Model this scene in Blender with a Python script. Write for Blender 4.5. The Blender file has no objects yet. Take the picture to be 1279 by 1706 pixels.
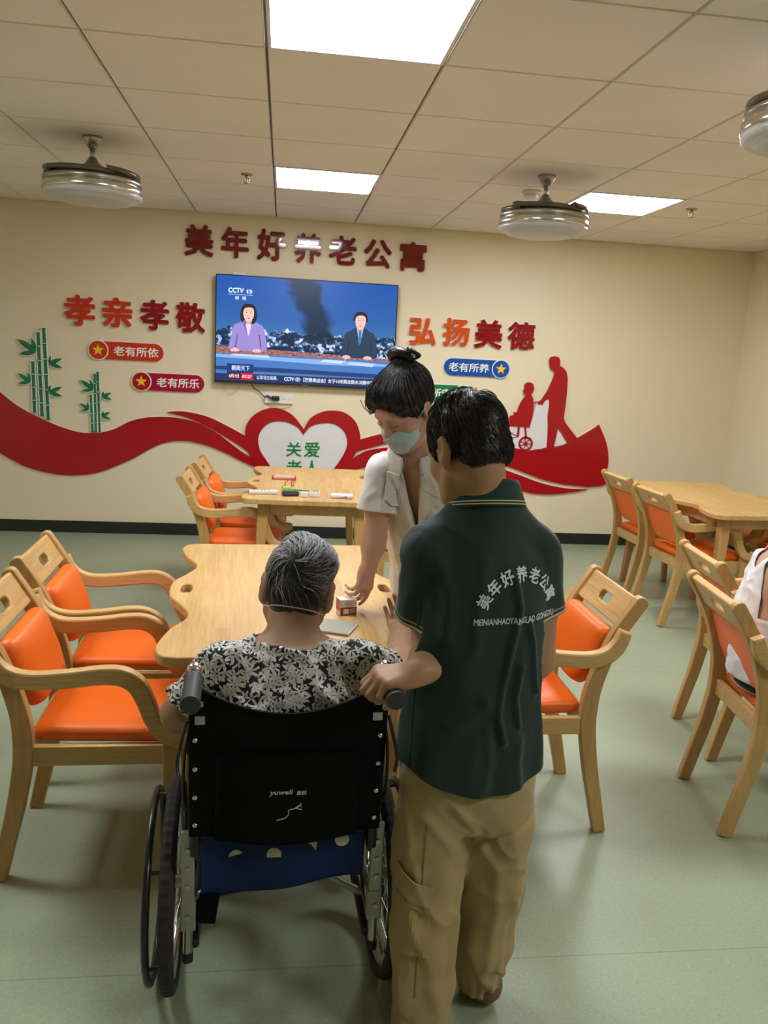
import bpy, bmesh, math, random
import numpy as np
from mathutils import Vector, Matrix, Euler
from mathutils.bvhtree import BVHTree

# ------------------------------------------------------------------ camera, world, exposure
SC = bpy.context.scene
COL = SC.collection
cam_data = bpy.data.cameras.new('camera')
cam = bpy.data.objects.new('camera', cam_data)
COL.objects.link(cam)
cam_data.sensor_fit = 'VERTICAL'
cam_data.sensor_height = 36.0
cam_data.lens = 1356.06 / 1706.0 * 36.0
cam_data.clip_start = 0.05
_p, _y, _r = -0.1919, 0.1302, 0.0527
_f = Vector((math.sin(_y)*math.cos(_p), math.cos(_y)*math.cos(_p), math.sin(_p)))
_rt = Vector((math.cos(_y), -math.sin(_y), 0.0))
_up = _rt.cross(_f)
_r2 = _rt*math.cos(_r) + _up*math.sin(_r)
_u2 = -_rt*math.sin(_r) + _up*math.cos(_r)
cam.matrix_world = Matrix(((_r2.x, _u2.x, -_f.x, 0.0), (_r2.y, _u2.y, -_f.y, 0.0), (_r2.z, _u2.z, -_f.z, 1.5752), (0, 0, 0, 1)))
SC.camera = cam
SC.view_settings.view_transform = 'Standard'
SC.view_settings.look = 'None'
SC.view_settings.gamma = 1.0
SC.view_settings.use_curve_mapping = False
SC.view_settings.exposure = 1.85
world = bpy.data.worlds.new('world')
SC.world = world
world.use_nodes = True
world.node_tree.nodes['Background'].inputs[0].default_value = (0.9, 0.93, 1.0, 1)
world.node_tree.nodes['Background'].inputs[1].default_value = 0.05
PANEL_POWER = 9.0           # emission of the ceiling panels
PANEL_COLOR = (0.93, 0.95, 1.0)

PI = math.pi
YW = 6.805                  # back wall
XR = 3.955                  # right wall
XL = -3.35                  # left wall
YF = -3.2                   # wall behind the camera
ZC = 2.584                  # ceiling
TILE = 0.62
TX0, TY0 = -0.708, 3.079    # a grid crossing

# ------------------------------------------------------------------ materials
def rgb(r, g, b):
    def c(v):
        v /= 255.0
        return v/12.92 if v <= 0.04045 else ((v+0.055)/1.055)**2.4
    return (c(r), c(g), c(b), 1.0)

class NT:
    """tiny node helper"""
    def __init__(self, name):
        self.m = bpy.data.materials.new(name)
        self.m.use_nodes = True
        self.t = self.m.node_tree
        self.b = self.t.nodes['Principled BSDF']
    def n(self, kind, **kw):
        nd = self.t.nodes.new(kind)
        for k, v in kw.items():
            if k.startswith('i_'):
                key = k[2:]
                key = int(key) if key.isdigit() else key.replace('_', ' ')
                nd.inputs[key].default_value = v
            else:
                setattr(nd, k, v)
        return nd
    def l(self, a, b):
        self.t.links.new(a, b)
    def ramp(self, fac, stops, interp='LINEAR'):
        r = self.n('ShaderNodeValToRGB')
        r.color_ramp.interpolation = interp
        e = r.color_ramp.elements
        while len(e) < len(stops):
            e.new(0.5)
        for el, (p, c) in zip(e, stops):
            el.position = p
            el.color = c if len(c) == 4 else (*c, 1)
        self.l(fac, r.inputs[0])
        return r.outputs[0]
    def coord(self, which='Object', scale=(1, 1, 1), rot=(0, 0, 0), loc=(0, 0, 0)):
        c = self.n('ShaderNodeTexCoord')
        mp = self.n('ShaderNodeMapping')
        mp.inputs['Scale'].default_value = scale
        mp.inputs['Rotation'].default_value = rot
        mp.inputs['Location'].default_value = loc
        self.l(c.outputs[which], mp.inputs[0])
        return mp.outputs[0]
    def noise(self, vec, scale, detail=3.0, rough=0.5, dist=0.0):
        n = self.n('ShaderNodeTexNoise')
        n.inputs['Scale'].default_value = scale
        n.inputs['Detail'].default_value = detail
        n.inputs['Roughness'].default_value = rough
        n.inputs['Distortion'].default_value = dist
        if vec is not None:
            self.l(vec, n.inputs['Vector'])
        return n.outputs[0]
    def bump(self, h, strength=0.2, dist=0.002, normal=None):
        b = self.n('ShaderNodeBump')
        b.inputs['Strength'].default_value = strength
        b.inputs['Distance'].default_value = dist
        self.l(h, b.inputs['Height'])
        if normal is not None:
            self.l(normal, b.inputs['Normal'])
        self.l(b.outputs[0], self.b.inputs['Normal'])
        return b.outputs[0]
    def mix(self, fac, a, b, mode='MIX'):
        m = self.n('ShaderNodeMix', data_type='RGBA', blend_type=mode)
        if isinstance(fac, (int, float)):
            m.inputs[0].default_value = fac
        else:
            self.l(fac, m.inputs[0])
        for s, v in ((6, a), (7, b)):
            if isinstance(v, tuple):
                m.inputs[s].default_value = v if len(v) == 4 else (*v, 1)
            else:
                self.l(v, m.inputs[s])
        return m.outputs[2]
    def math(self, op, a, b=None):
        m = self.n('ShaderNodeMath', operation=op)
        for s, v in ((0, a), (1, b)):
            if v is None: continue
            if isinstance(v, (int, float)):
                m.inputs[s].default_value = v
            else:
                self.l(v, m.inputs[s])
        return m.outputs[0]
    def set(self, color=None, rough=None, metal=None, spec=None, **kw):
        i = self.b.inputs
        if color is not None:
            if isinstance(color, tuple): i['Base Color'].default_value = color
            else: self.l(color, i['Base Color'])
        if rough is not None:
            if isinstance(rough, (int, float)): i['Roughness'].default_value = rough
            else: self.l(rough, i['Roughness'])
        if metal is not None: i['Metallic'].default_value = metal
        if spec is not None: i['Specular IOR Level'].default_value = spec
        for k, v in kw.items():
            i[k.replace('_', ' ')].default_value = v
        return self.m

def plain(name, color, rough=0.5, metal=0.0, var=0.06, vscale=9.0, bump=0.0, bscale=200.0, spec=0.5):
    """a plain surface with slight procedural variation of tone"""
    t = NT(name)
    v = t.coord('Object')
    f = t.noise(v, vscale, 3)
    d = tuple(max(0, c*(1-var)) for c in color[:3]) + (1,)
    u = tuple(min(1, c*(1+var)) for c in color[:3]) + (1,)
    c = t.ramp(f, [(0.3, d), (0.7, u)])
    t.set(c, rough, metal, spec)
    if bump:
        t.bump(t.noise(v, bscale, 2), bump, 0.001)
    return t.m

def emit(name, color, strength=1.0):
    t = NT(name)
    t.set((0, 0, 0, 1), 0.4)
    t.b.inputs['Emission Color'].default_value = color
    t.b.inputs['Emission Strength'].default_value = strength
    return t.m

def wood_material(name, axis, light, dark, scale=1.0, rough=0.42):
    """rubberwood, grain along an axis of the object, glued from staves"""
    t = NT(name)
    st = [9.0, 9.0, 9.0]; st[axis] = 0.9
    v = t.coord('Object', tuple(s*scale for s in st))
    g = t.noise(v, 4.0, 5, 0.6, 0.6)
    v2 = t.coord('Object', tuple((60.0 if i != axis else 2.5)*scale for i in range(3)))
    g2 = t.noise(v2, 2.0, 3, 0.6)
    # staves
    br = t.n('ShaderNodeTexBrick')
    rot = (0, 0, PI/2) if axis == 1 else ((0, PI/2, 0) if axis == 2 else (0, 0, 0))
    v3 = t.coord('Object', (1, 1, 1), rot)
    t.l(v3, br.inputs['Vector'])
    br.inputs['Color1'].default_value = (0.12, 0.12, 0.12, 1)
    br.inputs['Color2'].default_value = (0.88, 0.88, 0.88, 1)
    br.inputs['Mortar'].default_value = (0.3, 0.3, 0.3, 1)
    br.inputs['Scale'].default_value = 1.0
    br.inputs['Mortar Size'].default_value = 0.0006
    br.inputs['Brick Width'].default_value = 0.42
    br.inputs['Row Height'].default_value = 0.048
    f = t.mix(0.45, t.ramp(g, [(0.3, (0, 0, 0)), (0.72, (1, 1, 1))]), br.outputs[0])
    f = t.mix(0.25, f, t.ramp(g2, [(0.35, (0, 0, 0)), (0.6, (1, 1, 1))]))
    c = t.ramp(f, [(0.1, dark), (0.9, light)])
    t.set(c, rough)
    t.bump(g2, 0.06, 0.001)
    return t.m

M = {}
M['wall'] = plain('cream_wall_paint', (0.755, 0.66, 0.455, 1), 0.55, var=0.02, vscale=1.5, bump=0.06, bscale=350)
M['ceil'] = plain('ceiling_board', (0.86, 0.795, 0.725, 1), 0.75, var=0.03, vscale=2.0, bump=0.1, bscale=300)
M['ceil_gap'] = plain('ceiling_joint', (0.13, 0.105, 0.075, 1), 0.7)
M['skirting'] = plain('dark_skirting', (0.012, 0.017, 0.015, 1), 0.35)
M['red_ribbon'] = plain('red_acrylic', (0.37, 0.002, 0.007, 1), 0.25, var=0.03, vscale=2)
M['maroon'] = plain('maroon_acrylic', (0.16, 0.008, 0.006, 1), 0.06, var=0.03)
M['deep_red'] = plain('deep_red_acrylic', (0.26, 0.006, 0.008, 1), 0.12, var=0.03)
M['orange_red'] = plain('orange_red_acrylic', (0.56, 0.04, 0.012, 1), 0.12, var=0.03)
M['orange_sign'] = plain('orange_acrylic', (0.62, 0.075, 0.010, 1), 0.15, var=0.03)
M['crimson'] = plain('crimson_acrylic', (0.38, 0.004, 0.040, 1), 0.15, var=0.03)
M['blue_sign'] = plain('blue_acrylic', (0.010, 0.080, 0.36, 1), 0.15, var=0.03)
M['green_sign'] = plain('green_acrylic', (0.012, 0.20, 0.055, 1), 0.15, var=0.03)
M['bamboo'] = plain('bamboo_green_print', (0.010, 0.16, 0.060, 1), 0.3, var=0.15, vscale=20)
M['white_pvc'] = plain('white_pvc_board', (0.80, 0.80, 0.76, 1), 0.4, var=0.02)
M['pale_pvc'] = plain('pale_pvc_board', (0.70, 0.69, 0.68, 1), 0.35, var=0.02)
M['yellow'] = plain('yellow_print', (0.85, 0.52, 0.02, 1), 0.3, var=0.03)
M['black_plastic'] = plain('black_plastic', (0.012, 0.012, 0.013, 1), 0.35)
M['white_plastic'] = plain('white_plastic', (0.72, 0.71, 0.68, 1), 0.3, var=0.02)
M['grey_plastic'] = plain('grey_plastic', (0.16, 0.16, 0.165, 1), 0.4)
M['chrome'] = plain('chrome', (0.70, 0.69, 0.66, 1), 0.16, 1.0, var=0.03)
M['nickel'] = plain('brushed_nickel', (0.42, 0.39, 0.34, 1), 0.30, 1.0, var=0.05)
M['brass'] = plain('sprinkler_brass', (0.36, 0.31, 0.22, 1), 0.3, 1.0)
M['wood_x'] = wood_material('rubberwood_grain_x', 0, (0.65, 0.425, 0.165, 1), (0.43, 0.238, 0.072, 1))
M['wood_y'] = wood_material('rubberwood_grain_y', 1, (0.65, 0.425, 0.165, 1), (0.43, 0.238, 0.072, 1))
M['wood_z'] = wood_material('rubberwood_grain_z', 2, (0.56, 0.345, 0.125, 1), (0.41, 0.225, 0.068, 1))

def _floor():
    t = NT('green_speckled_vinyl')
    v = t.coord('Object')
    big = t.noise(v, 1.3, 3)
    base = t.ramp(big, [(0.3, (0.262, 0.308, 0.206, 1)), (0.7, (0.296, 0.342, 0.232, 1))])
    mid = t.noise(v, 90, 3, 0.7)
    base = t.mix(t.ramp(mid, [(0.35, (0, 0, 0)), (0.75, (0.55, 0.55, 0.55))]), base, (0.37, 0.425, 0.285, 1))
    vo = t.n('ShaderNodeTexVoronoi'); t.l(v, vo.inputs['Vector']); vo.inputs['Scale'].default_value = 125
    wn = t.n('ShaderNodeTexWhiteNoise'); t.l(vo.outputs['Color'], wn.inputs['Vector'])
    keep = t.math('GREATER_THAN', wn.outputs['Value'], 0.62)
    dot = t.math('LESS_THAN', vo.outputs['Distance'], 0.20)
    base = t.mix(t.math('MULTIPLY', t.math('MULTIPLY', keep, dot), 0.5), base, (0.54, 0.57, 0.45, 1))
    keep2 = t.math('LESS_THAN', wn.outputs['Value'], 0.25)
    base = t.mix(t.math('MULTIPLY', t.math('MULTIPLY', keep2, dot), 0.40), base, (0.12, 0.15, 0.10, 1))
    # welded seams every 2 m
    sx = t.n('ShaderNodeSeparateXYZ'); t.l(v, sx.inputs[0])
    yy = t.math('ADD', sx.outputs[1], 200.0 - 1.853)
    fr = t.math('ABSOLUTE', t.math('SUBTRACT', t.math('MODULO', t.math('ADD', yy, 1.0), 2.0), 1.0))
    seam = t.math('LESS_THAN', fr, 0.0016)
    base = t.mix(t.math('MULTIPLY', seam, 0.6), base, (0.13, 0.16, 0.10, 1))
    t.set(base, t.ramp(t.noise(v, 30, 2), [(0.2, (0.30, 0.30, 0.30)), (0.8, (0.40, 0.40, 0.40))]), spec=0.45)
    t.bump(t.noise(v, 140, 2), 0.08, 0.001)
    return t.m
M['floor'] = _floor()

# ------------------------------------------------------------------ mesh helpers
def catmull(pts, n=6, closed=False):
    P = [np.array(p, float) for p in pts]
    N = len(P); out = []
    rng = range(N) if closed else range(N-1)
    for i in rng:
        if closed:
            a, b, c, d = P[(i-1) % N], P[i], P[(i+1) % N], P[(i+2) % N]
        else:
            b, c = P[i], P[i+1]
            a = P[i-1] if i > 0 else 2*b-c
            d = P[i+2] if i+2 < N else 2*c-b
        for k in range(n):
            t = k/n
            out.append(0.5*((2*b)+(c-a)*t+(2*a-5*b+4*c-d)*t*t+(3*b-a-3*c+d)*t**3))
    if not closed: out.append(P[-1])
    return [tuple(float(x) for x in q) for q in out]

class MB:
    """collects shapes, then links them as ONE mesh object"""
    def __init__(self):
        self.v = []; self.f = []; self.mi = []; self.sm = []
    def add(self, verts, faces, mi=0, smooth=False, mat=None):
        o = len(self.v)
        if mat is not None:
            verts = [tuple(mat @ Vector(p)) for p in verts]
        self.v += [tuple(p) for p in verts]
        self.f += [tuple(i+o for i in f) for f in faces]
        self.mi += [mi]*len(faces); self.sm += [smooth]*len(faces)
        return self
    def box(self, c, s, rot=None, mi=0, taper=None):
        x, y, z = (q/2 for q in s)
        tp = taper or (1, 1)
        vs = [(-x*tp[0], -y*tp[1], -z), (x*tp[0], -y*tp[1], -z), (x*tp[0], y*tp[1], -z), (-x*tp[0], y*tp[1], -z), (-x, -y, z), (x, -y, z), (x, y, z), (-x, y, z)]
        fs = [(0, 3, 2, 1), (4, 5, 6, 7), (0, 1, 5, 4), (1, 2, 6, 5), (2, 3, 7, 6), (3, 0, 4, 7)]
        m = Matrix.Translation(c)
        if rot is not None: m = m @ Euler(rot).to_matrix().to_4x4()
        return self.add(vs, fs, mi, False, m)
    def loft(self, rings, mi=0, smooth=True, caps=True, closed=False):
        n = len(rings[0]); vs = [p for r in rings for p in r]; fs = []
        R = len(rings)
        for i in range(R if closed else R-1):
            for j in range(n):
                a = i*n+j; b = i*n+(j+1) % n
                c = ((i+1) % R)*n+(j+1) % n; d = ((i+1) % R)*n+j
                fs.append((a, b, c, d))
        self.add(vs, fs, mi, smooth)
        if caps and not closed:
            self.add(rings[0], [tuple(range(n))[::-1]], mi, False)
            self.add(rings[-1], [tuple(range(n))], mi, False)
        return self
    def tube(self, pts, r, n=10, mi=0, caps=True, closed=False, smooth=True, flat=None):
        """round tube along pts; r number or list; flat=(axis vector, ratio) squashes it"""
        P = [Vector(p) for p in pts]; N = len(P)
        rs = list(r) if hasattr(r, '__len__') else [r]*N
        rings = []; up = None
        for i in range(N):
            if closed: d = P[(i+1) % N]-P[i-1]
            else: d = P[min(i+1, N-1)]-P[max(i-1, 0)]
            d.normalize()
            if up is None:
                up = Vector((0, 0, 1)) if abs(d.z) < 0.9 else Vector((1, 0, 0))
            s = d.cross(up)
            if s.length < 1e-6: s = d.orthogonal()
            s.normalize(); up = s.cross(d).normalized()
            ring = []
            for k in range(n):
                a = 2*PI*k/n
                q = s*math.cos(a)*rs[i]+up*math.sin(a)*rs[i]
                if flat is not None:
                    ax = Vector(flat[0]).normalized()
                    q = q-ax*(q.dot(ax))*(1-flat[1])
                ring.append(tuple(P[i]+q))
            rings.append(ring)
        return self.loft(rings, mi, smooth, caps, closed)
    def bar(self, pts, w, h, side, mi=0, caps=True, closed=False):
        """rectangular section bar along pts: w across along `side`, h in the other direction"""
        P = [Vector(p) for p in pts]; N = len(P); sd = Vector(side).normalized(); rings = []
        hs = list(h) if hasattr(h, '__len__') else [h]*N
        for i in range(N):
            d = (P[(i+1) % N]-P[i-1]) if closed else P[min(i+1, N-1)]-P[max(i-1, 0)]
            d.normalize(); u = sd.cross(d).normalized()
            hh = hs[i]
            rings.append([tuple(P[i]+sd*a*w/2+u*b*hh/2) for a, b in ((-1, -1), (1, -1), (1, 1), (-1, 1))])
        return self.loft(rings, mi, False, caps, closed)
    def lathe(self, prof, n=32, mi=0, smooth=True, m=None):
        """prof: (r, z) pairs around z"""
        vs = []; fs = []; N = len(prof)
        for r, z in prof:
            for k in range(n):
                a = 2*PI*k/n
                vs.append((r*math.cos(a), r*math.sin(a), z))
        for i in range(N-1):
            for k in range(n):
                fs.append((i*n+k, i*n+(k+1) % n, (i+1)*n+(k+1) % n, (i+1)*n+k))
        return self.add(vs, fs, mi, smooth, m)
    def sphere(self, c, r, n=16, mi=0, s=(1, 1, 1)):
        prof = [(max(1e-5, math.sin(PI*i/n)), -math.cos(PI*i/n)) for i in range(n+1)]
        return self.lathe(prof, n*2, mi, True, Matrix.Translation(c) @ Matrix.Diagonal((r*s[0], r*s[1], r*s[2], 1)))
    def build(self, name, mats, parent=None, bevel=0, segs=2, merge=False, angle=35):
        me = bpy.data.meshes.new(name)
        me.from_pydata(self.v, [], self.f)
        if not isinstance(mats, (list, tuple)): mats = [mats]
        for m in mats: me.materials.append(M[m] if isinstance(m, str) else m)
        me.polygons.foreach_set('material_index', self.mi)
        me.polygons.foreach_set('use_smooth', self.sm)
        if merge:
            bm = bmesh.new(); bm.from_mesh(me)
            bmesh.ops.remove_doubles(bm, verts=bm.verts, dist=1e-5)
            bm.to_mesh(me); bm.free()
        me.update()
        o = bpy.data.objects.new(name, me)
        COL.objects.link(o)
        if parent is not None: o.parent = parent
        if bevel:
            b = o.modifiers.new('bevel', 'BEVEL')
            b.width = bevel; b.segments = segs; b.limit_method = 'ANGLE'; b.angle_limit = math.radians(angle)
            b.harden_normals = False
        return o

def curve_solid(outlines, depth, bevel=0.0, res=2, closed=True):
    """solid plate from 2D outlines (outer + holes) in XY, z from 0 to depth"""
    cu = bpy.data.curves.new('tmp', 'CURVE')
    cu.dimensions = '2D'; cu.fill_mode = 'BOTH'
    for ol in outlines:
        sp = cu.splines.new('POLY'); sp.points.add(len(ol)-1)
        for p, q in zip(sp.points, ol): p.co = (q[0], q[1], 0, 1)
        sp.use_cyclic_u = True
    cu.extrude = max(1e-5, depth/2-bevel); cu.bevel_depth = bevel; cu.bevel_resolution = res
    if bevel: cu.offset = -bevel
    return _curve_arrays(cu, depth/2)

def _curve_arrays(cu, dz):
    ob = bpy.data.objects.new('tmp', cu)
    COL.objects.link(ob)
    dg = bpy.context.evaluated_depsgraph_get(); dg.update()
    me = ob.evaluated_get(dg).to_mesh()
    vs = [(v.co.x, v.co.y, v.co.z+dz) for v in me.vertices]
    fs = [tuple(p.vertices) for p in me.polygons]
    ob.evaluated_get(dg).to_mesh_clear()
    bpy.data.objects.remove(ob); bpy.data.curves.remove(cu)
    return vs, fs

def text_solid(s, box, depth, bold=0.0, keep_aspect=False, shear=0.0):
    """lettering as arrays in XY centred on the box (w, h), z from 0 to depth; bold thickens the strokes"""
    cu = bpy.data.curves.new('tmp', 'FONT')
    cu.body = s; cu.size = 1.0; cu.extrude = 0.01; cu.shear = shear
    cu.resolution_u = 2
    v0, f0 = _curve_arrays(cu, 0)
    a = np.array(v0)
    if bold > 0:
        n = len(a); parts = []; fs = []
        sh = [(0, 0)]+[(math.cos(2*PI*k/8), math.sin(2*PI*k/8)) for k in range(8)]
        for j, (dx, dy) in enumerate(sh):
            parts.append(a+np.array([dx*bold, dy*bold, 0])); fs += [tuple(i+j*n for i in f) for f in f0]
        a = np.concatenate(parts)
    else:
        fs = f0
    lo, hi = a.min(0), a.max(0)
    w, h = box
    sx = w/max(1e-6, hi[0]-lo[0]); sy = h/max(1e-6, hi[1]-lo[1])
    if keep_aspect: sx = sy = min(sx, sy)
    a[:, 0] = (a[:, 0]-(lo[0]+hi[0])/2)*sx
    a[:, 1] = (a[:, 1]-(lo[1]+hi[1])/2)*sy
    a[:, 2] = (a[:, 2]-lo[2])/(hi[2]-lo[2])*depth
    if bold > 0: a[:, 2] += np.repeat(np.arange(9), len(a)//9)*max(depth*0.01, 2e-5)
    return [tuple(map(float, q)) for q in a], fs

# ------------------------------------------------------------------ scene objects
def tag(o, label, cat, group=None):
    o['label'] = label; o['category'] = cat
    if group: o['group'] = group
    return o
def thing(name, label, cat, loc=(0, 0, 0), rz=0.0, group=None):
    o = bpy.data.objects.new(name, None)
    COL.objects.link(o)
    o.empty_display_size = 0.1
    o.location = loc; o.rotation_euler = (0, 0, rz)
    return tag(o, label, cat, group)
def struct(o):
    o['kind'] = 'structure'
    return o
def copy_tree(o, parent=None):
    c = o.copy(); COL.objects.link(c)
    if parent is not None:
        c.parent = parent
    for ch in list(o.children):
        copy_tree(ch, c)
    return c
WALLM = Matrix(((1, 0, 0, 0), (0, 0, -1, YW), (0, 1, 0, 0), (0, 0, 0, 1)))   # XY of a plate onto the back wall, z of the plate towards the room
# wall decoration outlines, metres on the back wall (x, z)
RIB_TOP = [(-2.546, 1.442),(-2.372, 1.261),(-2.208, 1.121),(-2.124, 1.051),(-2.026, 0.988),(-1.869, 0.911),(-1.725, 0.857),(-1.593, 0.827),(-1.46, 0.832),(-1.342, 0.865),(-1.222, 0.931),(-1.103, 0.966),(-0.968, 0.98),(-0.817, 0.974),(-0.666, 0.938),(-0.512, 0.859),(-0.464, 0.823),(-0.309, 0.712),(-0.201, 0.653)]
RIB_BOT = [(-2.571, 0.897),(-2.393, 0.754),(-2.225, 0.639),(-2.14, 0.589),(-2.04, 0.538),(-1.909, 0.5),(-1.763, 0.478),(-1.615, 0.48),(-1.465, 0.508),(-1.315, 0.571),(-1.194, 0.63),(-1.074, 0.705),(-0.968, 0.76),(-0.862, 0.786),(-0.741, 0.788),(-0.588, 0.755),(-0.433, 0.697),(-0.493, 0.728),(-0.339, 0.648),(-0.184, 0.583),(-0.059, 0.54)]
RIB2_TOP = [(-0.923, 1.021),(-0.797, 1.031),(-0.617, 1.001),(-0.465, 0.938),(-0.297, 0.852),(-0.203, 0.786)]
RIB2_BOT = [(-0.923, 1.018),(-0.767, 0.982),(-0.616, 0.921),(-0.464, 0.841),(-0.31, 0.748),(-0.208, 0.661)]
HEART = [(0.182, 0.926),(0.13, 0.994),(0.066, 1.053),(-0.027, 1.088),(-0.118, 1.084),(-0.209, 1.041),(-0.269, 0.977),(-0.295, 0.907),(-0.293, 0.814),(-0.263, 0.706),(-0.191, 0.583),(-0.088, 0.459),(0.041, 0.335),(0.177, 0.243),(0.324, 0.36),(0.445, 0.493),(0.551, 0.624),(0.625, 0.746),(0.655, 0.858),(0.64, 0.944),(0.597, 1.021),(0.516, 1.077),(0.421, 1.091),(0.329, 1.075),(0.237, 1.022)]
HEART_IN = [(0.18, 0.879),(0.132, 0.939),(0.053, 0.975),(-0.024, 0.984),(-0.1, 0.966),(-0.16, 0.912),(-0.189, 0.833),(-0.172, 0.74),(-0.124, 0.664),(-0.068, 0.587),(0.037, 0.463),(0.178, 0.356),(0.304, 0.456),(0.388, 0.539),(0.441, 0.601),(0.493, 0.678),(0.537, 0.767),(0.545, 0.846),(0.514, 0.924),(0.442, 0.976),(0.348, 0.984),(0.24, 0.952)]
RIBR1 = [(0.636, 0.853),(0.831, 0.913),(1.091, 0.971),(1.416, 0.941),(1.42, 0.88),(1.097, 0.884),(0.797, 0.808),(0.601, 0.746)]
RIBR2 = [(0.565, 0.665),(0.657, 0.737),(0.782, 0.784),(1.1, 0.82),(1.393, 0.807),(1.594, 0.739),(1.598, 0.677),(1.271, 0.674),(1.028, 0.673),(0.789, 0.645),(0.6, 0.591),(0.442, 0.565)]
BOAT = [(1.111, 1.045),(1.44, 0.956),(1.738, 0.903),(1.922, 0.87),(2.007, 0.844),(2.142, 0.833),(2.275, 0.843),(2.407, 0.872),(2.535, 0.942),(2.647, 1.012),(2.725, 1.069),(2.777, 0.985),(2.823, 0.872),(2.845, 0.757),(2.841, 0.665),(2.841, 0.548),(2.681, 0.518),(2.474, 0.532),(2.266, 0.571),(2.058, 0.639),(1.878, 0.698),(1.613, 0.81),(1.281, 0.909)]
KEEL = [(1.282, 0.885),(1.616, 0.778),(1.881, 0.662),(2.061, 0.603),(2.269, 0.538),(2.477, 0.502),(2.683, 0.498),(2.582, 0.473),(2.397, 0.446),(2.244, 0.441),(2.108, 0.459),(1.902, 0.51),(1.628, 0.608)]
WALKER = [(2.225, 1.591),(2.233, 1.618),(2.276, 1.63),(2.31, 1.619),(2.326, 1.585),(2.321, 1.554),(2.359, 1.535),(2.387, 1.505),(2.402, 1.451),(2.407, 1.34),(2.406, 1.228),(2.4, 1.115),(2.416, 1.076),(2.45, 1.037),(2.539, 0.943),(2.506, 0.892),(2.459, 0.894),(2.396, 0.986),(2.358, 1.036),(2.349, 0.951),(2.334, 0.856),(2.328, 0.82),(2.21, 0.816),(2.212, 0.836),(2.271, 0.854),(2.27, 0.932),(2.266, 1.029),(2.255, 1.125),(2.262, 1.254),(2.245, 1.277),(2.213, 1.243),(2.204, 1.216),(2.16, 1.22),(2.156, 1.236),(2.187, 1.258),(2.23, 1.332),(2.267, 1.428),(2.284, 1.495),(2.266, 1.512),(2.241, 1.525),(2.234, 1.553)]
SITTER = [(2.028, 1.378),(2.042, 1.396),(2.075, 1.403),(2.104, 1.389),(2.117, 1.35),(2.108, 1.318),(2.094, 1.3),(2.117, 1.263),(2.127, 1.184),(2.121, 1.103),(2.105, 1.019),(2.075, 1.021),(2.09, 0.925),(2.074, 0.924),(2.059, 1.021),(2.019, 1.022),(2.019, 0.938),(1.999, 0.938),(2.002, 1.022),(1.926, 1.023),(1.92, 1.095),(1.927, 1.111),(1.959, 1.119),(1.952, 1.141),(1.982, 1.146),(1.994, 1.194),(2.015, 1.242),(2.044, 1.283),(2.047, 1.299),(2.027, 1.303),(2.022, 1.33),(2.03, 1.346)]
BACKING = [(1.856, 1.076),(1.942, 1.024),(2.126, 1.104),(2.148, 1.229),(2.256, 1.261),(2.264, 1.11),(2.278, 0.851),(2.11, 0.819),(1.941, 0.846),(1.874, 0.855)]
BACKING2 = [(2.337, 0.866),(2.352, 1.024),(2.448, 0.897),(2.407, 0.876)]
HANDLE = [(2.12, 1.228),(2.147, 1.239),(2.18, 1.24)]
WHEEL = [(2.083, 0.879),(2.146, 0.882)]
FRONTW = [(1.92, 0.894),(1.947, 0.895)]
FRAME = [(1.93, 0.975),(2.008, 0.938),(1.935, 0.919)]
TITLE = [('美', -0.681, 2.367, 0.23, 0.248),('年', -0.403, 2.37, 0.224, 0.241),('好', -0.119, 2.372, 0.232, 0.247),('养', 0.168, 2.364, 0.22, 0.24),('老', 0.444, 2.367, 0.231, 0.231),('公', 0.727, 2.359, 0.234, 0.231),('寓', 1.014, 2.356, 0.226, 0.237)]
MOTTO_L = [('孝', -1.591, 1.784, 0.246, 0.243),('亲', -1.305, 1.784, 0.239, 0.239),('孝', -1.02, 1.78, 0.232, 0.243),('敬', -0.742, 1.776, 0.241, 0.243)]
MOTTO_R = [('弘', 1.131, 1.772, 0.235, 0.226),('扬', 1.413, 1.78, 0.233, 0.234),('美', 1.688, 1.779, 0.245, 0.244),('德', 1.968, 1.779, 0.242, 0.236)]
PILLS = [(-1.236, 1.492, 0.59, 0.178),(-0.91, 1.259, 0.58, 0.162),(1.602, 1.497, 0.567, 0.162),(1.296, 1.272, 0.564, 0.159)]
PILLDISC = [(-1.455, 1.487),(-1.124, 1.257),(1.816, 1.498),(1.506, 1.275)]
HTEXT = [('关', 0.106, 0.754, 0.139, 0.133),('爱', 0.255, 0.758, 0.141, 0.137),('老', 0.111, 0.602, 0.14, 0.135),('人', 0.26, 0.607, 0.141, 0.135)]
BAMA = [(-1.864, 1.638),(-1.847, 0.915),(-1.908, 1.603),(-1.894, 0.941),(-1.953, 1.376),(-1.95, 0.968)]
BAMB = [(-1.461, 1.32),(-1.453, 0.832),(-1.486, 1.3),(-1.483, 0.831),(-1.518, 1.134),(-1.509, 0.83)]
LEAFA = [((-1.926, 1.452),(-2.065, 1.54)),((-1.926, 1.46),(-1.959, 1.553)),((-1.926, 1.445),(-2.055, 1.427)),((-1.976, 1.214),(-2.071, 1.276)),((-1.976, 1.218),(-1.991, 1.287)),((-1.976, 1.209),(-2.067, 1.199)),((-1.831, 1.364),(-1.73, 1.408)),((-1.834, 1.369),(-1.815, 1.426)),((-1.831, 1.359),(-1.729, 1.334)),((-1.837, 1.138),(-1.735, 1.185)),((-1.84, 1.141),(-1.824, 1.199)),((-1.837, 1.131),(-1.736, 1.113))]
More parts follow.
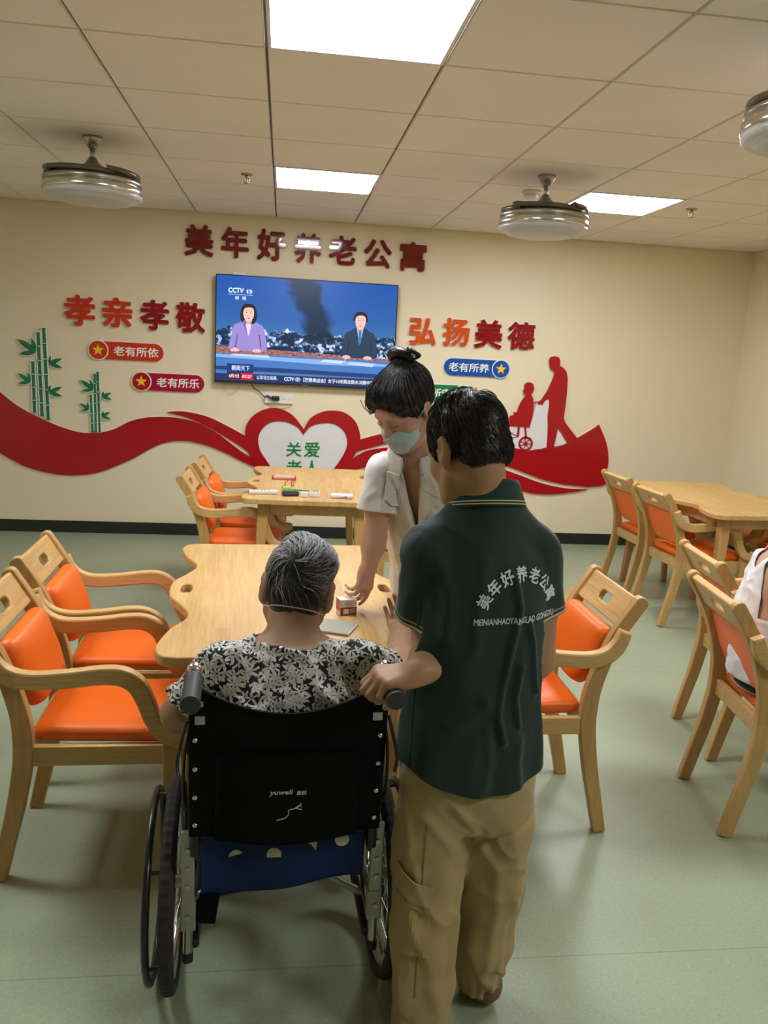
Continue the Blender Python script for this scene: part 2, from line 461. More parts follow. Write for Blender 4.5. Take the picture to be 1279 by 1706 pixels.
LEAFB = [((-1.499, 1.177),(-1.597, 1.247)),((-1.499, 1.181),(-1.52, 1.25)),((-1.499, 1.172),(-1.587, 1.162)),((-1.536, 1.017),(-1.604, 1.063)),((-1.536, 1.02),(-1.545, 1.074)),((-1.536, 1.012),(-1.599, 1.006)),((-1.43, 1.124),(-1.356, 1.156)),((-1.433, 1.127),(-1.415, 1.165)),((-1.43, 1.119),(-1.354, 1.103)),((-1.436, 0.968),(-1.367, 1.001)),((-1.436, 0.972),(-1.421, 1.009)),((-1.436, 0.963),(-1.363, 0.945))]
TV = [(-0.543, 2.127),(0.891, 2.113),(0.907, 1.273),(-0.542, 1.298)]
OUTLET = [(-0.142, 1.177),(0.086, 1.145)]
# ------------------------------------------------------------------ room shell
def slab(name, c, s, mat):
    return struct(MB().box(c, s).build(name, mat))
cx, cy = (XL+XR)/2, (YW+YF)/2
slab('floor', (cx, cy, -0.05), (XR-XL+0.4, YW-YF+0.4, 0.1), 'floor')
slab('wall_back', (cx, YW+0.06, ZC/2+0.05), (XR-XL+0.24, 0.12, ZC+0.1), 'wall')
slab('wall_front', (cx, YF-0.06, ZC/2+0.05), (XR-XL+0.24, 0.12, ZC+0.1), 'wall')
slab('wall_left', (XL-0.06, cy, ZC/2+0.05), (0.12, YW-YF, ZC+0.1), 'wall')
slab('wall_right', (XR+0.06, cy, ZC/2+0.05), (0.12, YW-YF, ZC+0.1), 'wall')
bh, bt = 0.098, 0.012
slab('baseboard_back', (cx, YW-bt/2, bh/2), (XR-XL, bt, bh), 'skirting')
slab('baseboard_left', (XL+bt/2, cy-bt/2, bh/2), (bt, YW-YF-bt, bh), 'skirting')
slab('baseboard_right', (XR-bt/2, cy-bt/2, bh/2), (bt, YW-YF-bt, bh), 'skirting')
slab('baseboard_front', (cx, YF+bt/2, bh/2), (XR-XL-2*bt, bt, bh), 'skirting')

slab('trim_1', (XR-0.012, 6.02, ZC/2), (0.024, 0.62, ZC), 'wall')
# panel cells: column, row of the ceiling grid; unseen ones are added for light
PANELS = [(1, 3), (1, -1), (4, 3), (4, -1), (4, -5), (-2, -1)]
def build_ceiling():
    m = MB()
    m.box((cx, cy, ZC+0.05), (XR-XL+0.2, YW-YF+0.2, 0.08), mi=1)
    c0 = math.floor((XL-TX0)/TILE); c1 = math.ceil((XR-TX0)/TILE)
    r0 = math.floor((YF-TY0)/TILE); r1 = math.ceil((YW-TY0)/TILE)
    g = 0.0035
    for c in range(c0, c1):
        for r in range(r0, r1):
            if (c, r) in PANELS: continue
            xa, xb = max(XL, TX0+c*TILE+g), min(XR, TX0+(c+1)*TILE-g)
            ya, yb = max(YF, TY0+r*TILE+g), min(YW, TY0+(r+1)*TILE-g)
            if xb-xa < 0.01 or yb-ya < 0.01: continue
            b = 0.004
            z0, z1 = ZC, ZC+0.012
            vs = [(xa, ya, z1), (xb, ya, z1), (xb, yb, z1), (xa, yb, z1),
                  (xa+b, ya+b, z0), (xb-b, ya+b, z0), (xb-b, yb-b, z0), (xa+b, yb-b, z0)]
            fs = [(4, 7, 6, 5), (0, 4, 5, 1), (1, 5, 6, 2), (2, 6, 7, 3), (3, 7, 4, 0)]
            m.add(vs, fs, 0)
    return struct(m.build('ceiling', ['ceil', 'ceil_gap']))
build_ceiling()

# ------------------------------------------------------------------ ceiling lights
def _panel_mat():
    t = NT('led_diffuser')
    t.set((0.9, 0.9, 0.9, 1), 0.4)
    t.b.inputs['Emission Color'].default_value = (*PANEL_COLOR, 1)
    t.b.inputs['Emission Strength'].default_value = PANEL_POWER
    return t.m
M['diffuser'] = _panel_mat()
M['frame_white'] = plain('white_aluminium', (0.75, 0.75, 0.75, 1), 0.35)
PANEL_LABEL = {(1, 3): 'square LED ceiling panel nearest the wall above the television',
               (1, -1): 'largest bright LED ceiling panel cut by the top edge of the photo',
               (4, 3): 'LED ceiling panel behind the right ceiling fan',
               (4, -1): 'LED ceiling panel out of view at the right, in line with the large one',  # invented lamp beyond the right edge of the view, adds light
               (4, -5): 'LED ceiling panel behind the photographer on the right',  # unseen lamp added behind the camera, keeps the right floor brighter
               (-2, -1): 'LED ceiling panel out of view on the left, in line with the large one'}  # lamp made up outside the view to light the left side
for (c, r) in PANELS:
    px, py = TX0+(c+0.5)*TILE, TY0+(r+0.5)*TILE
    t = thing('ceiling_light', PANEL_LABEL[(c, r)], 'ceiling light', (px, py, ZC), 0, 'square LED ceiling panels')
    h = TILE/2-0.006; w = 0.012
    m = MB()
    for sx, sy, lx, ly in ((0, h-w/2, 2*h, w), (0, -h+w/2, 2*h, w), (h-w/2, 0, w, 2*h-2*w), (-h+w/2, 0, w, 2*h-2*w)):
        m.box((sx, sy, 0.002), (lx, ly, 0.012))
    m.build('frame', 'frame_white', t)
    MB().box((0, 0, 0.004), (2*h-2*w, 2*h-2*w, 0.004)).build('diffuser', 'diffuser', t)

# ------------------------------------------------------------------ ceiling fans with folded blades
M['fan_blade'] = plain('smoked_blade', (0.085, 0.068, 0.045, 1), 0.22, spec=0.6)
M['fan_bowl'] = plain('opal_bowl', (0.50, 0.50, 0.49, 1), 0.3, var=0.01)
def make_fan(label, loc):
    t = thing('ceiling_fan', label, 'ceiling fan', loc, 0, 'ceiling fans with folded blades')
    MB().lathe([(0.001, 0), (0.050, 0), (0.048, -0.012), (0.030, -0.040), (0.016, -0.062), (0.001, -0.062)][::-1]).build('canopy', 'nickel', t)
    MB().lathe([(0.001, -0.055), (0.012, -0.055), (0.012, -0.115), (0.001, -0.115)][::-1], 16).build('stem', 'nickel', t)
    MB().lathe([(0.001, -0.100), (0.018, -0.100), (0.024, -0.112), (0.040, -0.132), (0.068, -0.150), (0.105, -0.165), (0.15, -0.172), (0.15, -0.19), (0.001, -0.19)][::-1], 40).build('bell', 'nickel', t)
    MB().lathe([(0.10, -0.176), (0.20, -0.178), (0.20, -0.182), (0.215, -0.205), (0.215, -0.215), (0.10, -0.215)][::-1], 48).build('motor_cover', 'nickel', t)
    # the four blades lie folded round the rim
    for k in range(4):
        m = MB(); rings = []
        a0 = k*PI/2+0.5; n = 18
        for i in range(n+1):
            a = a0+1.75*i/n; u = i/n
            ro = 0.246-0.014*u; wdt = 0.120*math.sin(min(1, u*3+0.15)*PI/2)*(1-0.45*u)
            ri = ro-wdt; zt = -0.176-0.010*u+0.014*k/4
            rings.append([(ro*math.cos(a), ro*math.sin(a), zt-0.026), (ro*math.cos(a), ro*math.sin(a), zt-0.004),
                          (ri*math.cos(a), ri*math.sin(a), zt+0.008), (ri*math.cos(a), ri*math.sin(a), zt+0.004)])
        m.loft(rings); m.build('blade', 'fan_blade', t)
        bx, by = 0.19*math.cos(a0+0.1), 0.19*math.sin(a0+0.1)
        MB().box((bx, by, -0.176), (0.05, 0.026, 0.006), (0, 0, a0+0.1)).build('blade_bracket', 'chrome', t, bevel=0.002)
    MB().lathe([(0.20, -0.205), (0.232, -0.207), (0.243, -0.212), (0.245, -0.222), (0.243, -0.230), (0.234, -0.234), (0.234, -0.238), (0.20, -0.238)][::-1], 64).build('upper_ring', 'nickel', t)
    MB().lathe([(0.20, -0.237), (0.238, -0.238), (0.247, -0.243), (0.249, -0.272), (0.246, -0.276), (0.20, -0.276)][::-1], 64).build('lower_ring', 'chrome', t)
    MB().lathe([(0.23, -0.272), (0.246, -0.277), (0.244, -0.292), (0.230, -0.300), (0.205, -0.304), (0.200, -0.312), (0.165, -0.321), (0.10, -0.328), (0.001, -0.331)][::-1], 64).build('lamp_bowl', 'fan_bowl', t)
    return t
make_fan('nickel ceiling fan lamp with folded blades, left of the title letters', (-1.00, 4.60, ZC))
make_fan('nickel ceiling fan lamp with folded blades, beside the right ceiling panel', (1.415, 4.63, ZC))
make_fan('ceiling fan lamp cut off by the right edge of the photo', (1.635, 2.50, ZC))

def make_sprinkler(label, x, y):
    t = thing('sprinkler_head', label, 'sprinkler', (x, y, ZC), 0, 'ceiling sprinkler heads')
    MB().lathe([(0.001, 0.002), (0.036, 0.002), (0.034, -0.006), (0.014, -0.010), (0.001, -0.010)][::-1], 24).build('escutcheon', 'brass', t)
    m = MB().lathe([(0.001, -0.008), (0.010, -0.008), (0.010, -0.024), (0.001, -0.024)][::-1], 16)
    m.tube([(0.010, 0, -0.02), (0.016, 0, -0.032), (0.006, 0, -0.050)], 0.0025, 8).tube([(-0.010, 0, -0.02), (-0.016, 0, -0.032), (-0.006, 0, -0.050)], 0.0025, 8)
    m.tube([(0, 0, -0.022), (0, 0, -0.050)], 0.0025, 8)
    m.build('frame_arms', 'brass', t)
    MB().lathe([(0.001, -0.048), (0.018, -0.049), (0.018, -0.052), (0.001, -0.052)][::-1], 20).build('deflector', 'brass', t)
make_sprinkler('small brass sprinkler head on the ceiling left of the near ceiling panel', -0.248, 5.226)
make_sprinkler('small brass sprinkler head on the ceiling right of the right ceiling panel', 2.56, 5.21)
t = thing('smoke_detector', 'round white smoke detector on the ceiling behind the right fan', 'smoke detector', (1.455, 5.055, ZC))
MB().lathe([(0.001, 0.0), (0.056, 0.0), (0.056, -0.012), (0.050, -0.020), (0.001, -0.020)][::-1], 32).build('base', 'white_plastic', t)
MB().lathe([(0.001, -0.018), (0.044, -0.020), (0.040, -0.040), (0.026, -0.048), (0.001, -0.049)][::-1], 32).build('sensor_cap', 'white_plastic', t)
# ------------------------------------------------------------------ wall decoration
def wall_plate(name, outlines, mat, depth, standoff, parent=None, bevel=0.0):
    vs, fs = curve_solid(outlines, depth, bevel)
    m = MB().add(vs, fs, 0, False, WALLM @ Matrix.Translation((0, 0, standoff)))
    return m.build(name, mat, parent)
def strip(top, bot, n=6):
    return catmull(top, n)+catmull(bot, n)[::-1]
def grow(ol, d):
    """outline moved outwards by d"""
    P = np.array(ol); N = len(P)
    A = 0.5*np.sum(P[:, 0]*np.roll(P[:, 1], -1)-np.roll(P[:, 0], -1)*P[:, 1])
    T = np.roll(P, -1, 0)-np.roll(P, 1, 0)
    L = np.linalg.norm(T, axis=1, keepdims=True)+1e-9
    Nn = np.stack([T[:, 1], -T[:, 0]], 1)/L*(1 if A > 0 else -1)
    return [tuple(map(float, q)) for q in P+Nn*d]

def ribbon(label, ol, so=0.006):
    r = wall_plate('wall_ribbon', [ol], 'red_ribbon', 0.010, so)
    tag(r, label, 'wall ribbon', 'red acrylic ribbons on the wall')
    wall_plate('ribbon_backing', [grow(ol, 0.006)], 'white_pvc', so-0.0005, 0.0003, r)
    return r
ribbon('broad red wave ribbon on the wall below the bamboo, running into the heart', strip(RIB_TOP, RIB_BOT))
ribbon('thin red ribbon on the wall above the broad one, left of the heart', strip(RIB2_TOP, RIB2_BOT), 0.0068)
ribbon('thin upper red ribbon on the wall right of the heart, beside the nurse', catmull(RIBR1[:4], 4)+catmull(RIBR1[4:], 4), 0.0068)
ribbon('lower red ribbon on the wall right of the heart, behind the nurse', catmull(RIBR2[:6], 4)+catmull(RIBR2[6:], 4), 0.0060)
boat = ribbon('large red boat-shaped ribbon end on the wall below the pushing silhouette', catmull(BOAT[:11], 4)+catmull(BOAT[11:17], 4)[1:]+catmull(BOAT[17:], 4), 0.0070)
ribbon('slim red keel ribbon under the boat-shaped ribbon on the wall', catmull(KEEL[:7], 4)+catmull(KEEL[7:], 4), 0.0062)

# the heart
h = wall_plate('wall_heart', [catmull(HEART[:14], 5)+catmull(HEART[13:]+HEART[:1], 5)[1:-1], catmull(HEART_IN[:12], 5)+catmull(HEART_IN[11:]+HEART_IN[:1], 5)[1:-1]], 'red_ribbon', 0.012, 0.010)
tag(h, 'red heart outline with a pale centre on the wall above the far table', 'wall heart')
wall_plate('heart_centre', [catmull(HEART_IN[:12], 5)+catmull(HEART_IN[11:]+HEART_IN[:1], 5)[1:-1]], 'pale_pvc', 0.010, 0.004, h)['label'] = 'pale white heart-shaped centre board'
for (c, x, z, w, hh) in HTEXT:
    vs, fs = text_solid(c, (w*0.92, hh*0.92), 0.004, 0.012)
    MB().add(vs, fs, 0, False, WALLM @ Matrix.Translation((x, z, 0.0142))).build('heart_lettering', 'green_sign', h)['label'] = 'green character %s on the heart' % c

# raised characters
def raised(c, x, z, w, hh, mat, label, cat, group, bold=0.034, depth=0.012, so=0.012, halo=0.008):
    vs, fs = text_solid(c, (w*0.97, hh*0.97), depth, bold)
    o = MB().add(vs, fs, 0, False, WALLM @ Matrix.Translation((x, z, so))).build('wall_character', mat)
    tag(o, label, cat, group)
    if halo:
        vs, fs = text_solid(c, (w*0.97+halo, hh*0.97+halo), so-0.001, bold+0.016)
        MB().add(vs, fs, 0, False, WALLM @ Matrix.Translation((x, z, 0.0005))).build('character_backing', 'white_pvc', o)['label'] = 'white edge board behind the character'
    return o
ORD = ['first', 'second', 'third', 'fourth', 'fifth', 'sixth', 'seventh']
for i, (c, x, z, w, hh) in enumerate(TITLE):
    raised(c, x, z, w, hh, 'maroon', 'glossy maroon character %s, %s of the title above the television' % (c, ORD[i]), 'wall character', 'title characters above the television', halo=0)
for i, (c, x, z, w, hh) in enumerate(MOTTO_L):
    raised(c, x, z, w, hh, 'orange_red' if i < 2 else 'deep_red', '%s character %s, %s of the motto left of the television' % ('orange-red' if i < 2 else 'dark red', c, ORD[i]), 'wall character', 'motto characters left of the television')
for i, (c, x, z, w, hh) in enumerate(MOTTO_R):
    raised(c, x, z, w, hh, 'orange_sign' if i < 2 else 'deep_red', '%s character %s, %s of the motto right of the television' % ('orange' if i < 2 else 'dark red', c, ORD[i]), 'wall character', 'motto characters right of the television')

# pill-shaped signs with a star disc
def pill_outline(x0, x1, z, h, n=14):
    r = h/2; o = []
    for k in range(n+1):
        a = -PI/2+PI*k/n; o.append((x1-r+r*math.cos(a), z+r*math.sin(a)))
    for k in range(n+1):
        a = PI/2+PI*k/n; o.append((x0+r+r*math.cos(a), z+r*math.sin(a)))
    return o
def circle(x, z, r, n=40):
    return [(x+r*math.cos(2*PI*k/n), z+r*math.sin(2*PI*k/n)) for k in range(n)]
def star(x, z, r):
    return [(x+(r if k % 2 == 0 else r*0.42)*math.sin(PI*k/5), z+(r if k % 2 == 0 else r*0.42)*math.cos(PI*k/5)) for k in range(10)]
def pill(i, text, mat, dmat, right, label):
    x, z, w, hh = PILLS[i]; dx, dz = PILLDISC[i]
    h = 0.140; R = 0.073
    x0, x1 = x-w/2, x+w/2
    if right: x1 = dx+R
    else: x0 = dx-R
    o = wall_plate('slogan_sign', [pill_outline(x0+0.01, x1-0.01, dz, h)], mat, 0.008, 0.008)
    tag(o, label, 'wall sign', 'pill-shaped slogan signs on the wall')
    wall_plate('sign_backing', [pill_outline(x0+0.004, x1-0.004, dz, h+0.012)], 'white_pvc', 0.0075, 0.0003, o)
    wall_plate('disc_rim', [circle(dx, dz, R+0.006)], 'white_pvc', 0.003, 0.0162, o)
    d = wall_plate('star_disc', [circle(dx, dz, R-0.002)], dmat, 0.003, 0.0194, o)
    wall_plate('star', [star(dx, dz, 0.047)], 'yellow', 0.002, 0.0226, d)['label'] = 'yellow five-pointed star'
    if right: ta, tb = x0+0.05, dx-R-0.03
    else: ta, tb = dx+R+0.045, x1-0.05
    vs, fs = text_solid(text, (tb-ta, 0.076), 0.0025, 0.018)
    MB().add(vs, fs, 0, False, WALLM @ Matrix.Translation(((ta+tb)/2, dz, 0.0162))).build('sign_lettering', 'white_pvc', o)['label'] = 'white lettering on the sign'
pill(0, '老有所依', 'orange_red', 'orange_red', False, 'orange-red pill-shaped sign with a star disc, upper one left of the television')
pill(1, '老有所乐', 'crimson', 'red_ribbon', False, 'crimson pill-shaped sign with a star disc, beside the lower left television corner')
pill(2, '老有所养', 'blue_sign', 'blue_sign', True, 'blue pill-shaped sign with a star disc right of the television')
pill(3, '老有所安', 'green_sign', 'green_sign', True, 'green pill-shaped sign half hidden between the heads of nurse and carer')

# bamboo
def bamboo(pts, leaves, segw, label):
    root = None
    stems = [(pts[0], pts[1]), (pts[2], pts[3]), (pts[4], pts[5])]
    w = segw
    parts = []
    for (xt, zt), (xb, zb) in stems:
        L = zt-zb; nseg = max(3, int(round(L/(w*3.4)))); ol = []
        for k in range(nseg):
            f0, f1 = k/nseg, (k+1)/nseg
            za, zc = zb+L*f0+w*0.10, zb+L*f1-w*0.10
            xa, xc = xb+(xt-xb)*f0, xb+(xt-xb)*f1
            mid = [(xa-w*0.50, za), (xa+w*0.50, za), (xa+w*0.36, za+w*0.4), (xc+w*0.36, zc-w*0.4), (xc+w*0.50, zc), (xc-w*0.50, zc), (xc-w*0.36, zc-w*0.4), (xa-w*0.36, za+w*0.4)]
            ol.append(mid)
        parts.append((ol, [(xb-w*0.62, zb), (xb+w*0.62, zb), (xt+w*0.62, zt+w*0.1), (xt-w*0.62, zt+w*0.1)]))
    def leaf(a, b, wd):
        a = np.array(a); b = np.array(b); d = b-a; L = np.linalg.norm(d); d /= L; nn = np.array([-d[1], d[0]])
        prof = [(0, 0.15), (0.25, 0.75), (0.5, 1.0), (0.75, 0.7), (1.0, 0.0)]
        up = [tuple(map(float, a+d*L*t+nn*wd*q)) for t, q in prof]
        dn = [tuple(map(float, a+d*L*t-nn*wd*q)) for t, q in prof[:-1]][::-1]
        return up+dn
    root = wall_plate('bamboo_panel', [parts[0][1]], 'white_pvc', 0.006, 0.0105)
    tag(root, label, 'bamboo decoration', 'bamboo cut-outs on the wall')
    for ol, back in parts[1:]:
        wall_plate('stalk_backing', [back], 'white_pvc', 0.006, 0.0105, root)
    for ol, back in parts:
        m = MB()
        for s in ol:
            vs, fs = curve_solid([s], 0.002)
            m.add(vs, fs, 0, False, WALLM @ Matrix.Translation((0, 0, 0.0167)))
        m.build('stalk', 'bamboo', root)
    for a, b in leaves:
        L = math.hypot(b[0]-a[0], b[1]-a[1])
        q = wall_plate('leaf', [leaf(a, b, L*0.15)], 'bamboo', 0.002, 0.0167, root)
        wall_plate('leaf_backing', [grow(leaf(a, b, L*0.15), 0.006)], 'white_pvc', 0.006, 0.0103, q)
bamboo(BAMA, LEAFA, 0.034, 'tall green bamboo cut-out at the far left of the wall')
bamboo(BAMB, LEAFB, 0.024, 'small green bamboo cut-out on the wall under the crimson sign')

# silhouette of a walker pushing a wheelchair
s = wall_plate('wall_silhouette', [WALKER], 'red_ribbon', 0.008, 0.0185)
tag(s, 'red cut-out of a standing man pushing a seated figure, on the right of the wall', 'wall silhouette')
wall_plate('seated_figure', [SITTER], 'red_ribbon', 0.008, 0.0185, s)
wall_plate('silhouette_backing', [BACKING], 'pale_pvc', 0.0012, 0.0172, s)['label'] = 'pale board showing between the red figures'
wall_plate('silhouette_backing', [BACKING2], 'pale_pvc', 0.0012, 0.0172, s)['label'] = 'pale board showing between the walker legs'
def wl(p, d): return (p[0], YW-d, p[1])
MB().bar([wl(q, 0.0225) for q in HANDLE], 0.008, 0.008, (0, 1, 0)).build('push_handle', 'red_ribbon', s)
MB().bar([wl(q, 0.0225) for q in FRAME], 0.008, 0.007, (0, 1, 0)).build('footrest', 'red_ribbon', s)
wx, wz = WHEEL[0]; wr = WHEEL[1][0]-wx
ws = wall_plate('cut_out_wheel', [circle(wx, wz, wr), circle(wx, wz, wr*0.74)], 'red_ribbon', 0.008, 0.0185, s)
wall_plate('wheel_hub', [circle(wx, wz, wr*0.26, 20)], 'red_ribbon', 0.008, 0.0185, ws)
m = MB()
for k in range(7):
    a = 2*PI*k/7
    m.bar([wl((wx+wr*0.2*math.cos(a), wz+wr*0.2*math.sin(a)), 0.0225), wl((wx+wr*0.8*math.cos(a), wz+wr*0.8*math.sin(a)), 0.0225)], 0.007, 0.006, (0, 1, 0))
m.build('wheel_spokes', 'red_ribbon', ws)
wall_plate('front_wheel', [circle(FRONTW[0][0], FRONTW[0][1], 0.026, 24), circle(FRONTW[0][0], FRONTW[0][1], 0.016, 24)], 'red_ribbon', 0.008, 0.0185, s)

# ------------------------------------------------------------------ television
TX, TZ, TW, TH = 0.1795, 1.7025, 1.448, 0.842
tv = thing('television', 'large wall-mounted television showing two newsreaders', 'television', (TX, YW, TZ))
TVY = -0.066          # face of the screen relative to the wall
MB().box((0, -0.045, 0), (TW-0.012, 0.040, TH-0.012)).build('housing', 'black_plastic', tv, bevel=0.004)
MB().box((0, -0.014, 0.02), (0.42, 0.024, 0.36)).build('wall_bracket', 'grey_plastic', tv, bevel=0.003)
m = MB(); b = 0.0075
for c, sz in (((0, -0.0645, TH/2-b/2), (TW, 0.009, b)), ((0, -0.0645, -TH/2+0.008), (TW, 0.009, 0.016)), ((-TW/2+b/2, -0.0645, 0), (b, 0.009, TH)), ((TW/2-b/2, -0.0645, 0), (b, 0.009, TH))):
    m.box(c, sz)
m.build('bezel', 'black_plastic', tv)
vs, fs = text_solid('Hisense', (0.034, 0.0045), 0.0006, 0.01)
MB().add(vs, fs, 0, False, Matrix(((1, 0, 0, 0.0), (0, 0, -1, -0.0692), (0, 1, 0, -TH/2+0.008), (0, 0, 0, 1)))).build('maker_badge', 'white_plastic', tv)['label'] = 'tiny pale maker badge on the lower bezel'

SW, SH = TW-2*b, TH-b-0.016     # visible picture
SZ = (0.016-b)/2                # its centre
EM = 0.36
def scr(name, c, s=1.0):
    k = 'tv_'+name
    if k not in M: M[k] = emit(k, c, EM*s)
    return k
def screen_background():
    """sky over a town, its smoke column and the brown field, as shown on the screen"""
    t = NT('tv_background')
    v = t.coord('Generated')
    sx = t.n('ShaderNodeSeparateXYZ'); t.l(v, sx.inputs[0])
    X, Z = sx.outputs[0], sx.outputs[2]
    sky = t.ramp(Z, [(0.42, rgb(62, 110, 165)), (0.62, rgb(42, 92, 160)), (1.0, rgb(28, 78, 160))])
    town_n = t.n('ShaderNodeTexVoronoi', feature='F1', distance='CHEBYCHEV')
    mp = t.n('ShaderNodeMapping'); mp.inputs['Scale'].default_value = (64, 1, 40); t.l(v, mp.inputs[0])
    t.l(mp.outputs[0], town_n.inputs['Vector']); town_n.inputs['Scale'].default_value = 1.0
    wn = t.n('ShaderNodeTexWhiteNoise'); t.l(town_n.outputs['Color'], wn.inputs['Vector'])
    big = t.noise(t.coord('Generated', (9, 1, 14)), 1.0, 3)
    lum = t.math('MULTIPLY', wn.outputs['Value'], t.ramp(big, [(0.40, (0.25, 0.25, 0.25)), (0.60, (1, 1, 1))]))
    town = t.ramp(lum, [(0.15, rgb(14, 38, 68)), (0.35, rgb(40, 74, 116)), (0.5, rgb(128, 156, 196)), (0.8, rgb(212, 216, 232))])
    edge = t.math('ADD', 0.50, t.math('MULTIPLY', t.math('SUBTRACT', t.noise(t.coord('Generated', (22, 1, 0.1)), 1.0, 3), 0.5), 0.22))
    c = t.mix(t.math('LESS_THAN', Z, edge), sky, town)
    # smoke column
    wob = t.math('MULTIPLY', t.math('SUBTRACT', t.noise(t.coord('Generated', (7, 1, 7)), 1.0, 3), 0.5), 0.16)
    xc = t.math('ADD', 0.595, t.math('MULTIPLY', t.math('SUBTRACT', Z, 0.4), -0.22))
    dist = t.math('ABSOLUTE', t.math('ADD', t.math('SUBTRACT', X, xc), wob))
    wid = t.math('MULTIPLY', t.math('SUBTRACT', dist, 0.082), 22.0)
    sm = t.math('MULTIPLY', t.math('SUBTRACT', 1.0, t.math('MINIMUM', 1.0, t.math('MAXIMUM', 0.0, t.math('ADD', wid, 0.5)))), t.math('GREATER_THAN', Z, 0.40))
    c = t.mix(t.math('MULTIPLY', sm, 0.93), c, rgb(14, 38, 60))
    # brown field at the foot of the town
    fld = t.ramp(t.noise(t.coord('Generated', (60, 1, 60)), 1.0, 4), [(0.3, rgb(84, 52, 50)), (0.7, rgb(186, 128, 120))])
    c = t.mix(t.math('LESS_THAN', Z, t.math('ADD', 0.335, t.math('MULTIPLY', X, -0.05))), c, fld)
    t.set((0, 0, 0, 1), 0.25)
    t.l(c, t.b.inputs['Emission Color'])
    t.b.inputs['Emission Strength'].default_value = EM
    return t.m
M['tv_background'] = screen_background()
scn = MB().box((0, TVY+0.0005, SZ), (SW, 0.001, SH)).build('screen', 'tv_background', tv)
scn['label'] = 'lit television picture'
def spt(u, v, d):           # u, v in 0..1 of the picture, v down; d = layer
    return ((u-0.5)*SW, TVY-0.0002*d, SZ+(0.5-v)*SH)
def shape(name, pts, col, layer, smooth=0, s=1.0, grp='screen_picture'):
    P = catmull(pts, smooth, True) if smooth else pts
    vs, fs = curve_solid([[((u-0.5)*SW, (0.5-v)*SH) for u, v in P]], 0.00012)
    MB().add(vs, fs, 0, False, Matrix(((1, 0, 0, 0), (0, 0, -1, TVY-0.0002*layer), (0, 1, 0, SZ), (0, 0, 0, 1)))).build(name, scr('%d_%d_%d' % col, rgb(*col), s), scn)
def stext(s, u, v, w, h, col, layer, bold=0.012, shear=0.0, s_=1.0):
    vs, fs = text_solid(s, (w*SW, h*SH), 0.00012, bold, shear=shear)
    MB().add(vs, fs, 0, False, Matrix(((1, 0, 0, (u-0.5)*SW), (0, 0, -1, TVY-0.0002*layer), (0, 1, 0, SZ+(0.5-v)*SH), (0, 0, 0, 1)))).build('screen_text', scr('%d_%d_%d' % col, rgb(*col), s_), scn)
# desk
shape('screen_desk', [(0, 0.735), (0.28, 0.735), (0.62, 0.735), (1, 0.742), (1, 1), (0, 1)], (62, 112, 178), 1)
shape('screen_desk_edge', [(0, 0.745), (0.45, 0.75), (0.80, 0.755), (1, 0.77), (1, 0.79), (0.62, 0.80), (0.3, 0.785), (0, 0.775)], (128, 165, 220), 2)
shape('screen_desk_band', [(0, 0.86), (0.3, 0.855), (1, 0.87), (1, 0.91), (0.4, 0.90), (0, 0.895)], (22, 52, 110), 2)
shape('screen_desk_band', [(0, 0.93), (1, 0.915), (1, 1), (0, 1)], (16, 44, 96), 3)
shape('screen_paper', [(0.07, 0.755), (0.10, 0.735), (0.29, 0.738), (0.30, 0.762)], (178, 200, 236), 3)
shape('screen_paper', [(0.58, 0.775), (0.60, 0.748), (0.72, 0.752), (0.70, 0.782)], (190, 208, 240), 3)
shape('screen_paper', [(0.73, 0.785), (0.75, 0.76), (0.89, 0.768), (0.88, 0.80)], (176, 198, 236), 3)
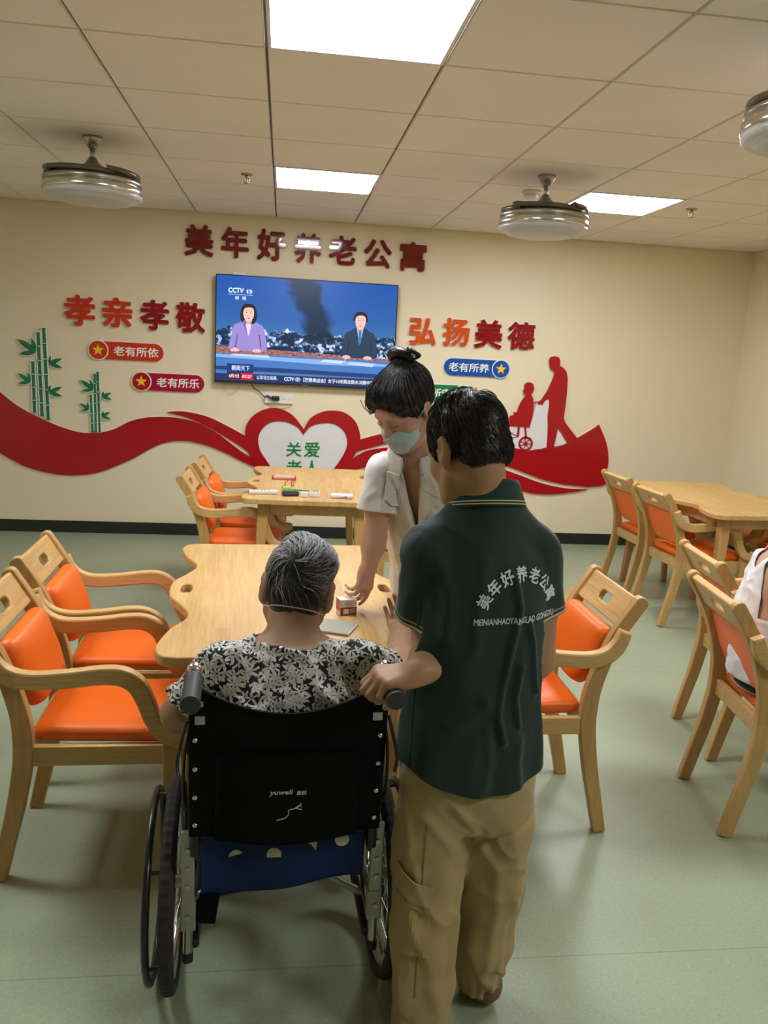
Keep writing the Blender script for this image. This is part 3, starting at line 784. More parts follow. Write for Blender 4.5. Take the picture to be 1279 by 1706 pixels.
# newsreaders
def reader(cx, hv, sc, hair, coat, shirt, fem):
    q = lambda pts: [(cx+a*sc*1.08, hv+(b if b < 0.095 else b-0.04 if b < 0.22 else b-0.04)*1.3) for a, b in pts]
    shape('screen_coat', q([(-0.020, 0.095), (0.020, 0.095), (0.062, 0.125), (0.082, 0.145), (0.100, 0.25), (0.098, 0.315), (0.045, 0.325), (0.0, 0.325), (-0.055, 0.325), (-0.105, 0.315), (-0.098, 0.25), (-0.080, 0.145), (-0.060, 0.125)]), coat, 5, 4)
    shape('screen_coat_shade', q([(-0.062, 0.20), (-0.056, 0.20), (-0.066, 0.30), (-0.074, 0.30)]), tuple(int(k*0.62) for k in coat), 6)
    shape('screen_coat_shade', q([(0.058, 0.20), (0.064, 0.20), (0.074, 0.30), (0.066, 0.30)]), tuple(int(k*0.62) for k in coat), 6)
    shape('screen_shirt', q([(-0.020, 0.095), (0.020, 0.095), (0.004, 0.21), (-0.004, 0.21)]), shirt, 6)
    if not fem: shape('screen_tie', q([(-0.006, 0.11), (0.006, 0.11), (0.009, 0.20), (0, 0.225), (-0.009, 0.20)]), (60, 110, 165), 7)
    else: shape('screen_lapel', q([(-0.022, 0.095), (-0.010, 0.16), (-0.002, 0.22), (-0.022, 0.15), (-0.034, 0.115)]), (110, 96, 158), 7)
    shape('screen_neck', q([(-0.016, 0.05), (0.016, 0.05), (0.016, 0.105), (0, 0.125), (-0.016, 0.105)]), (205, 150, 142), 7, 3)
    if fem: shape('screen_hair', q([(0, -0.062), (0.030, -0.050), (0.042, -0.015), (0.046, 0.035), (0.036, 0.075), (0.018, 0.085), (-0.018, 0.085), (-0.038, 0.072), (-0.046, 0.03), (-0.042, -0.015), (-0.030, -0.050)]), hair, 8 if not fem else 6, 4)
    else: shape('screen_hair', q([(0, -0.062), (0.026, -0.054), (0.038, -0.025), (0.035, 0.012), (-0.035, 0.012), (-0.038, -0.025), (-0.026, -0.054)]), hair, 7, 4)
    shape('screen_face', q([(0.002, -0.036), (0.024, -0.028), (0.029, 0.0), (0.026, 0.035), (0.012, 0.065), (0, 0.071), (-0.012, 0.065), (-0.026, 0.035), (-0.029, 0.0), (-0.022, -0.026)]), (232, 182, 172), 8, 4)
    for sx in (-0.012, 0.012):
        shape('screen_eye', q([(sx-0.006, 0.003), (sx, 0.0), (sx+0.006, 0.003), (sx, 0.006)]), (48, 32, 40), 9)
        shape('screen_brow', q([(sx-0.008, -0.008), (sx, -0.012), (sx+0.008, -0.008), (sx, -0.009)]), (52, 36, 40), 9)
    shape('screen_nose', q([(-0.003, 0.026), (0.003, 0.026), (0.004, 0.031), (-0.004, 0.031)]), (196, 138, 130), 9)
    shape('screen_mouth', q([(-0.009, 0.045), (0, 0.042), (0.009, 0.045), (0, 0.050)]), (186, 60, 70), 9)
    for sx in (-0.075, 0.045):
        shape('screen_hand', q([(sx-0.018, 0.315), (sx, 0.305), (sx+0.022, 0.312), (sx+0.026, 0.328), (sx, 0.332), (sx-0.02, 0.328)]), (226, 176, 172), 9, 3)
reader(0.176, 0.335, 0.93, (20, 16, 26), (146, 128, 196), (216, 200, 224), True)
reader(0.800, 0.350, 0.93, (14, 18, 30), (22, 52, 78), (140, 176, 216), False)
shape('screen_pen', [(0.722, 0.715), (0.728, 0.712), (0.722, 0.77), (0.716, 0.77)], (210, 180, 170), 11)
# channel logo and captions
stext('CCTV', 0.105, 0.135, 0.085, 0.048, (214, 226, 246), 4, 0.035, 0.1)
shape('screen_logo_panel', pill_outline(0.157, 0.199, 0.14, 0.042, 6), (78, 118, 186), 3)
stext('13', 0.178, 0.14, 0.026, 0.036, (240, 244, 252), 4, 0.02)
shape('screen_line', [(0.062, 0.172), (0.196, 0.172), (0.196, 0.176), (0.062, 0.176)], (190, 208, 236), 4)
stext('新  闻', 0.130, 0.205, 0.060, 0.036, (206, 220, 244), 4)
shape('screen_caption_box', [(0.062, 0.832), (0.208, 0.832), (0.208, 0.918), (0.062, 0.918)], (10, 44, 112), 5)
stext('朝闻天下', 0.137, 0.872, 0.100, 0.052, (206, 224, 250), 6)
shape('screen_date_box', [(0.062, 0.918), (0.140, 0.918), (0.140, 0.985), (0.062, 0.985)], (86, 14, 44), 5)
shape('screen_time_box', [(0.140, 0.918), (0.208, 0.918), (0.208, 0.985), (0.140, 0.985)], (186, 20, 44), 5)
stext('8月7日', 0.101, 0.952, 0.055, 0.034, (240, 236, 240), 6)
stext('07:27', 0.173, 0.952, 0.052, 0.030, (250, 240, 240), 6)
shape('screen_ticker', [(0.208, 0.925), (1, 0.925), (1, 0.99), (0.208, 0.99)], (14, 40, 88), 4)
stext('以军设立临南,', 0.285, 0.955, 0.115, 0.040, (208, 220, 242), 6)
shape('screen_ticker_pill', pill_outline(0.438, 0.475, 0.957, 0.040, 6), (196, 204, 224), 5)
stext('CCTV', 0.408, 0.957, 0.054, 0.036, (236, 240, 250), 6, 0.03)
stext('新闻', 0.457, 0.957, 0.032, 0.030, (20, 40, 100), 6, 0.01)
stext('【巴黎奥运会】女子10米跳台跳水决赛中国', 0.690, 0.957, 0.400, 0.042, (232, 236, 246), 6)

# above and below the television
t = thing('set_top_device', 'small white device sticking up behind the top edge of the television', 'device', (-0.37, YW, 2.125))
MB().box((0, -0.03, 0.004), (0.105, 0.05, 0.030)).build('body', 'white_plastic', t, bevel=0.008, segs=3)
MB().box((0.058, -0.03, 0.002), (0.06, 0.035, 0.02)).build('side_module', 'white_plastic', t, bevel=0.006, segs=3)
t = thing('power_socket', 'white wall socket strip with a plug, under the television', 'socket', (-0.02, YW, 1.165))
MB().box((-0.01, -0.012, 0.0), (0.23, 0.024, 0.074)).build('face_plate', 'white_plastic', t, bevel=0.005, segs=3)
m = MB()
for sx in (0.03, 0.075):
    for a in (-0.008, 0.008):
        m.box((sx+a, -0.0242, 0.0), (0.003, 0.002, 0.012), (0, 0.4 if a > 0 else -0.4, 0))
m.build('socket_slots', 'black_plastic', t)
t = thing('power_plug', 'black power plug pushed into the socket under the television', 'plug', (-0.055, YW-0.024, 1.172))
MB().box((0, -0.018, 0), (0.062, 0.036, 0.036)).build('plug_body', 'black_plastic', t, bevel=0.008, segs=3)
MB().tube([(-0.02, -0.02, 0), (-0.05, -0.02, 0.004), (-0.07, -0.015, 0.02)], 0.008, 10).build('strain_relief', 'black_plastic', t)
def cable(label, pts, r, mat):
    o = MB().tube(catmull(pts, 8), r, 8).build('cable', mat)
    return tag(o, label, 'cable', 'cables under the television')
M['cable_cream'] = plain('cream_cable', (0.62, 0.50, 0.26, 1), 0.4)
M['cable_yellow'] = plain('yellow_cable', (0.60, 0.42, 0.06, 1), 0.4)
cable('black cable hanging from the television down to the plug', [(-0.26, YW-0.03, 1.300), (-0.24, YW-0.03, 1.255), (-0.185, YW-0.02, 1.215), (-0.145, YW-0.035, 1.180), (-0.125, YW-0.039, 1.192)], 0.0038, 'black_plastic')
cable('cream cable loop hanging at the lower left corner of the television', [(-0.46, YW-0.03, 1.300), (-0.462, YW-0.025, 1.23), (-0.42, YW-0.02, 1.195), (-0.37, YW-0.02, 1.225), (-0.365, YW-0.03, 1.300)], 0.003, 'cable_cream')
cable('thin yellow cable curving under the white socket strip', [(-0.122, YW-0.004, 1.122), (-0.09, YW-0.012, 1.105), (-0.01, YW-0.012, 1.092), (0.05, YW-0.012, 1.105), (0.075, YW-0.004, 1.120)], 0.0025, 'cable_yellow')
# ------------------------------------------------------------------ chairs
M['leather'] = plain('orange_leatherette', (0.80, 0.135, 0.004, 1), 0.40, var=0.05, vscale=3, bump=0.12, bscale=420)
M['seam_thread'] = plain('dark_orange_piping', (0.50, 0.05, 0.004, 1), 0.45)
XZ = Matrix(((1, 0, 0, 0), (0, 0, -1, 0), (0, 1, 0, 0), (0, 0, 0, 1)))      # plate XY -> world XZ, thickness along -y

def profile_outline(path, widths, n=5, cap=True):
    """closed outline of a bar of varying width along a path in a plane, round at its ends"""
    P = np.array(catmull(path, n)); W = np.interp(np.linspace(0, 1, len(P)), np.linspace(0, 1, len(widths)), widths)/2
    T = np.gradient(P, axis=0); T /= np.linalg.norm(T, axis=1, keepdims=True)
    N = np.stack([-T[:, 1], T[:, 0]], 1)
    a = P+N*W[:, None]; b = P-N*W[:, None]
    o = [tuple(map(float, q)) for q in a]
    if cap:
        for k in range(1, 6):
            t = PI/2-PI*k/6
            o.append(tuple(map(float, P[-1]+T[-1]*W[-1]*math.cos(t)*0.8+N[-1]*W[-1]*math.sin(t))))
    o += [tuple(map(float, q)) for q in b[::-1]]
    return o
def plate_xz(outlines, y, thick, bevel=0.004):
    vs, fs = curve_solid(outlines, thick, bevel, 1)
    return MB().add(vs, fs, 0, False, Matrix.Translation((0, y+thick/2, 0)) @ XZ)

def pillow(outline, front, back, frame, n=1):
    """stuffed cushion: outline (u, v) scaled inwards in rings; frame maps (u, v, w)"""
    O = np.array(outline); c = O.mean(0)
    prof = [(0.05, front, 1), (0.35, front*0.99, 1), (0.62, front*0.95, 1), (0.80, front*0.86, 1), (0.90, front*0.74, 1), (0.96, front*0.55, 1), (0.99, front*0.28, 1), (1.0, 0.0, 1), (0.985, -back*0.6, 1), (0.95, -back*0.9, 1), (0.85, -back, 1), (0.05, -back, 1)]
    rings = []
    for s, w, _ in prof:
        rings.append([tuple(frame((*(c+(p-c)*s), w))) for p in O])
    m = MB(); m.loft(rings, 0, True, True)
    return m
def rrect(w0, w1, h, r, n=5, cut=0.0):
    """rounded outline, w0 wide at the bottom, w1 at the top, h tall, bottom corners cut"""
    pts = []
    if cut > 0:
        B = [(-w0/2+cut, -h/2), (w0/2-cut, -h/2), (w1/2, -h/2+cut*1.5), (w1/2, h/2), (-w1/2, h/2), (-w1/2, -h/2+cut*1.5)]
    else:
        B = [(-w0/2, -h/2), (w0/2, -h/2), (w1/2, h/2), (-w1/2, h/2)]
    N = len(B)
    for i in range(N):
        p = np.array(B[i]); a = np.array(B[i-1])-p; b = np.array(B[(i+1) % N])-p
        ra = a/np.linalg.norm(a); rb = b/np.linalg.norm(b)
        A = p+ra*r; Bq = p+rb*r
        for k in range(n+1):
            t = k/n
            pts.append(tuple(map(float, (1-t)**2*A+2*t*(1-t)*p+t*t*Bq)))
    # resample evenly
    P = np.array(pts+[pts[0]]); L = np.concatenate([[0], np.cumsum(np.linalg.norm(np.diff(P, axis=0), axis=1))])
    s = np.linspace(0, L[-1], 65)[:-1]
    return [(float(np.interp(q, L, P[:, 0])), float(np.interp(q, L, P[:, 1]))) for q in s]

POST = [(-0.285, 0.002), (-0.258, 0.12), (-0.228, 0.25), (-0.207, 0.38), (-0.205, 0.46), (-0.214, 0.53), (-0.240, 0.62), (-0.282, 0.72), (-0.345, 0.822)]
ARM = [(-0.287, 0.735), (-0.268, 0.685), (-0.232, 0.650), (-0.17, 0.635), (-0.07, 0.640), (0.02, 0.650), (0.075, 0.646), (0.115, 0.620), (0.140, 0.57), (0.158, 0.52), (0.186, 0.477), (0.225, 0.457), (0.268, 0.453)]
FRONT = [(0.222, 0.002), (0.214, 0.15), (0.208, 0.30), (0.208, 0.43)]
def make_chair(label, group):
    t = thing('dining_chair', label, 'chair', (0, 0, 0), 0, group)
    for s in (1, -1):
        plate_xz([profile_outline(POST, [0.042, 0.046, 0.050, 0.054, 0.056, 0.052, 0.048, 0.046, 0.046])], s*0.196, 0.034).build('rear_leg', 'wood_z', t)
        plate_xz([profile_outline(FRONT, [0.036, 0.040, 0.044, 0.048])], s*0.214, 0.034).build('front_leg', 'wood_z', t)
        plate_xz([profile_outline(ARM, [0.040, 0.048, 0.052, 0.050, 0.050, 0.052, 0.054, 0.054, 0.050, 0.048, 0.048, 0.050, 0.048])], s*0.2315, 0.036, 0.007).build('armrest', 'wood_x', t)
    # frame under the seat
    m = MB()
    for s in (1, -1): m.box((0.005, s*0.196, 0.392), (0.40, 0.024, 0.060))
    m.box((0.196, 0, 0.392), (0.024, 0.37, 0.060)).box((-0.200, 0, 0.392), (0.024, 0.36, 0.060))
    m.build('seat_frame', 'wood_x', t, bevel=0.003)
    # top rail with its hand slot, leaning with the posts
    d = Vector((-0.345+0.282, 0, 0.822-0.72)).normalized(); nrm = Vector((d.z, 0, -d.x))
    o = Vector((-0.314, 0, 0.771))
    F = Matrix(((0, d.x, nrm.x, o.x), (1, 0, 0, 0), (0, d.z, nrm.z, o.z), (0, 0, 0, 1)))
    hh = 0.064
    outer = [(-0.181, -0.052), (0.181, -0.052), (0.181, hh), (-0.181, hh)]
    slot = [(a, b+0.004) for a, b in pill_outline(-0.050, 0.050, 0.0, 0.034, 8)]
    vs, fs = curve_solid([outer, slot], 0.026, 0.006, 2)
    MB().add(vs, fs, 0, False, F @ Matrix.Translation((0, 0, -0.013))).build('top_rail', 'wood_y', t)
    # cushions
    d2 = Vector((-0.276+0.214, 0, 0.705-0.53)).normalized(); n2 = Vector((d2.z, 0, -d2.x))
    o2 = Vector((-0.232, 0, 0.612))
    pillow(rrect(0.335, 0.345, 0.232, 0.035, cut=0.045), 0.052, 0.012, lambda p: o2+Vector((0, 1, 0))*p[0]+d2*p[1]+n2*p[2]).build('back_cushion', 'leather', t)
    pillow(rrect(0.355, 0.395, 0.420, 0.03), 0.028, 0.028, lambda p: Vector((0.020+p[1], p[0], 0.448+p[2]))).build('seat_cushion', 'leather', t)
    return t
def place(src, label, x, y, deg, group):
    c = copy_tree(src); c.location = (x, y, 0); c.rotation_euler = (0, 0, math.radians(deg))
    c['label'] = label; c['group'] = group
    return c
G_F, G_B, G_R, G_N = 'chairs at the near table', 'chairs at the far table', 'chairs at the right table', 'chairs at the table cut by the right edge'
ch = make_chair('orange wooden armchair at the left edge of the photo, nearest on the left', G_F)
ch.location = (-0.505, 2.46, 0); ch.rotation_euler = (0, 0, math.radians(1))
place(ch, 'orange wooden armchair on the left, second from the front, tucked at the near table', -0.535, 3.00, 2, G_F)
place(ch, 'orange wooden armchair turned to the right side of the near table, beside the green polo', 0.835, 2.63, 180, G_F)
place(ch, 'orange wooden armchair left of the far table, nearer one of two', -0.215, 4.85, -1, G_B)
place(ch, 'orange wooden armchair left of the far table, the one nearest the wall', -0.19, 5.39, -2, G_B)
place(ch, 'orange wooden armchair right of the far table, mostly behind the nurse', 0.80, 4.86, 182, G_B)
place(ch, 'empty orange wooden armchair left of the right table, nearest the wall', 2.67, 5.40, 2, G_R)
place(ch, 'empty orange wooden armchair left of the right table, nearer of two', 2.645, 4.80, 3, G_R)
place(ch, 'orange wooden armchair beyond the right table, its armrest seen beneath the tabletop', 3.42, 4.78, 183, G_R)
place(ch, 'orange wooden armchair on the far side of the right table, nearest the wall corner', 3.40, 5.34, 182, G_R)
place(ch, 'wooden armchair under the seated person in the white vest at the right edge', 1.862, 2.545, -7, G_N)
place(ch, 'empty wooden armchair just beyond the chair of the person in the white vest', 2.095, 3.075, -6.5, G_N)

# ------------------------------------------------------------------ tables
def table_outline(L=1.30, n=6):
    h = L/2
    right = [(0.33, -h), (0.372, -h+0.014), (0.392, -h+0.06), (0.392, -h+0.115), (0.368, -0.42), (0.330, -0.33), (0.328, -0.26), (0.360, -0.17), (0.393, -0.09), (0.400, 0.0), (0.393, 0.09), (0.360, 0.17), (0.328, 0.26), (0.330, 0.33), (0.368, 0.42), (0.392, h-0.115), (0.392, h-0.06), (0.372, h-0.014), (0.33, h)]
    R = catmull(right, n)
    return R+[(-x, y) for x, y in R[::-1]]
def hand_hole(x):
    return [(x+0.019*math.copysign(abs(math.cos(a))**0.7, math.cos(a)), 0.052*math.copysign(abs(math.sin(a))**0.8, math.sin(a))) for a in [2*PI*k/28 for k in range(28)]]
def make_table(label, group):
    t = thing('dining_table', label, 'table', (0, 0, 0), 0, group)
    vs, fs = curve_solid([table_outline(), hand_hole(0.345), hand_hole(-0.345)], 0.030, 0.005, 2)
    MB().add(vs, fs, 0, False, Matrix.Translation((0, 0, 0.720))).build('tabletop', 'wood_y', t)
    m = MB()
    for s in (1, -1): m.box((s*0.262, 0, 0.682), (0.024, 1.06, 0.076)).box((0, s*0.528, 0.682), (0.50, 0.024, 0.076))
    m.build('apron', 'wood_y', t, bevel=0.003)
    for sx in (1, -1):
        for sy in (1, -1):
            P = [(sx*0.312, sy*0.578, 0.001), (sx*0.288, sy*0.552, 0.35), (sx*0.270, sy*0.532, 0.719)]
            m = MB(); rings = []
            for (x, y, z), w in zip(P, (0.038, 0.050, 0.064)):
                rings.append([(x-w/2, y-w/2, z), (x+w/2, y-w/2, z), (x+w/2, y+w/2, z), (x-w/2, y+w/2, z)])
            m.loft(rings, 0, False); m.build('leg', 'wood_z', t, bevel=0.007, segs=3)
    return t
tb = make_table('wavy-edged wooden table with hand holes in front of the wheelchair', 'wavy-edged wooden tables')
tb.location = (0.035, 2.775, 0); tb.rotation_euler = (0, 0, math.radians(3))
def place_table(label, x, y, deg):
    c = copy_tree(tb); c.location = (x, y, 0); c.rotation_euler = (0, 0, math.radians(deg)); c['label'] = label
    return c
place_table('wavy-edged wooden table under the heart and television, with small things on it', 0.195, 5.12, -1.5)
place_table('empty wavy-edged wooden table in the right corner of the room', 2.90, 5.06, 3)
place_table('wooden table out of frame before the person in the white vest', 2.62, 2.72, -7)
# ------------------------------------------------------------------ wheelchair
M['rubber'] = plain('tyre_rubber', (0.022, 0.020, 0.020, 1), 0.75)
M['black_fabric'] = plain('black_nylon', (0.0035, 0.0035, 0.004, 1), 0.8, var=0.3, vscale=6, bump=0.25, bscale=900, spec=0.12)
M['black_frame'] = plain('black_frame_paint', (0.012, 0.012, 0.012, 1), 0.3)
M['blue_fabric'] = plain('blue_canvas', (0.006, 0.022, 0.095, 1), 0.7, var=0.12, vscale=8, bump=0.25, bscale=700, spec=0.25)
M['cream_velcro'] = plain('cream_velcro', (0.50, 0.47, 0.32, 1), 0.9, var=0.12, vscale=60, bump=0.4, bscale=900)
M['steel'] = plain('brushed_steel', (0.48, 0.47, 0.45, 1), 0.28, 1.0)
M['grey_paint'] = plain('silver_grey_frame', (0.36, 0.36, 0.35, 1), 0.35, 0.6)
M['red_ring'] = plain('red_ring', (0.5, 0.02, 0.02, 1), 0.3)
M['grip'] = plain('grip_rubber', (0.035, 0.036, 0.038, 1), 0.55)
M['white_thread'] = plain('white_print', (0.62, 0.62, 0.60, 1), 0.5)
WC = thing('wheelchair', 'black wheelchair with a blue seat cover carrying the grey-haired person', 'wheelchair', (0.024, 1.88, 0), math.radians(2.5))
WR = 0.252
def yz_ring(x, r, tr, n=56, m=10, cz=WR, cyy=0.0, bump=0.0):
    rings = []
    for i in range(n):
        a = 2*PI*i/n
        rr = r+(bump if i % 2 else 0)
        rings.append([(x+tr*math.cos(b), cyy+(rr+tr*math.sin(b))*math.cos(a), cz+(rr+tr*math.sin(b))*math.sin(a)) for b in [2*PI*k/m for k in range(m)]])
    return rings
for s in (-1, 1):
    wx_ = s*0.260
    w = bpy.data.objects.new('rear_wheel', None); COL.objects.link(w); w.parent = WC
    # tyre with blocky tread
    m = MB(); n = 120; prof = [(-0.015, -0.012), (-0.018, 0.000), (-0.014, 0.011), (-0.007, 0.0155), (0.007, 0.0155), (0.014, 0.011), (0.018, 0.000), (0.015, -0.012)]
    rings = []
    for i in range(n):
        a = 2*PI*i/n; tread = 0.0022 if i % 2 else 0
        rings.append([(wx_+px, (WR-0.0155+pr_-(tread if pr_ > 0.005 else 0))*math.cos(a), WR+(WR-0.0155+pr_-(tread if pr_ > 0.005 else 0))*math.sin(a)) for px, pr_ in prof])
    m.loft(rings, 0, False, False, True); m.build('tyre', 'rubber', w)
    m = MB(); m.loft(yz_ring(wx_, WR-0.033, 0.011), 0, True, False, True); m.build('wheel_rim', 'steel', w)
    m = MB()
    m.tube([(wx_-0.035, 0, WR), (wx_+0.035, 0, WR)], 0.016, 20); m.tube([(wx_-0.030, 0, WR), (wx_-0.026, 0, WR)], 0.026, 20); m.tube([(wx_+0.026, 0, WR), (wx_+0.030, 0, WR)], 0.026, 20)
    m.build('hub', 'steel', w)
    for k in range(32):
        a = 2*PI*k/32; side = 1 if k % 2 else -1; off = 0.55*(1 if (k//2) % 2 else -1)
        MB().tube([(wx_+side*0.027, 0.024*math.cos(a+off), WR+0.024*math.sin(a+off)), (wx_, (WR-0.042)*math.cos(a), WR+(WR-0.042)*math.sin(a))], 0.0011, 6).build('spoke', 'chrome', w)
    # hand rim stands off outside the wheel
    m = MB(); hr = WR-0.030; m.loft(yz_ring(wx_+s*0.046, hr, 0.0095, 64, 10), 0, True, False, True)
    m.build('hand_rim', 'black_frame', w)
    for k in range(6):
        a = 2*PI*k/6+0.35
        MB().tube([(wx_+s*0.006, (WR-0.034)*math.cos(a), WR+(WR-0.034)*math.sin(a)), (wx_+s*0.046, hr*math.cos(a), WR+hr*math.sin(a))], 0.005, 8).build('hand_rim_stub', 'black_frame', w)
    # brake lever with its cable housing by the handle
    m = MB(); m.tube(catmull([(s*0.215, -0.245, 0.80), (s*0.226, -0.258, 0.755), (s*0.233, -0.275, 0.715), (s*0.226, -0.290, 0.690)], 6), 0.006, 8, flat=((1, 0, 0), 0.6)); m.build('brake_lever', 'black_frame', WC)
    MB().tube(catmull([(s*0.206, -0.235, 0.80), (s*0.222, -0.220, 0.70), (s*0.224, -0.200, 0.58), (s*0.222, -0.08, 0.50)], 8), 0.0035, 8).build('brake_cable', 'black_frame', WC)
    # caster
    c = bpy.data.objects.new('caster', None); COL.objects.link(c); c.parent = WC
    m = MB(); m.loft(yz_ring(s*0.215, 0.068, 0.014, 40, 10, 0.0825, 0.40), 0, True, False, True); m.build('caster_tyre', 'rubber', c)
    m = MB(); m.tube([(s*0.215-0.012, 0.40, 0.0825), (s*0.215+0.012, 0.40, 0.0825)], 0.056, 24); m.build('caster_wheel', 'grey_plastic', c)
    m = MB()
    for q in (-0.022, 0.022): m.bar([(s*0.215+q, 0.40, 0.0825), (s*0.215+q, 0.39, 0.17)], 0.005, 0.025, (1, 0, 0))
    m.box((s*0.215, 0.39, 0.175), (0.052, 0.035, 0.010)).tube([(s*0.215, 0.385, 0.17), (s*0.215, 0.385, 0.27)], 0.014, 12); m.build('caster_fork', 'steel', c)
    # side frame tubes
    m = MB(); X = s*0.199
    m.tube(catmull([(X, -0.205, 0.46), (X, -0.210, 0.56), (X, -0.225, 0.70), (X, -0.240, 0.85), (X, -0.252, 0.893), (X, -0.285, 0.908), (X, -0.39, 0.903)], 6), 0.0115, 12)
    m.tube([(X, -0.205, 0.455), (X, 0.33, 0.455), ], 0.0115, 12)
    m.tube(catmull([(X, -0.195, 0.225), (X, 0.10, 0.225), (X, 0.34, 0.235), (X, 0.385, 0.25), (X, 0.385, 0.40), (X, 0.36, 0.455)], 5), 0.0115, 12)
    m.tube(catmull([(X, -0.21, 0.64), (X, -0.12, 0.645), (X, 0.16, 0.645), (X, 0.215, 0.625), (X, 0.225, 0.575), (X, 0.225, 0.46)], 6), 0.0105, 12)
    m.build('side_frame', 'black_frame', WC)
    m = MB().box((X+s*0.006, 0.02, 0.55), (0.006, 0.38, 0.155)); m.build('skirt_guard', 'black_plastic', WC, bevel=0.003)
    m = MB(); m.box((X, 0.02, 0.667), (0.052, 0.30, 0.028)); m.build('arm_pad', 'black_fabric', WC, bevel=0.012, segs=3)
    # axle plate and tipping lever
    m = MB(); m.box((s*0.214, -0.200, 0.415), (0.030, 0.012, 0.20)).box((s*0.213, -0.196, 0.305), (0.034, 0.026, 0.075)).box((s*0.220, -0.095, 0.262), (0.008, 0.20, 0.040)).build('axle_plate', 'grey_paint', WC, bevel=0.003)
    for q in (0.47, 0.425, 0.38, 0.305):
        y = -0.2055 if q > 0.33 else -0.2085
        MB().tube([(s*0.214, y, q), (s*0.214, y-0.005, q)], 0.006, 12).build('plate_bolt', 'steel', WC)
    m = MB(); m.tube([(s*0.213, -0.197, 0.30), (s*0.213, -0.203, 0.205)], 0.011, 14); m.build('rear_post_end', 'steel', WC)
    m = MB(); m.tube([(s*0.213, -0.2025, 0.212), (s*0.213, -0.204, 0.190)], 0.0125, 14); m.build('post_tip', 'rubber', WC)
    # push handle: folding joint with chrome button and red ring, ribbed grip
    m = MB(); m.tube([(X, -0.254, 0.885), (X, -0.258, 0.920)], 0.014, 16); m.build('handle_joint', 'black_frame', WC)
    m = MB(); m.sphere((X, -0.262, 0.922), 0.0155, 10, s=(1, 1, 0.8)); m.build('joint_button', 'chrome', WC)
    m = MB(); m.loft([[(X+0.0165*math.cos(a)*q, -0.262+0.0165*math.sin(a)*q, 0.911+h) for a in [2*PI*k/20 for k in range(20)]] for q, h in ((1, 0), (1.05, 0.003), (1, 0.007), (0.7, 0.008))], 0, True); m.build('joint_ring', 'red_ring', WC)
    m = MB(); pts = []; rad = []
    for i in range(25):
        u = i/24; pts.append((X, -0.285-0.112*u, 0.908-0.006*u)); rad.append(0.0175+(0.0012 if i % 2 else 0)+(0.002 if i < 2 or i > 22 else 0))
    m.tube(pts, rad, 18); m.build('hand_grip', 'grip', WC)
    # footrest
    m = MB(); m.tube(catmull([(X, 0.385, 0.36), (X, 0.44, 0.33), (s*0.185, 0.50, 0.13)], 6), 0.010, 10); m.build('footrest_tube', 'black_frame', WC)
    m = MB(); m.box((s*0.105, 0.525, 0.115), (0.15, 0.15, 0.012), (0.12, 0, 0)); m.build('footplate', 'black_plastic', WC, bevel=0.004)
m = MB(); m.tube([(-0.205, -0.05, 0.24), (0.205, 0.02, 0.445)], 0.010, 10).tube([(0.205, -0.07, 0.24), (-0.205, 0.0, 0.445)], 0.010, 10)
m.build('cross_brace', 'grey_paint', WC)

# back upholstery: black sling, sagging along its top edge
def sling(name, X0, X1, topf, botf, yf, mat, thick=0.006, nx=28, nz=16):
    rings_v = []; m = MB(); vs = []; fs = []
    for side in (0, 1):
        for i in range(nx+1):
            u = i/nx; x = X0+(X1-X0)*u
            for j in range(nz+1):
                v = j/nz; z = botf(u)+(topf(u)-botf(u))*v
                vs.append((x, yf(u, z)-(thick if side else 0), z))
    n1 = (nx+1)*(nz+1); ix = lambda s_, i, j: s_*n1+i*(nz+1)+j
    for i in range(nx):
        for j in range(nz):
            fs.append((ix(0, i, j), ix(0, i, j+1), ix(0, i+1, j+1), ix(0, i+1, j)))
            fs.append((ix(1, i, j), ix(1, i+1, j), ix(1, i+1, j+1), ix(1, i, j+1)))
    for i in range(nx):
        for j in (0, nz): fs.append((ix(0, i, j), ix(0, i+1, j), ix(1, i+1, j), ix(1, i, j)))
    for j in range(nz):
        for i in (0, nx): fs.append((ix(0, i, j), ix(0, i, j+1), ix(1, i, j+1), ix(1, i, j)))
    m.add(vs, fs, 0, True)
    return m.build(name, mat, WC)
def back_y(u, z):
    lean = -0.205-0.035*max(0, (z-0.5)/0.36)
    return lean-0.012-0.006*math.sin(PI*u)*math.sin(min(1, max(0, (z-0.47)/0.35))*PI)
back = sling('back_upholstery', -0.211, 0.211, lambda u: 0.905-0.092*math.sin(PI*u)**0.7, lambda u: 0.516-0.004*math.sin(PI*u), back_y, 'black_fabric', 0.007)
for s in (-1, 1):
    for z in (0.545, 0.615, 0.685, 0.755):
        y = back_y(0.03, z)-0.007
        MB().lathe([(0.0058, 0), (0.0054, 0.0016), (0.003, 0.0026), (0.0001, 0.003)], 14, 0, True, Matrix(((1, 0, 0, s*0.198), (0, 0, -1, y+0.0005), (0, 1, 0, z), (0, 0, 0, 1)))).build('rivet', 'chrome', back)
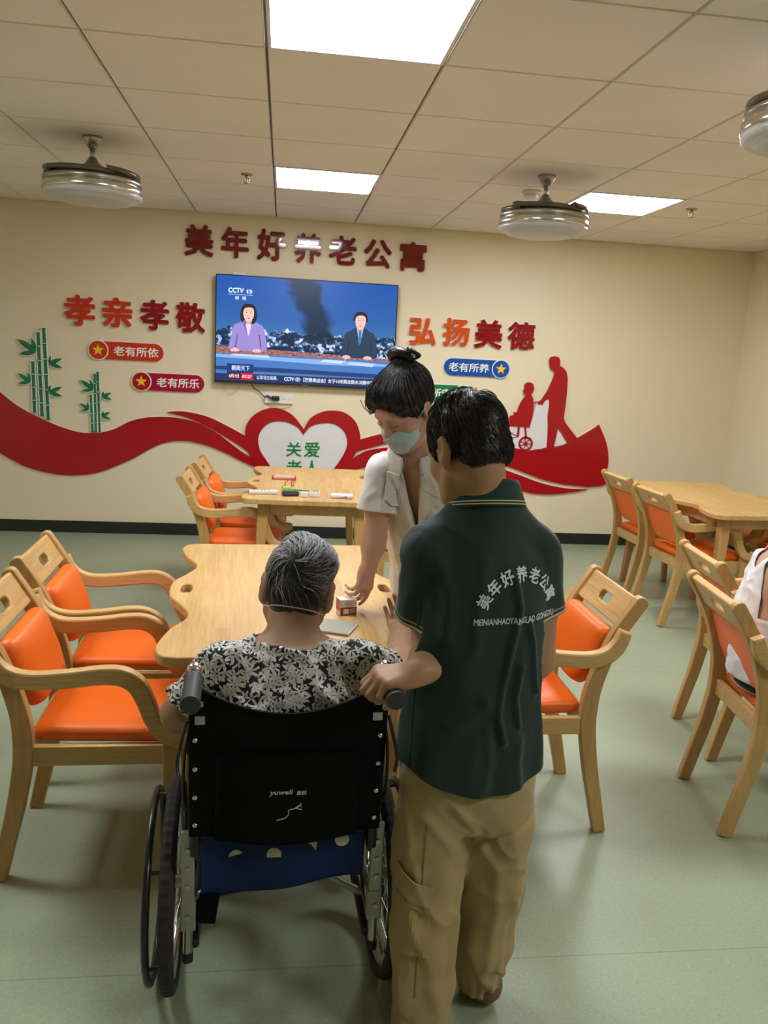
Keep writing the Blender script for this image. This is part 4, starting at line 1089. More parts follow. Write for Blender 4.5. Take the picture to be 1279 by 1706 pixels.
# rear pocket with its print
pocket = sling('rear_pocket', -0.155, 0.155, lambda u: 0.725, lambda u: 0.508-0.018*math.sin(PI*u), lambda u, z: back_y(u*0.72+0.14, z)-0.0075-0.004*math.sin(PI*u), 'black_fabric', 0.004)
def printed(s, x, z, w, h, bold, parent, name='pocket_print'):
    vs, fs = text_solid(s, (w, h), 0.0008, bold, shear=0.15)
    y = back_y(0.5, z)-0.0075-0.004-0.0045
    MB().add(vs, fs, 0, False, Matrix(((1, 0, 0, x), (0, 0, -1, y), (0, 1, 0, z), (0, 0, 0, 1)))).build(name, 'white_thread', parent)['label'] = 'pale print on the black pocket'
printed('yuwell', -0.014, 0.628, 0.050, 0.014, 0.01, pocket)
printed('鱼跃', 0.030, 0.627, 0.022, 0.010, 0.012, pocket)
y_ = back_y(0.5, 0.58)-0.0185
m = MB(); m.tube(catmull([(-0.022, y_, 0.561), (-0.006, y_, 0.565), (0.003, y_, 0.573), (0.004, y_, 0.584), (0.018, y_, 0.588), (0.030, y_, 0.595)], 6), 0.0011, 6)
m.tube([(0.018, y_, 0.589), (0.031, y_, 0.584), (0.031, y_, 0.600), (0.018, y_, 0.589)], 0.0011, 6); m.build('pocket_emblem', 'white_thread', pocket)
# toggles where the sling is strapped to the posts
for s in (-1, 1):
    m = MB(); m.box((s*0.188, back_y(0.05, 0.80)-0.010, 0.805), (0.022, 0.006, 0.020)).box((s*0.186, back_y(0.05, 0.83)-0.010, 0.842), (0.010, 0.006, 0.014)); m.build('strap_buckle', 'steel', WC, bevel=0.002)

# blue seat cover hanging down behind
blue = sling('seat_cover', -0.186, 0.184, lambda u: 0.500, lambda u: 0.325+0.050*u, lambda u, z: -0.196+0.030*math.sin(PI*u)*0.4+0.10*(0.5-z)+0.010*math.sin(u*9), 'blue_fabric', 0.012)
for (u, z, dz, cut) in ((0.21, 0.437, 0.0, 0.45), (0.44, 0.446, 0, 0.8), (0.665, 0.462, 0, 0.35), (0.86, 0.470, 0, 1.0)):
    R = 0.0165; x = -0.186+0.37*u
    y = -0.196+0.030*math.sin(PI*u)*0.4+0.10*(0.5-z)+0.010*math.sin(u*9)-0.0125
    pts = [(R*math.cos(a), R*math.sin(a)) for a in [2*PI*k/28 for k in range(28)]]
    if cut < 1:
        cz_ = R*(1-2*cut)
        pts = [(a, b) for a, b in pts if b >= cz_-1e-6] if cut >= 0.4 else [(-0.016, 0.012), (0.0, 0.004), (0.012, -0.012), (0.014, 0.012)]
    vs, fs = curve_solid([pts], 0.002)
    rot = Matrix.Rotation(0.3, 4, 'Z') if cut == 0.45 else Matrix.Identity(4)
    MB().add(vs, fs, 0, False, Matrix(((1, 0, 0, x), (0, 0, -1, y), (0, 1, 0, z), (0, 0, 0, 1))) @ rot).build('velcro_patch', 'cream_velcro', blue)['label'] = 'cream round velcro patch on the blue cover'
m = MB(); m.box((-0.170, -0.190, 0.312), (0.045, 0.012, 0.075), (0, 0.12, 0)); m.build('hanging_strap', 'black_fabric', WC, bevel=0.003)
m = MB(); m.box((0, 0.07, 0.473), (0.395, 0.46, 0.030)); m.build('seat_cushion', 'blue_fabric', WC, bevel=0.012, segs=3)
# ------------------------------------------------------------------ implicit surfaces for bodies and clothing
def V3(*a): return np.array(a, float)
class Field:
    """signed distances on a grid; shapes are blended in, then meshed once"""
    def __init__(self, lo, hi, h):
        self.lo = np.array(lo, float); self.h = h
        self.n = np.ceil((np.array(hi, float)-self.lo)/h).astype(int)+1
        self.F = np.full(self.n, 0.5, np.float32)
    def _sl(self, lo, hi):
        a = np.clip(np.floor((np.array(lo)-self.lo)/self.h).astype(int), 0, self.n-1)
        b = np.clip(np.ceil((np.array(hi)-self.lo)/self.h).astype(int)+1, a+1, self.n)
        sl = tuple(slice(i, j) for i, j in zip(a, b))
        ax = [(self.lo[i]+self.h*np.arange(a[i], b[i])).astype(np.float32) for i in range(3)]
        return sl, ax[0][:, None, None], ax[1][None, :, None], ax[2][None, None, :]
    def op(self, fn, lo, hi, k=0.0, sub=False, inter=False):
        pad = k+4*self.h
        sl, X, Y, Z = self._sl(np.array(lo)-pad, np.array(hi)+pad)
        d = fn(X, Y, Z).astype(np.float32)
        G = self.F[sl]
        if sub or inter:
            if sub: d = -d
            if k > 0:
                hh = np.maximum(k-np.abs(G-d), 0)/k
                self.F[sl] = np.maximum(G, d)+hh*hh*k*0.25
            else: self.F[sl] = np.maximum(G, d)
        else:
            if k > 0:
                hh = np.maximum(k-np.abs(G-d), 0)/k
                self.F[sl] = np.minimum(G, d)-hh*hh*k*0.25
            else: self.F[sl] = np.minimum(G, d)
        return self
    def cone(self, a, b, ra, rb=None, k=0.0, sub=False):
        """round cone from a to b"""
        a = np.array(a, float); b = np.array(b, float); rb = ra if rb is None else rb
        ab = b-a; L2 = float(ab@ab)+1e-12
        def fn(X, Y, Z):
            x, y, z = X-a[0], Y-a[1], Z-a[2]
            t = np.clip((x*ab[0]+y*ab[1]+z*ab[2])/L2, 0, 1)
            return np.sqrt((x-t*ab[0])**2+(y-t*ab[1])**2+(z-t*ab[2])**2)-(ra+(rb-ra)*t)
        r = max(ra, rb)
        return self.op(fn, np.minimum(a, b)-r, np.maximum(a, b)+r, k, sub)
    def chain(self, pts, rs, k=0.0, k0=None):
        for i in range(len(pts)-1):
            self.cone(pts[i], pts[i+1], rs[i], rs[i+1], (k0 if (i == 0 and k0 is not None) else k))
        return self
    def ell(self, c, r, R=None, k=0.0, sub=False):
        c = np.array(c, float); r = np.array(r, float); R = np.eye(3) if R is None else np.array(R, float)   # columns = axes
        def fn(X, Y, Z):
            x, y, z = X-c[0], Y-c[1], Z-c[2]
            p = [(x*R[0, i]+y*R[1, i]+z*R[2, i])/r[i] for i in range(3)]
            q = [p[i]/r[i] for i in range(3)]
            k0 = np.sqrt(p[0]**2+p[1]**2+p[2]**2); k1 = np.sqrt(q[0]**2+q[1]**2+q[2]**2)+1e-9
            return k0*(k0-1)/k1
        e = np.sqrt(((R*r)**2).sum(1))
        return self.op(fn, c-e, c+e, k, sub)
    def loft(self, O, D, S, st, k=0.0, sub=False, fold=None, cap=0.0):
        """superelliptic tube: axis from O along D, side axis S; stations (t, cs, cf, rs, rf, p)"""
        O = np.array(O, float); D = np.array(D, float); D /= np.linalg.norm(D)
        S = np.array(S, float); S -= D*(S@D); S /= np.linalg.norm(S); W = np.cross(D, S)
        st = np.array([s if len(s) == 6 else (*s, 2.0) for s in st], float)
        T = st[:, 0]
        # smooth interpolation of the stations
        tt = np.linspace(T[0], T[-1], 120)
        cols = []
        for c in range(1, 6):
            v = np.interp(tt, T, st[:, c]); kk = max(1, int(120*0.035))
            vp = np.pad(v, kk, mode='edge'); v = np.convolve(vp, np.ones(2*kk+1)/(2*kk+1), mode='valid'); cols.append(v)
        def fn(X, Y, Z):
            x, y, z = X-O[0], Y-O[1], Z-O[2]
            t = x*D[0]+y*D[1]+z*D[2]; s = x*S[0]+y*S[1]+z*S[2]; w = x*W[0]+y*W[1]+z*W[2]
            tc = np.clip(t, T[0], T[-1])
            cs, cf, rs, rf, p = (np.interp(tc, tt, c) for c in cols)
            a = np.abs(s-cs)/rs; b = np.abs(w-cf)/rf
            q = (a**p+b**p+1e-9)**(1/p)
            g = np.sqrt((a/rs)**2+(b/rf)**2)/np.maximum(q, 1e-3)
            d = (q-1)/np.maximum(g, 1/np.maximum(rs, rf))
            if fold is not None: d = d+fold(s, w, t)
            e = np.maximum(T[0]-t, t-T[-1])-cap
            return np.maximum(d, e)
        R = max(st[:, 3].max()+np.abs(st[:, 1]).max(), st[:, 4].max()+np.abs(st[:, 2]).max())
        P = np.array([O+D*T[0], O+D*T[-1]])
        return self.op(fn, P.min(0)-R, P.max(0)+R, k, sub)
    def sleeve(self, a, b, ra, rb, p, n, k=0.0):
        """round cone cut flat by a plane at its far end"""
        a = np.array(a, float); b = np.array(b, float); p = np.array(p, float); n = np.array(n, float); ab = b-a; L2 = float(ab@ab)
        def fn(X, Y, Z):
            x, y, z = X-a[0], Y-a[1], Z-a[2]
            t = np.clip((x*ab[0]+y*ab[1]+z*ab[2])/L2, 0, 1)
            d = np.sqrt((x-t*ab[0])**2+(y-t*ab[1])**2+(z-t*ab[2])**2)-(ra+(rb-ra)*t)
            return np.maximum(d, (X-p[0])*n[0]+(Y-p[1])*n[1]+(Z-p[2])*n[2])
        r = max(ra, rb)
        return self.op(fn, np.minimum(a, b)-r, np.maximum(a, b)+r, k)
    def plane(self, p, n, lo, hi, k=0.0):
        """keep only the side the normal points away from, inside the box"""
        p = np.array(p, float); n = np.array(n, float); n /= np.linalg.norm(n)
        sl, X, Y, Z = self._sl(lo, hi)
        d = ((X-p[0])*n[0]+(Y-p[1])*n[1]+(Z-p[2])*n[2]).astype(np.float32)
        self.F[sl] = np.maximum(self.F[sl], d)
        return self
    def mesh(self, smooth=1):
        F = self.F; lo = self.lo; h = self.h
        F[[0, -1], :, :] = np.maximum(F[[0, -1], :, :], 1e-3); F[:, [0, -1], :] = np.maximum(F[:, [0, -1], :], 1e-3); F[:, :, [0, -1]] = np.maximum(F[:, :, [0, -1]], 1e-3)
        S = F < 0
        cnt = np.zeros(np.array(F.shape)-1, np.int8)
        C = [(i, j, k) for i in (0, 1) for j in (0, 1) for k in (0, 1)]
        nx, ny, nz = F.shape
        for i, j, k in C: cnt += S[i:nx-1+i, j:ny-1+j, k:nz-1+k]
        act = (cnt > 0) & (cnt < 8)
        idx = np.argwhere(act)
        N = len(idx)
        vals = {c: F[idx[:, 0]+c[0], idx[:, 1]+c[1], idx[:, 2]+c[2]] for c in C}
        acc = np.zeros((N, 3)); num = np.zeros(N)
        for c in C:
            for ax in range(3):
                if c[ax] == 0:
                    e = list(c); e[ax] = 1; e = tuple(e)
                    a, b = vals[c], vals[e]
                    m = (a < 0) != (b < 0)
                    t = a[m]/(a[m]-b[m])
                    p = np.repeat(np.array(c, float)[None], m.sum(), 0); p[:, ax] += t
                    acc[m] += p; num[m] += 1
        V = lo+h*(idx+acc/num[:, None])
        vid = np.full(act.shape, -1, np.int32); vid[tuple(idx.T)] = np.arange(N)
        Q = []
        def quads(mask, flip, offs):
            ii = np.argwhere(mask)
            f = flip[tuple(ii.T)]
            q = np.stack([vid[ii[:, 0]+o[0], ii[:, 1]+o[1], ii[:, 2]+o[2]] for o in offs], 1)
            q[f] = q[f][:, ::-1]
            return q
        a, b = S[:-1, 1:-1, 1:-1], S[1:, 1:-1, 1:-1]
        Q.append(quads(a != b, b, [(0, 0, 0), (0, 1, 0), (0, 1, 1), (0, 0, 1)]))
        a, b = S[1:-1, :-1, 1:-1], S[1:-1, 1:, 1:-1]
        Q.append(quads(a != b, b, [(0, 0, 0), (0, 0, 1), (1, 0, 1), (1, 0, 0)]))
        a, b = S[1:-1, 1:-1, :-1], S[1:-1, 1:-1, 1:]
        Q.append(quads(a != b, b, [(0, 0, 0), (1, 0, 0), (1, 1, 0), (0, 1, 0)]))
        Q = np.concatenate(Q)
        Q = Q[(Q >= 0).all(1)]
        for _ in range(smooth): V = laplace(V, Q, 0.5)
        return V, Q
def laplace(V, Q, f):
    A = np.zeros_like(V); n = np.zeros(len(V))
    for a, b in ((0, 1), (1, 2), (2, 3), (3, 0)):
        np.add.at(A, Q[:, a], V[Q[:, b]]); np.add.at(A, Q[:, b], V[Q[:, a]])
        np.add.at(n, Q[:, a], 1); np.add.at(n, Q[:, b], 1)
    return V*(1-f)+f*A/np.maximum(n, 1)[:, None]
def mesh_obj(name, V, Q, mats, parent=None, mi=None, attrs=None, smooth=True):
    me = bpy.data.meshes.new(name)
    me.vertices.add(len(V)); me.vertices.foreach_set('co', np.asarray(V, np.float32).ravel())
    k = Q.shape[1]
    me.loops.add(len(Q)*k); me.loops.foreach_set('vertex_index', Q.astype(np.int32).ravel())
    me.polygons.add(len(Q)); me.polygons.foreach_set('loop_start', np.arange(0, len(Q)*k, k, dtype=np.int32))
    try: me.polygons.foreach_set('loop_total', np.full(len(Q), k, np.int32))
    except Exception: pass
    if not isinstance(mats, (list, tuple)): mats = [mats]
    for m in mats: me.materials.append(M[m] if isinstance(m, str) else m)
    if mi is not None: me.polygons.foreach_set('material_index', np.asarray(mi, np.int32))
    me.update(calc_edges=True)
    me.polygons.foreach_set('use_smooth', np.full(len(Q), smooth))
    for an, av in (attrs or {}).items():
        a = me.attributes.new(an, 'FLOAT', 'POINT'); a.data.foreach_set('value', np.asarray(av, np.float32))
    me.validate()
    o = bpy.data.objects.new(name, me); COL.objects.link(o)
    if parent is not None: o.parent = parent
    return o
def drop(V, Q, keep):
    """remove faces whose corners are all outside keep (bool per vertex), and loose vertices"""
    Q = Q[keep[Q].any(1)]
    used = np.zeros(len(V), bool); used[Q.ravel()] = True
    mp = np.cumsum(used)-1
    return V[used], mp[Q], used
def trim_mesh(V, Q, g, *attrs):
    """keep the part where g > 0, its edge drawn exactly along g = 0"""
    kin = g > 0
    Q2 = Q[kin[Q].any(1)]
    acc = np.zeros_like(V); n = np.zeros(len(V))
    for a, b in ((0, 1), (1, 2), (2, 3), (3, 0), (1, 0), (2, 1), (3, 2), (0, 3)):
        i, o = Q2[:, a], Q2[:, b]; m = kin[i] & ~kin[o]; i, o = i[m], o[m]
        t = (g[i]/(g[i]-g[o]))[:, None]
        np.add.at(acc, o, V[i]+(V[o]-V[i])*t); np.add.at(n, o, 1)
    out = ~kin & (n > 0)
    V = V.copy(); V[out] = acc[out]/n[out][:, None]
    # corners that touch nothing kept: pull onto the moved neighbours
    rest = ~kin & (n == 0); used = np.zeros(len(V), bool); used[Q2.ravel()] = True; rest &= used
    if rest.any():
        acc[:] = 0; n[:] = 0
        for a, b in ((0, 1), (1, 2), (2, 3), (3, 0), (1, 0), (2, 1), (3, 2), (0, 3)):
            i, o = Q2[:, a], Q2[:, b]; m = rest[o] & ~rest[i]; np.add.at(acc, o[m], V[i[m]]); np.add.at(n, o[m], 1)
        k = rest & (n > 0); V[k] = acc[k]/n[k][:, None]
    mp = np.cumsum(used)-1
    return (V[used], mp[Q2], *[a[used] for a in attrs])
def normals(V, Q):
    n = np.cross(V[Q[:, 2]]-V[Q[:, 0]], V[Q[:, 3]]-V[Q[:, 1]])
    N = np.zeros_like(V)
    for i in range(4): np.add.at(N, Q[:, i], n)
    return N/(np.linalg.norm(N, axis=1, keepdims=True)+1e-12)
_rng = np.random.RandomState(7)
def wavy(P, scale, seed=0, n=7, stretch=(1, 1, 1)):
    """smooth pseudo-noise in -1..1 from warped sines; P (N,3)"""
    r = np.random.RandomState(seed); Q = P*np.array(stretch)*scale
    out = np.zeros(len(P)); w = 0
    warp = 0.9*np.sin(Q[:, [1, 2, 0]]*1.3+r.rand(3)*6)+0.5*np.sin(Q[:, [2, 0, 1]]*2.1+r.rand(3)*6)
    Q = Q+warp
    for i in range(n):
        k = r.randn(3); k /= np.linalg.norm(k); k *= (1+0.35*i)
        a = 1/(1+0.3*i); out += a*np.sin(Q@k+r.rand()*6.28); w += a*a*0.5
    return out/np.sqrt(w)/1.6
def ridged(P, scale, seed=0, stretch=(1, 1, 1)):
    return 1-2*np.abs(wavy(P, scale, seed, 5, stretch)).clip(0, 1)
def bvh(V, Q): return BVHTree.FromPolygons([tuple(v) for v in V], [tuple(int(i) for i in q) for q in Q])
def basis(fwd, up=(0, 0, 1)):
    """columns right, forward, up"""
    f = np.array(fwd, float); f /= np.linalg.norm(f)
    r = np.cross(f, up); r /= np.linalg.norm(r)
    return np.stack([r, f, np.cross(r, f)], 1)
def rotm(axis, deg):
    return np.array(Matrix.Rotation(math.radians(deg), 3, Vector(axis)))

# ------------------------------------------------------------------ anatomy
def head(F, c, R, s=1.0, woman=False, ear=1.0):
    """c between the ears; R columns right, forward, up"""
    P = lambda x, y, z: c+R@(np.array([x, y, z])*s)
    E = lambda x, y, z, a, b, d, k, sub=False, RR=None: F.ell(P(x, y, z), np.array([a, b, d])*s, R if RR is None else R@RR, k*s, sub)
    E(0, -0.012, 0.045, 0.075, 0.095, 0.082, 0.0)
    E(0, 0.030, -0.022, 0.059, 0.058, 0.090, 0.035)
    E(0, 0.050, -0.084, 0.032, 0.033, 0.027, 0.035)
    for q in (-1, 1):
        E(q*0.040, 0.050, -0.022, 0.024, 0.026, 0.026, 0.025)
        F.cone(P(q*0.055, 0.000, -0.050), P(q*0.022, 0.060, -0.088), 0.020*s, 0.018*s, 0.03*s)
    F.cone(P(-0.034, 0.080, 0.024), P(0.034, 0.080, 0.024), 0.011*s, None, 0.02*s)
    for q in (-1, 1):
        E(q*0.031, 0.099, 0.004, 0.018, 0.017, 0.013, 0.012, True)
        E(q*0.031, 0.078, 0.003, 0.013, 0.012, 0.0115, 0.004)
    F.cone(P(0, 0.087, 0.010), P(0, 0.104, -0.028), 0.0075*s, 0.0115*s, 0.012*s)
    for q in (-1, 1): E(q*0.011, 0.094, -0.033, 0.0085, 0.010, 0.0075, 0.006)
    F.cone(P(-0.019, 0.085, -0.060), P(0.019, 0.085, -0.060), 0.0062*s, None, 0.008*s)
    F.cone(P(-0.015, 0.084, -0.070), P(0.015, 0.084, -0.070), 0.0068*s, None, 0.008*s)
    F.cone(P(-0.018, 0.0935, -0.065), P(0.018, 0.0935, -0.065), 0.0022*s, None, 0.003*s, True)
    for q in (-1, 1):
        T = np.array(Euler((0.18, q*0.10, q*-0.38)).to_matrix())
        E(q*(0.079+0.004*(ear-1)*3), -0.014, 0.000, 0.0095*ear, 0.019*ear, 0.032*ear, 0.006, False, T)
        E(q*0.0755, -0.006, -0.026, 0.008, 0.010, 0.013, 0.008)
        E(q*0.089, -0.008, 0.004, 0.0085, 0.011, 0.021, 0.004, True, T)
        F.cone(P(q*0.076, 0.002, -0.002), P(q*0.078, -0.004, -0.014), 0.005*s, 0.005*s, 0.005*s)
    return P
FING = [(0.0295, 0.082, (0.042, 0.026, 0.021), 0.0088), (0.0095, 0.087, (0.046, 0.029, 0.022), 0.0090), (-0.0105, 0.083, (0.043, 0.027, 0.022), 0.0086), (-0.0290, 0.074, (0.034, 0.021, 0.019), 0.0076)]
def hand(F, w, R, side, curl, thumb, s=1.0, spread=0.0):
    """w wrist; R columns: towards the thumb side for side=1, along the fingers, back of the hand; curl per finger (3 angles); thumb (yaw, flex, flex)"""
    P = lambda x, y, z: w+R@(np.array([side*x, y, z])*s)
    F.cone(w-R[:, 1]*0.03*s, P(0, 0.012, 0), 0.023*s, 0.023*s, 0.02*s)
    for (bx, by, ln, r) in FING:
        F.cone(P(bx*0.55, 0.014, 0), P(bx, by, 0.001), 0.0145*s, 0.0112*s, 0.014*s)
    F.ell(P(0.020, 0.032, -0.010), np.array([0.017, 0.030, 0.014])*s, R, 0.012*s)
    F.ell(P(-0.022, 0.034, -0.009), np.array([0.014, 0.032, 0.012])*s, R, 0.012*s)
    for i, (bx, by, ln, r) in enumerate(FING):
        p = np.array([bx, by, 0.001]); a = 0
        fan = math.radians(spread*(1.5-i))
        for j in range(3):
            a += math.radians(curl[i][j])
            d = np.array([math.sin(fan)*math.cos(a), math.cos(fan)*math.cos(a), -math.sin(a)])
            q = p+d*ln[j]
            F.cone(P(*p), P(*q), r*(1-0.07*j)*s, r*(0.95-0.08*j)*s, (0.009 if j == 0 else 0.003)*s)
            p = q
    yaw, f1, f2, drop_ = thumb
    p = np.array([0.018, 0.018, -0.010]); a = math.radians(yaw); dz = math.radians(drop_)
    for j, (ln, r) in enumerate(((0.044, 0.0135), (0.033, 0.0105), (0.027, 0.0092))):
        d = np.array([math.sin(a)*math.cos(dz), math.cos(a)*math.cos(dz), -math.sin(dz)])
        q = p+d*ln
        F.cone(P(*p), P(*q), r*s, (r-0.0012)*s, (0.014 if j == 0 else 0.004)*s)
        p = q; a -= math.radians((f1, f2, 0)[j])
    return P

M['skin_tan'] = None
def skin(name, col, red):
    t = NT(name)
    v = t.coord('Object')
    f = t.noise(v, 7, 3)
    c = t.mix(t.ramp(f, [(0.35, (0, 0, 0)), (0.7, (1, 1, 1))]), col, red)
    c = t.mix(t.math('MULTIPLY', t.noise(v, 160, 2), 0.16), c, tuple(k*0.55 for k in col[:3])+(1,))
    t.set(c, 0.5, spec=0.35)
    t.b.inputs['Subsurface Weight'].default_value = 0.12
    t.b.inputs['Subsurface Radius'].default_value = (0.9, 0.3, 0.15)
    t.b.inputs['Subsurface Scale'].default_value = 0.006
    t.bump(t.noise(v, 420, 2), 0.1, 0.0006)
    return t.m
M['skin_tan'] = skin('tanned_skin', (0.40, 0.235, 0.125, 1), (0.43, 0.225, 0.120, 1))
M['skin_fair'] = skin('fair_skin', (0.56, 0.355, 0.25, 1), (0.58, 0.325, 0.235, 1))
M['skin_old'] = skin('elderly_skin', (0.38, 0.235, 0.140, 1), (0.40, 0.215, 0.130, 1))
M['lips'] = skin('lips', (0.40, 0.13, 0.10, 1), (0.42, 0.12, 0.10, 1))
def hair_mat(name, c0, c1, rough=0.45):
    t = NT(name)
    v = t.coord('Object', (1, 1, 1))
    f = t.noise(v, 130, 2)
    t.set(t.ramp(f, [(0.35, c0), (0.7, c1)]), rough, spec=0.5)
    return t.m
M['hair_black'] = hair_mat('black_hair', (0.006, 0.005, 0.006, 1), (0.016, 0.013, 0.013, 1), 0.36)
M['hair_dark'] = hair_mat('dark_brown_hair', (0.010, 0.007, 0.006, 1), (0.026, 0.019, 0.015, 1), 0.42)
M['hair_grey_under'] = hair_mat('dark_grey_hair', (0.012, 0.012, 0.013, 1), (0.035, 0.034, 0.034, 1), 0.5)
M['hair_silver'] = hair_mat('silver_hair', (0.34, 0.34, 0.35, 1), (0.60, 0.60, 0.61, 1), 0.4)

def strands(parent, name, mat, roots, dirs, lengths, bt, lift, r=0.0007, seg=7, gravity=0.0, seed=0, curl=0.0, sink=0.0015):
    """locks of hair combed over a surface: each strand follows the surface from its root"""
    rg = np.random.RandomState(seed); m_v = []; m_f = []; nv = 0
    for p, d, L in zip(roots, dirs, lengths):
        pts = []; q = Vector(p); d = Vector(d).normalized(); n_prev = None
        st = L/seg
        lf = lift*(0.4+0.9*rg.rand())
        for i in range(seg+1):
            loc, nor, _, _ = bt.find_nearest(q)
            if loc is None: break
            d = (d-nor*d.dot(nor)); d.z -= gravity
            d += Vector(rg.randn(3)*curl)
            d.normalize()
            u = i/seg
            pts.append(loc+nor*(lf*math.sin(min(1, u*1.25)*PI*0.72)-(sink if i == 0 else 0)))
            q = loc+d*st
        if len(pts) < 3: continue
        side = None
        for i, w in enumerate(pts):
            t = (pts[min(i+1, len(pts)-1)]-pts[max(i-1, 0)]).normalized()
            a = t.orthogonal().normalized() if side is None else (side-t*side.dot(t)).normalized()
            side = a; b = t.cross(a)
            rr = r*(1.0-0.75*(i/(len(pts)-1))**2)
            for k in range(3):
                an = 2*PI*k/3
                m_v.append(tuple(w+a*(rr*math.cos(an))+b*(rr*math.sin(an))))
        n = len(pts)
        for i in range(n-1):
            for k in range(3):
                m_f.append((nv+i*3+k, nv+i*3+(k+1) % 3, nv+(i+1)*3+(k+1) % 3, nv+(i+1)*3+k))
        nv += n*3
    if not m_f: return None
    return mesh_obj(name, np.array(m_v), np.array(m_f), mat, parent)
def decal(name, vs, fs, bt, origin, U, W, D, mat, parent, off=0.0012, z_scale=1.0, straight=False):
    """drape flat shape (u, v, depth) on a surface by casting along D"""
    o = Vector(origin); U = Vector(U); W = Vector(W); D = Vector(D).normalized()
    out = []; ok = []
    for (a, b, c) in vs:
        p = o+U*a+W*b-D*0.4
        loc, nor, _, _ = bt.ray_cast(p, D, 1.2)
        if loc is None: out.append(tuple(o)); ok.append(False)
        else:
            if nor.dot(D) > 0: nor = -nor
            if straight: nor = -D
            out.append(tuple(loc+nor*(off+c*z_scale))); ok.append(True)
    fs = [f for f in fs if all(ok[i] for i in f)]
    if not fs: return None
    return MB().add(out, fs, 0, False).build(name, mat, parent)
def grid_patch(w, h, nx, ny, thick, shape=None):
    vs = []; fs = []
    for s in (0, 1):
        for i in range(nx+1):
            for j in range(ny+1):
                u, v = (i/nx-0.5)*w, (j/ny-0.5)*h
                if shape: u, v = shape(u, v)
                vs.append((u, v, thick if s else 0))
    n1 = (nx+1)*(ny+1); ix = lambda s, i, j: s*n1+i*(ny+1)+j
    for i in range(nx):
        for j in range(ny):
            fs.append((ix(1, i, j), ix(1, i+1, j), ix(1, i+1, j+1), ix(1, i, j+1)))
    for i in range(nx):
        fs.append((ix(0, i, 0), ix(0, i+1, 0), ix(1, i+1, 0), ix(1, i, 0))); fs.append((ix(1, i, ny), ix(1, i+1, ny), ix(0, i+1, ny), ix(0, i, ny)))
    for j in range(ny):
        fs.append((ix(1, 0, j), ix(1, 0, j+1), ix(0, 0, j+1), ix(0, 0, j))); fs.append((ix(0, nx, j), ix(0, nx, j+1), ix(1, nx, j+1), ix(1, nx, j)))
    return vs, fs
# ------------------------------------------------------------------ the carer in the green polo
class Body:
    def __init__(self, name, label, loc, deg):
        self.t = thing(name, label, 'person', loc, math.radians(deg))
        self.R = np.array(Matrix.Rotation(math.radians(deg), 3, 'Z')); self.o = np.array(loc, float)
    def L(self, *p): return self.R.T@(np.array(p, float)-self.o)
    def D(self, *d): return self.R.T@np.array(d, float)

def cloth_mat(name, col, rough=0.8, weave=900, var=0.10, sheen=0.15):
    t = NT(name)
    v = t.coord('Object')
    f = t.noise(v, 6, 3)
    c = t.ramp(f, [(0.3, tuple(k*(1-var) for k in col[:3])+(1,)), (0.7, tuple(min(1, k*(1+var)) for k in col[:3])+(1,))])
    t.set(c, rough, spec=0.25)
    t.b.inputs['Sheen Weight'].default_value = sheen
    t.bump(t.noise(v, weave, 2), 0.18, 0.0006)
    return t.m
def polo_mat():
    t = NT('green_polo_pique')
    v = t.coord('Object')
    f = t.noise(v, 5, 3)
    base = t.ramp(f, [(0.3, (0.0065, 0.0225, 0.0175, 1)), (0.7, (0.0092, 0.030, 0.0235, 1))])
    at = t.n('ShaderNodeAttribute', attribute_name='trim')
    st = t.ramp(at.outputs['Fac'], [(0.0, (0, 0, 0)), (0.10, (0, 0, 0)), (0.11, (1, 1, 1)), (0.22, (1, 1, 1)), (0.23, (0, 0, 0)), (0.34, (0, 0, 0)), (0.35, (0.45, 0.45, 0.45)), (0.43, (0.45, 0.45, 0.45)), (0.44, (0, 0, 0)), (1.0, (0, 0, 0))])
    c = t.mix(st, base, (0.50, 0.42, 0.20, 1))
    sa = t.n('ShaderNodeAttribute', attribute_name='seam')
    c = t.mix(t.math('MULTIPLY', t.math('LESS_THAN', sa.outputs['Fac'], 0.13), 0.7), c, (0.003, 0.010, 0.008, 1))
    t.set(c, 0.75, spec=0.3)
    t.b.inputs['Sheen Weight'].default_value = 0.2
    w = t.n('ShaderNodeTexVoronoi'); t.l(v, w.inputs['Vector']); w.inputs['Scale'].default_value = 420
    t.bump(w.outputs['Distance'], 0.15, 0.0006)
    return t.m
M['polo'] = polo_mat()
M['polo_collar'] = cloth_mat('green_rib_collar', (0.014, 0.044, 0.036, 1))
M['gold_stripe'] = cloth_mat('gold_stripe', (0.52, 0.44, 0.20, 1))
M['cream_stripe'] = cloth_mat('cream_stripe', (0.55, 0.52, 0.40, 1))
M['khaki'] = cloth_mat('khaki_cotton', (0.40, 0.298, 0.138, 1), 0.85, 700, 0.08, 0.1)
M['khaki_seam'] = cloth_mat('khaki_seam', (0.22, 0.16, 0.07, 1))
M['shoe_tan'] = plain('tan_shoe', (0.17, 0.090, 0.045, 1), 0.5)
M['print_white'] = cloth_mat('white_shirt_print', (0.72, 0.76, 0.73, 1), 0.7)

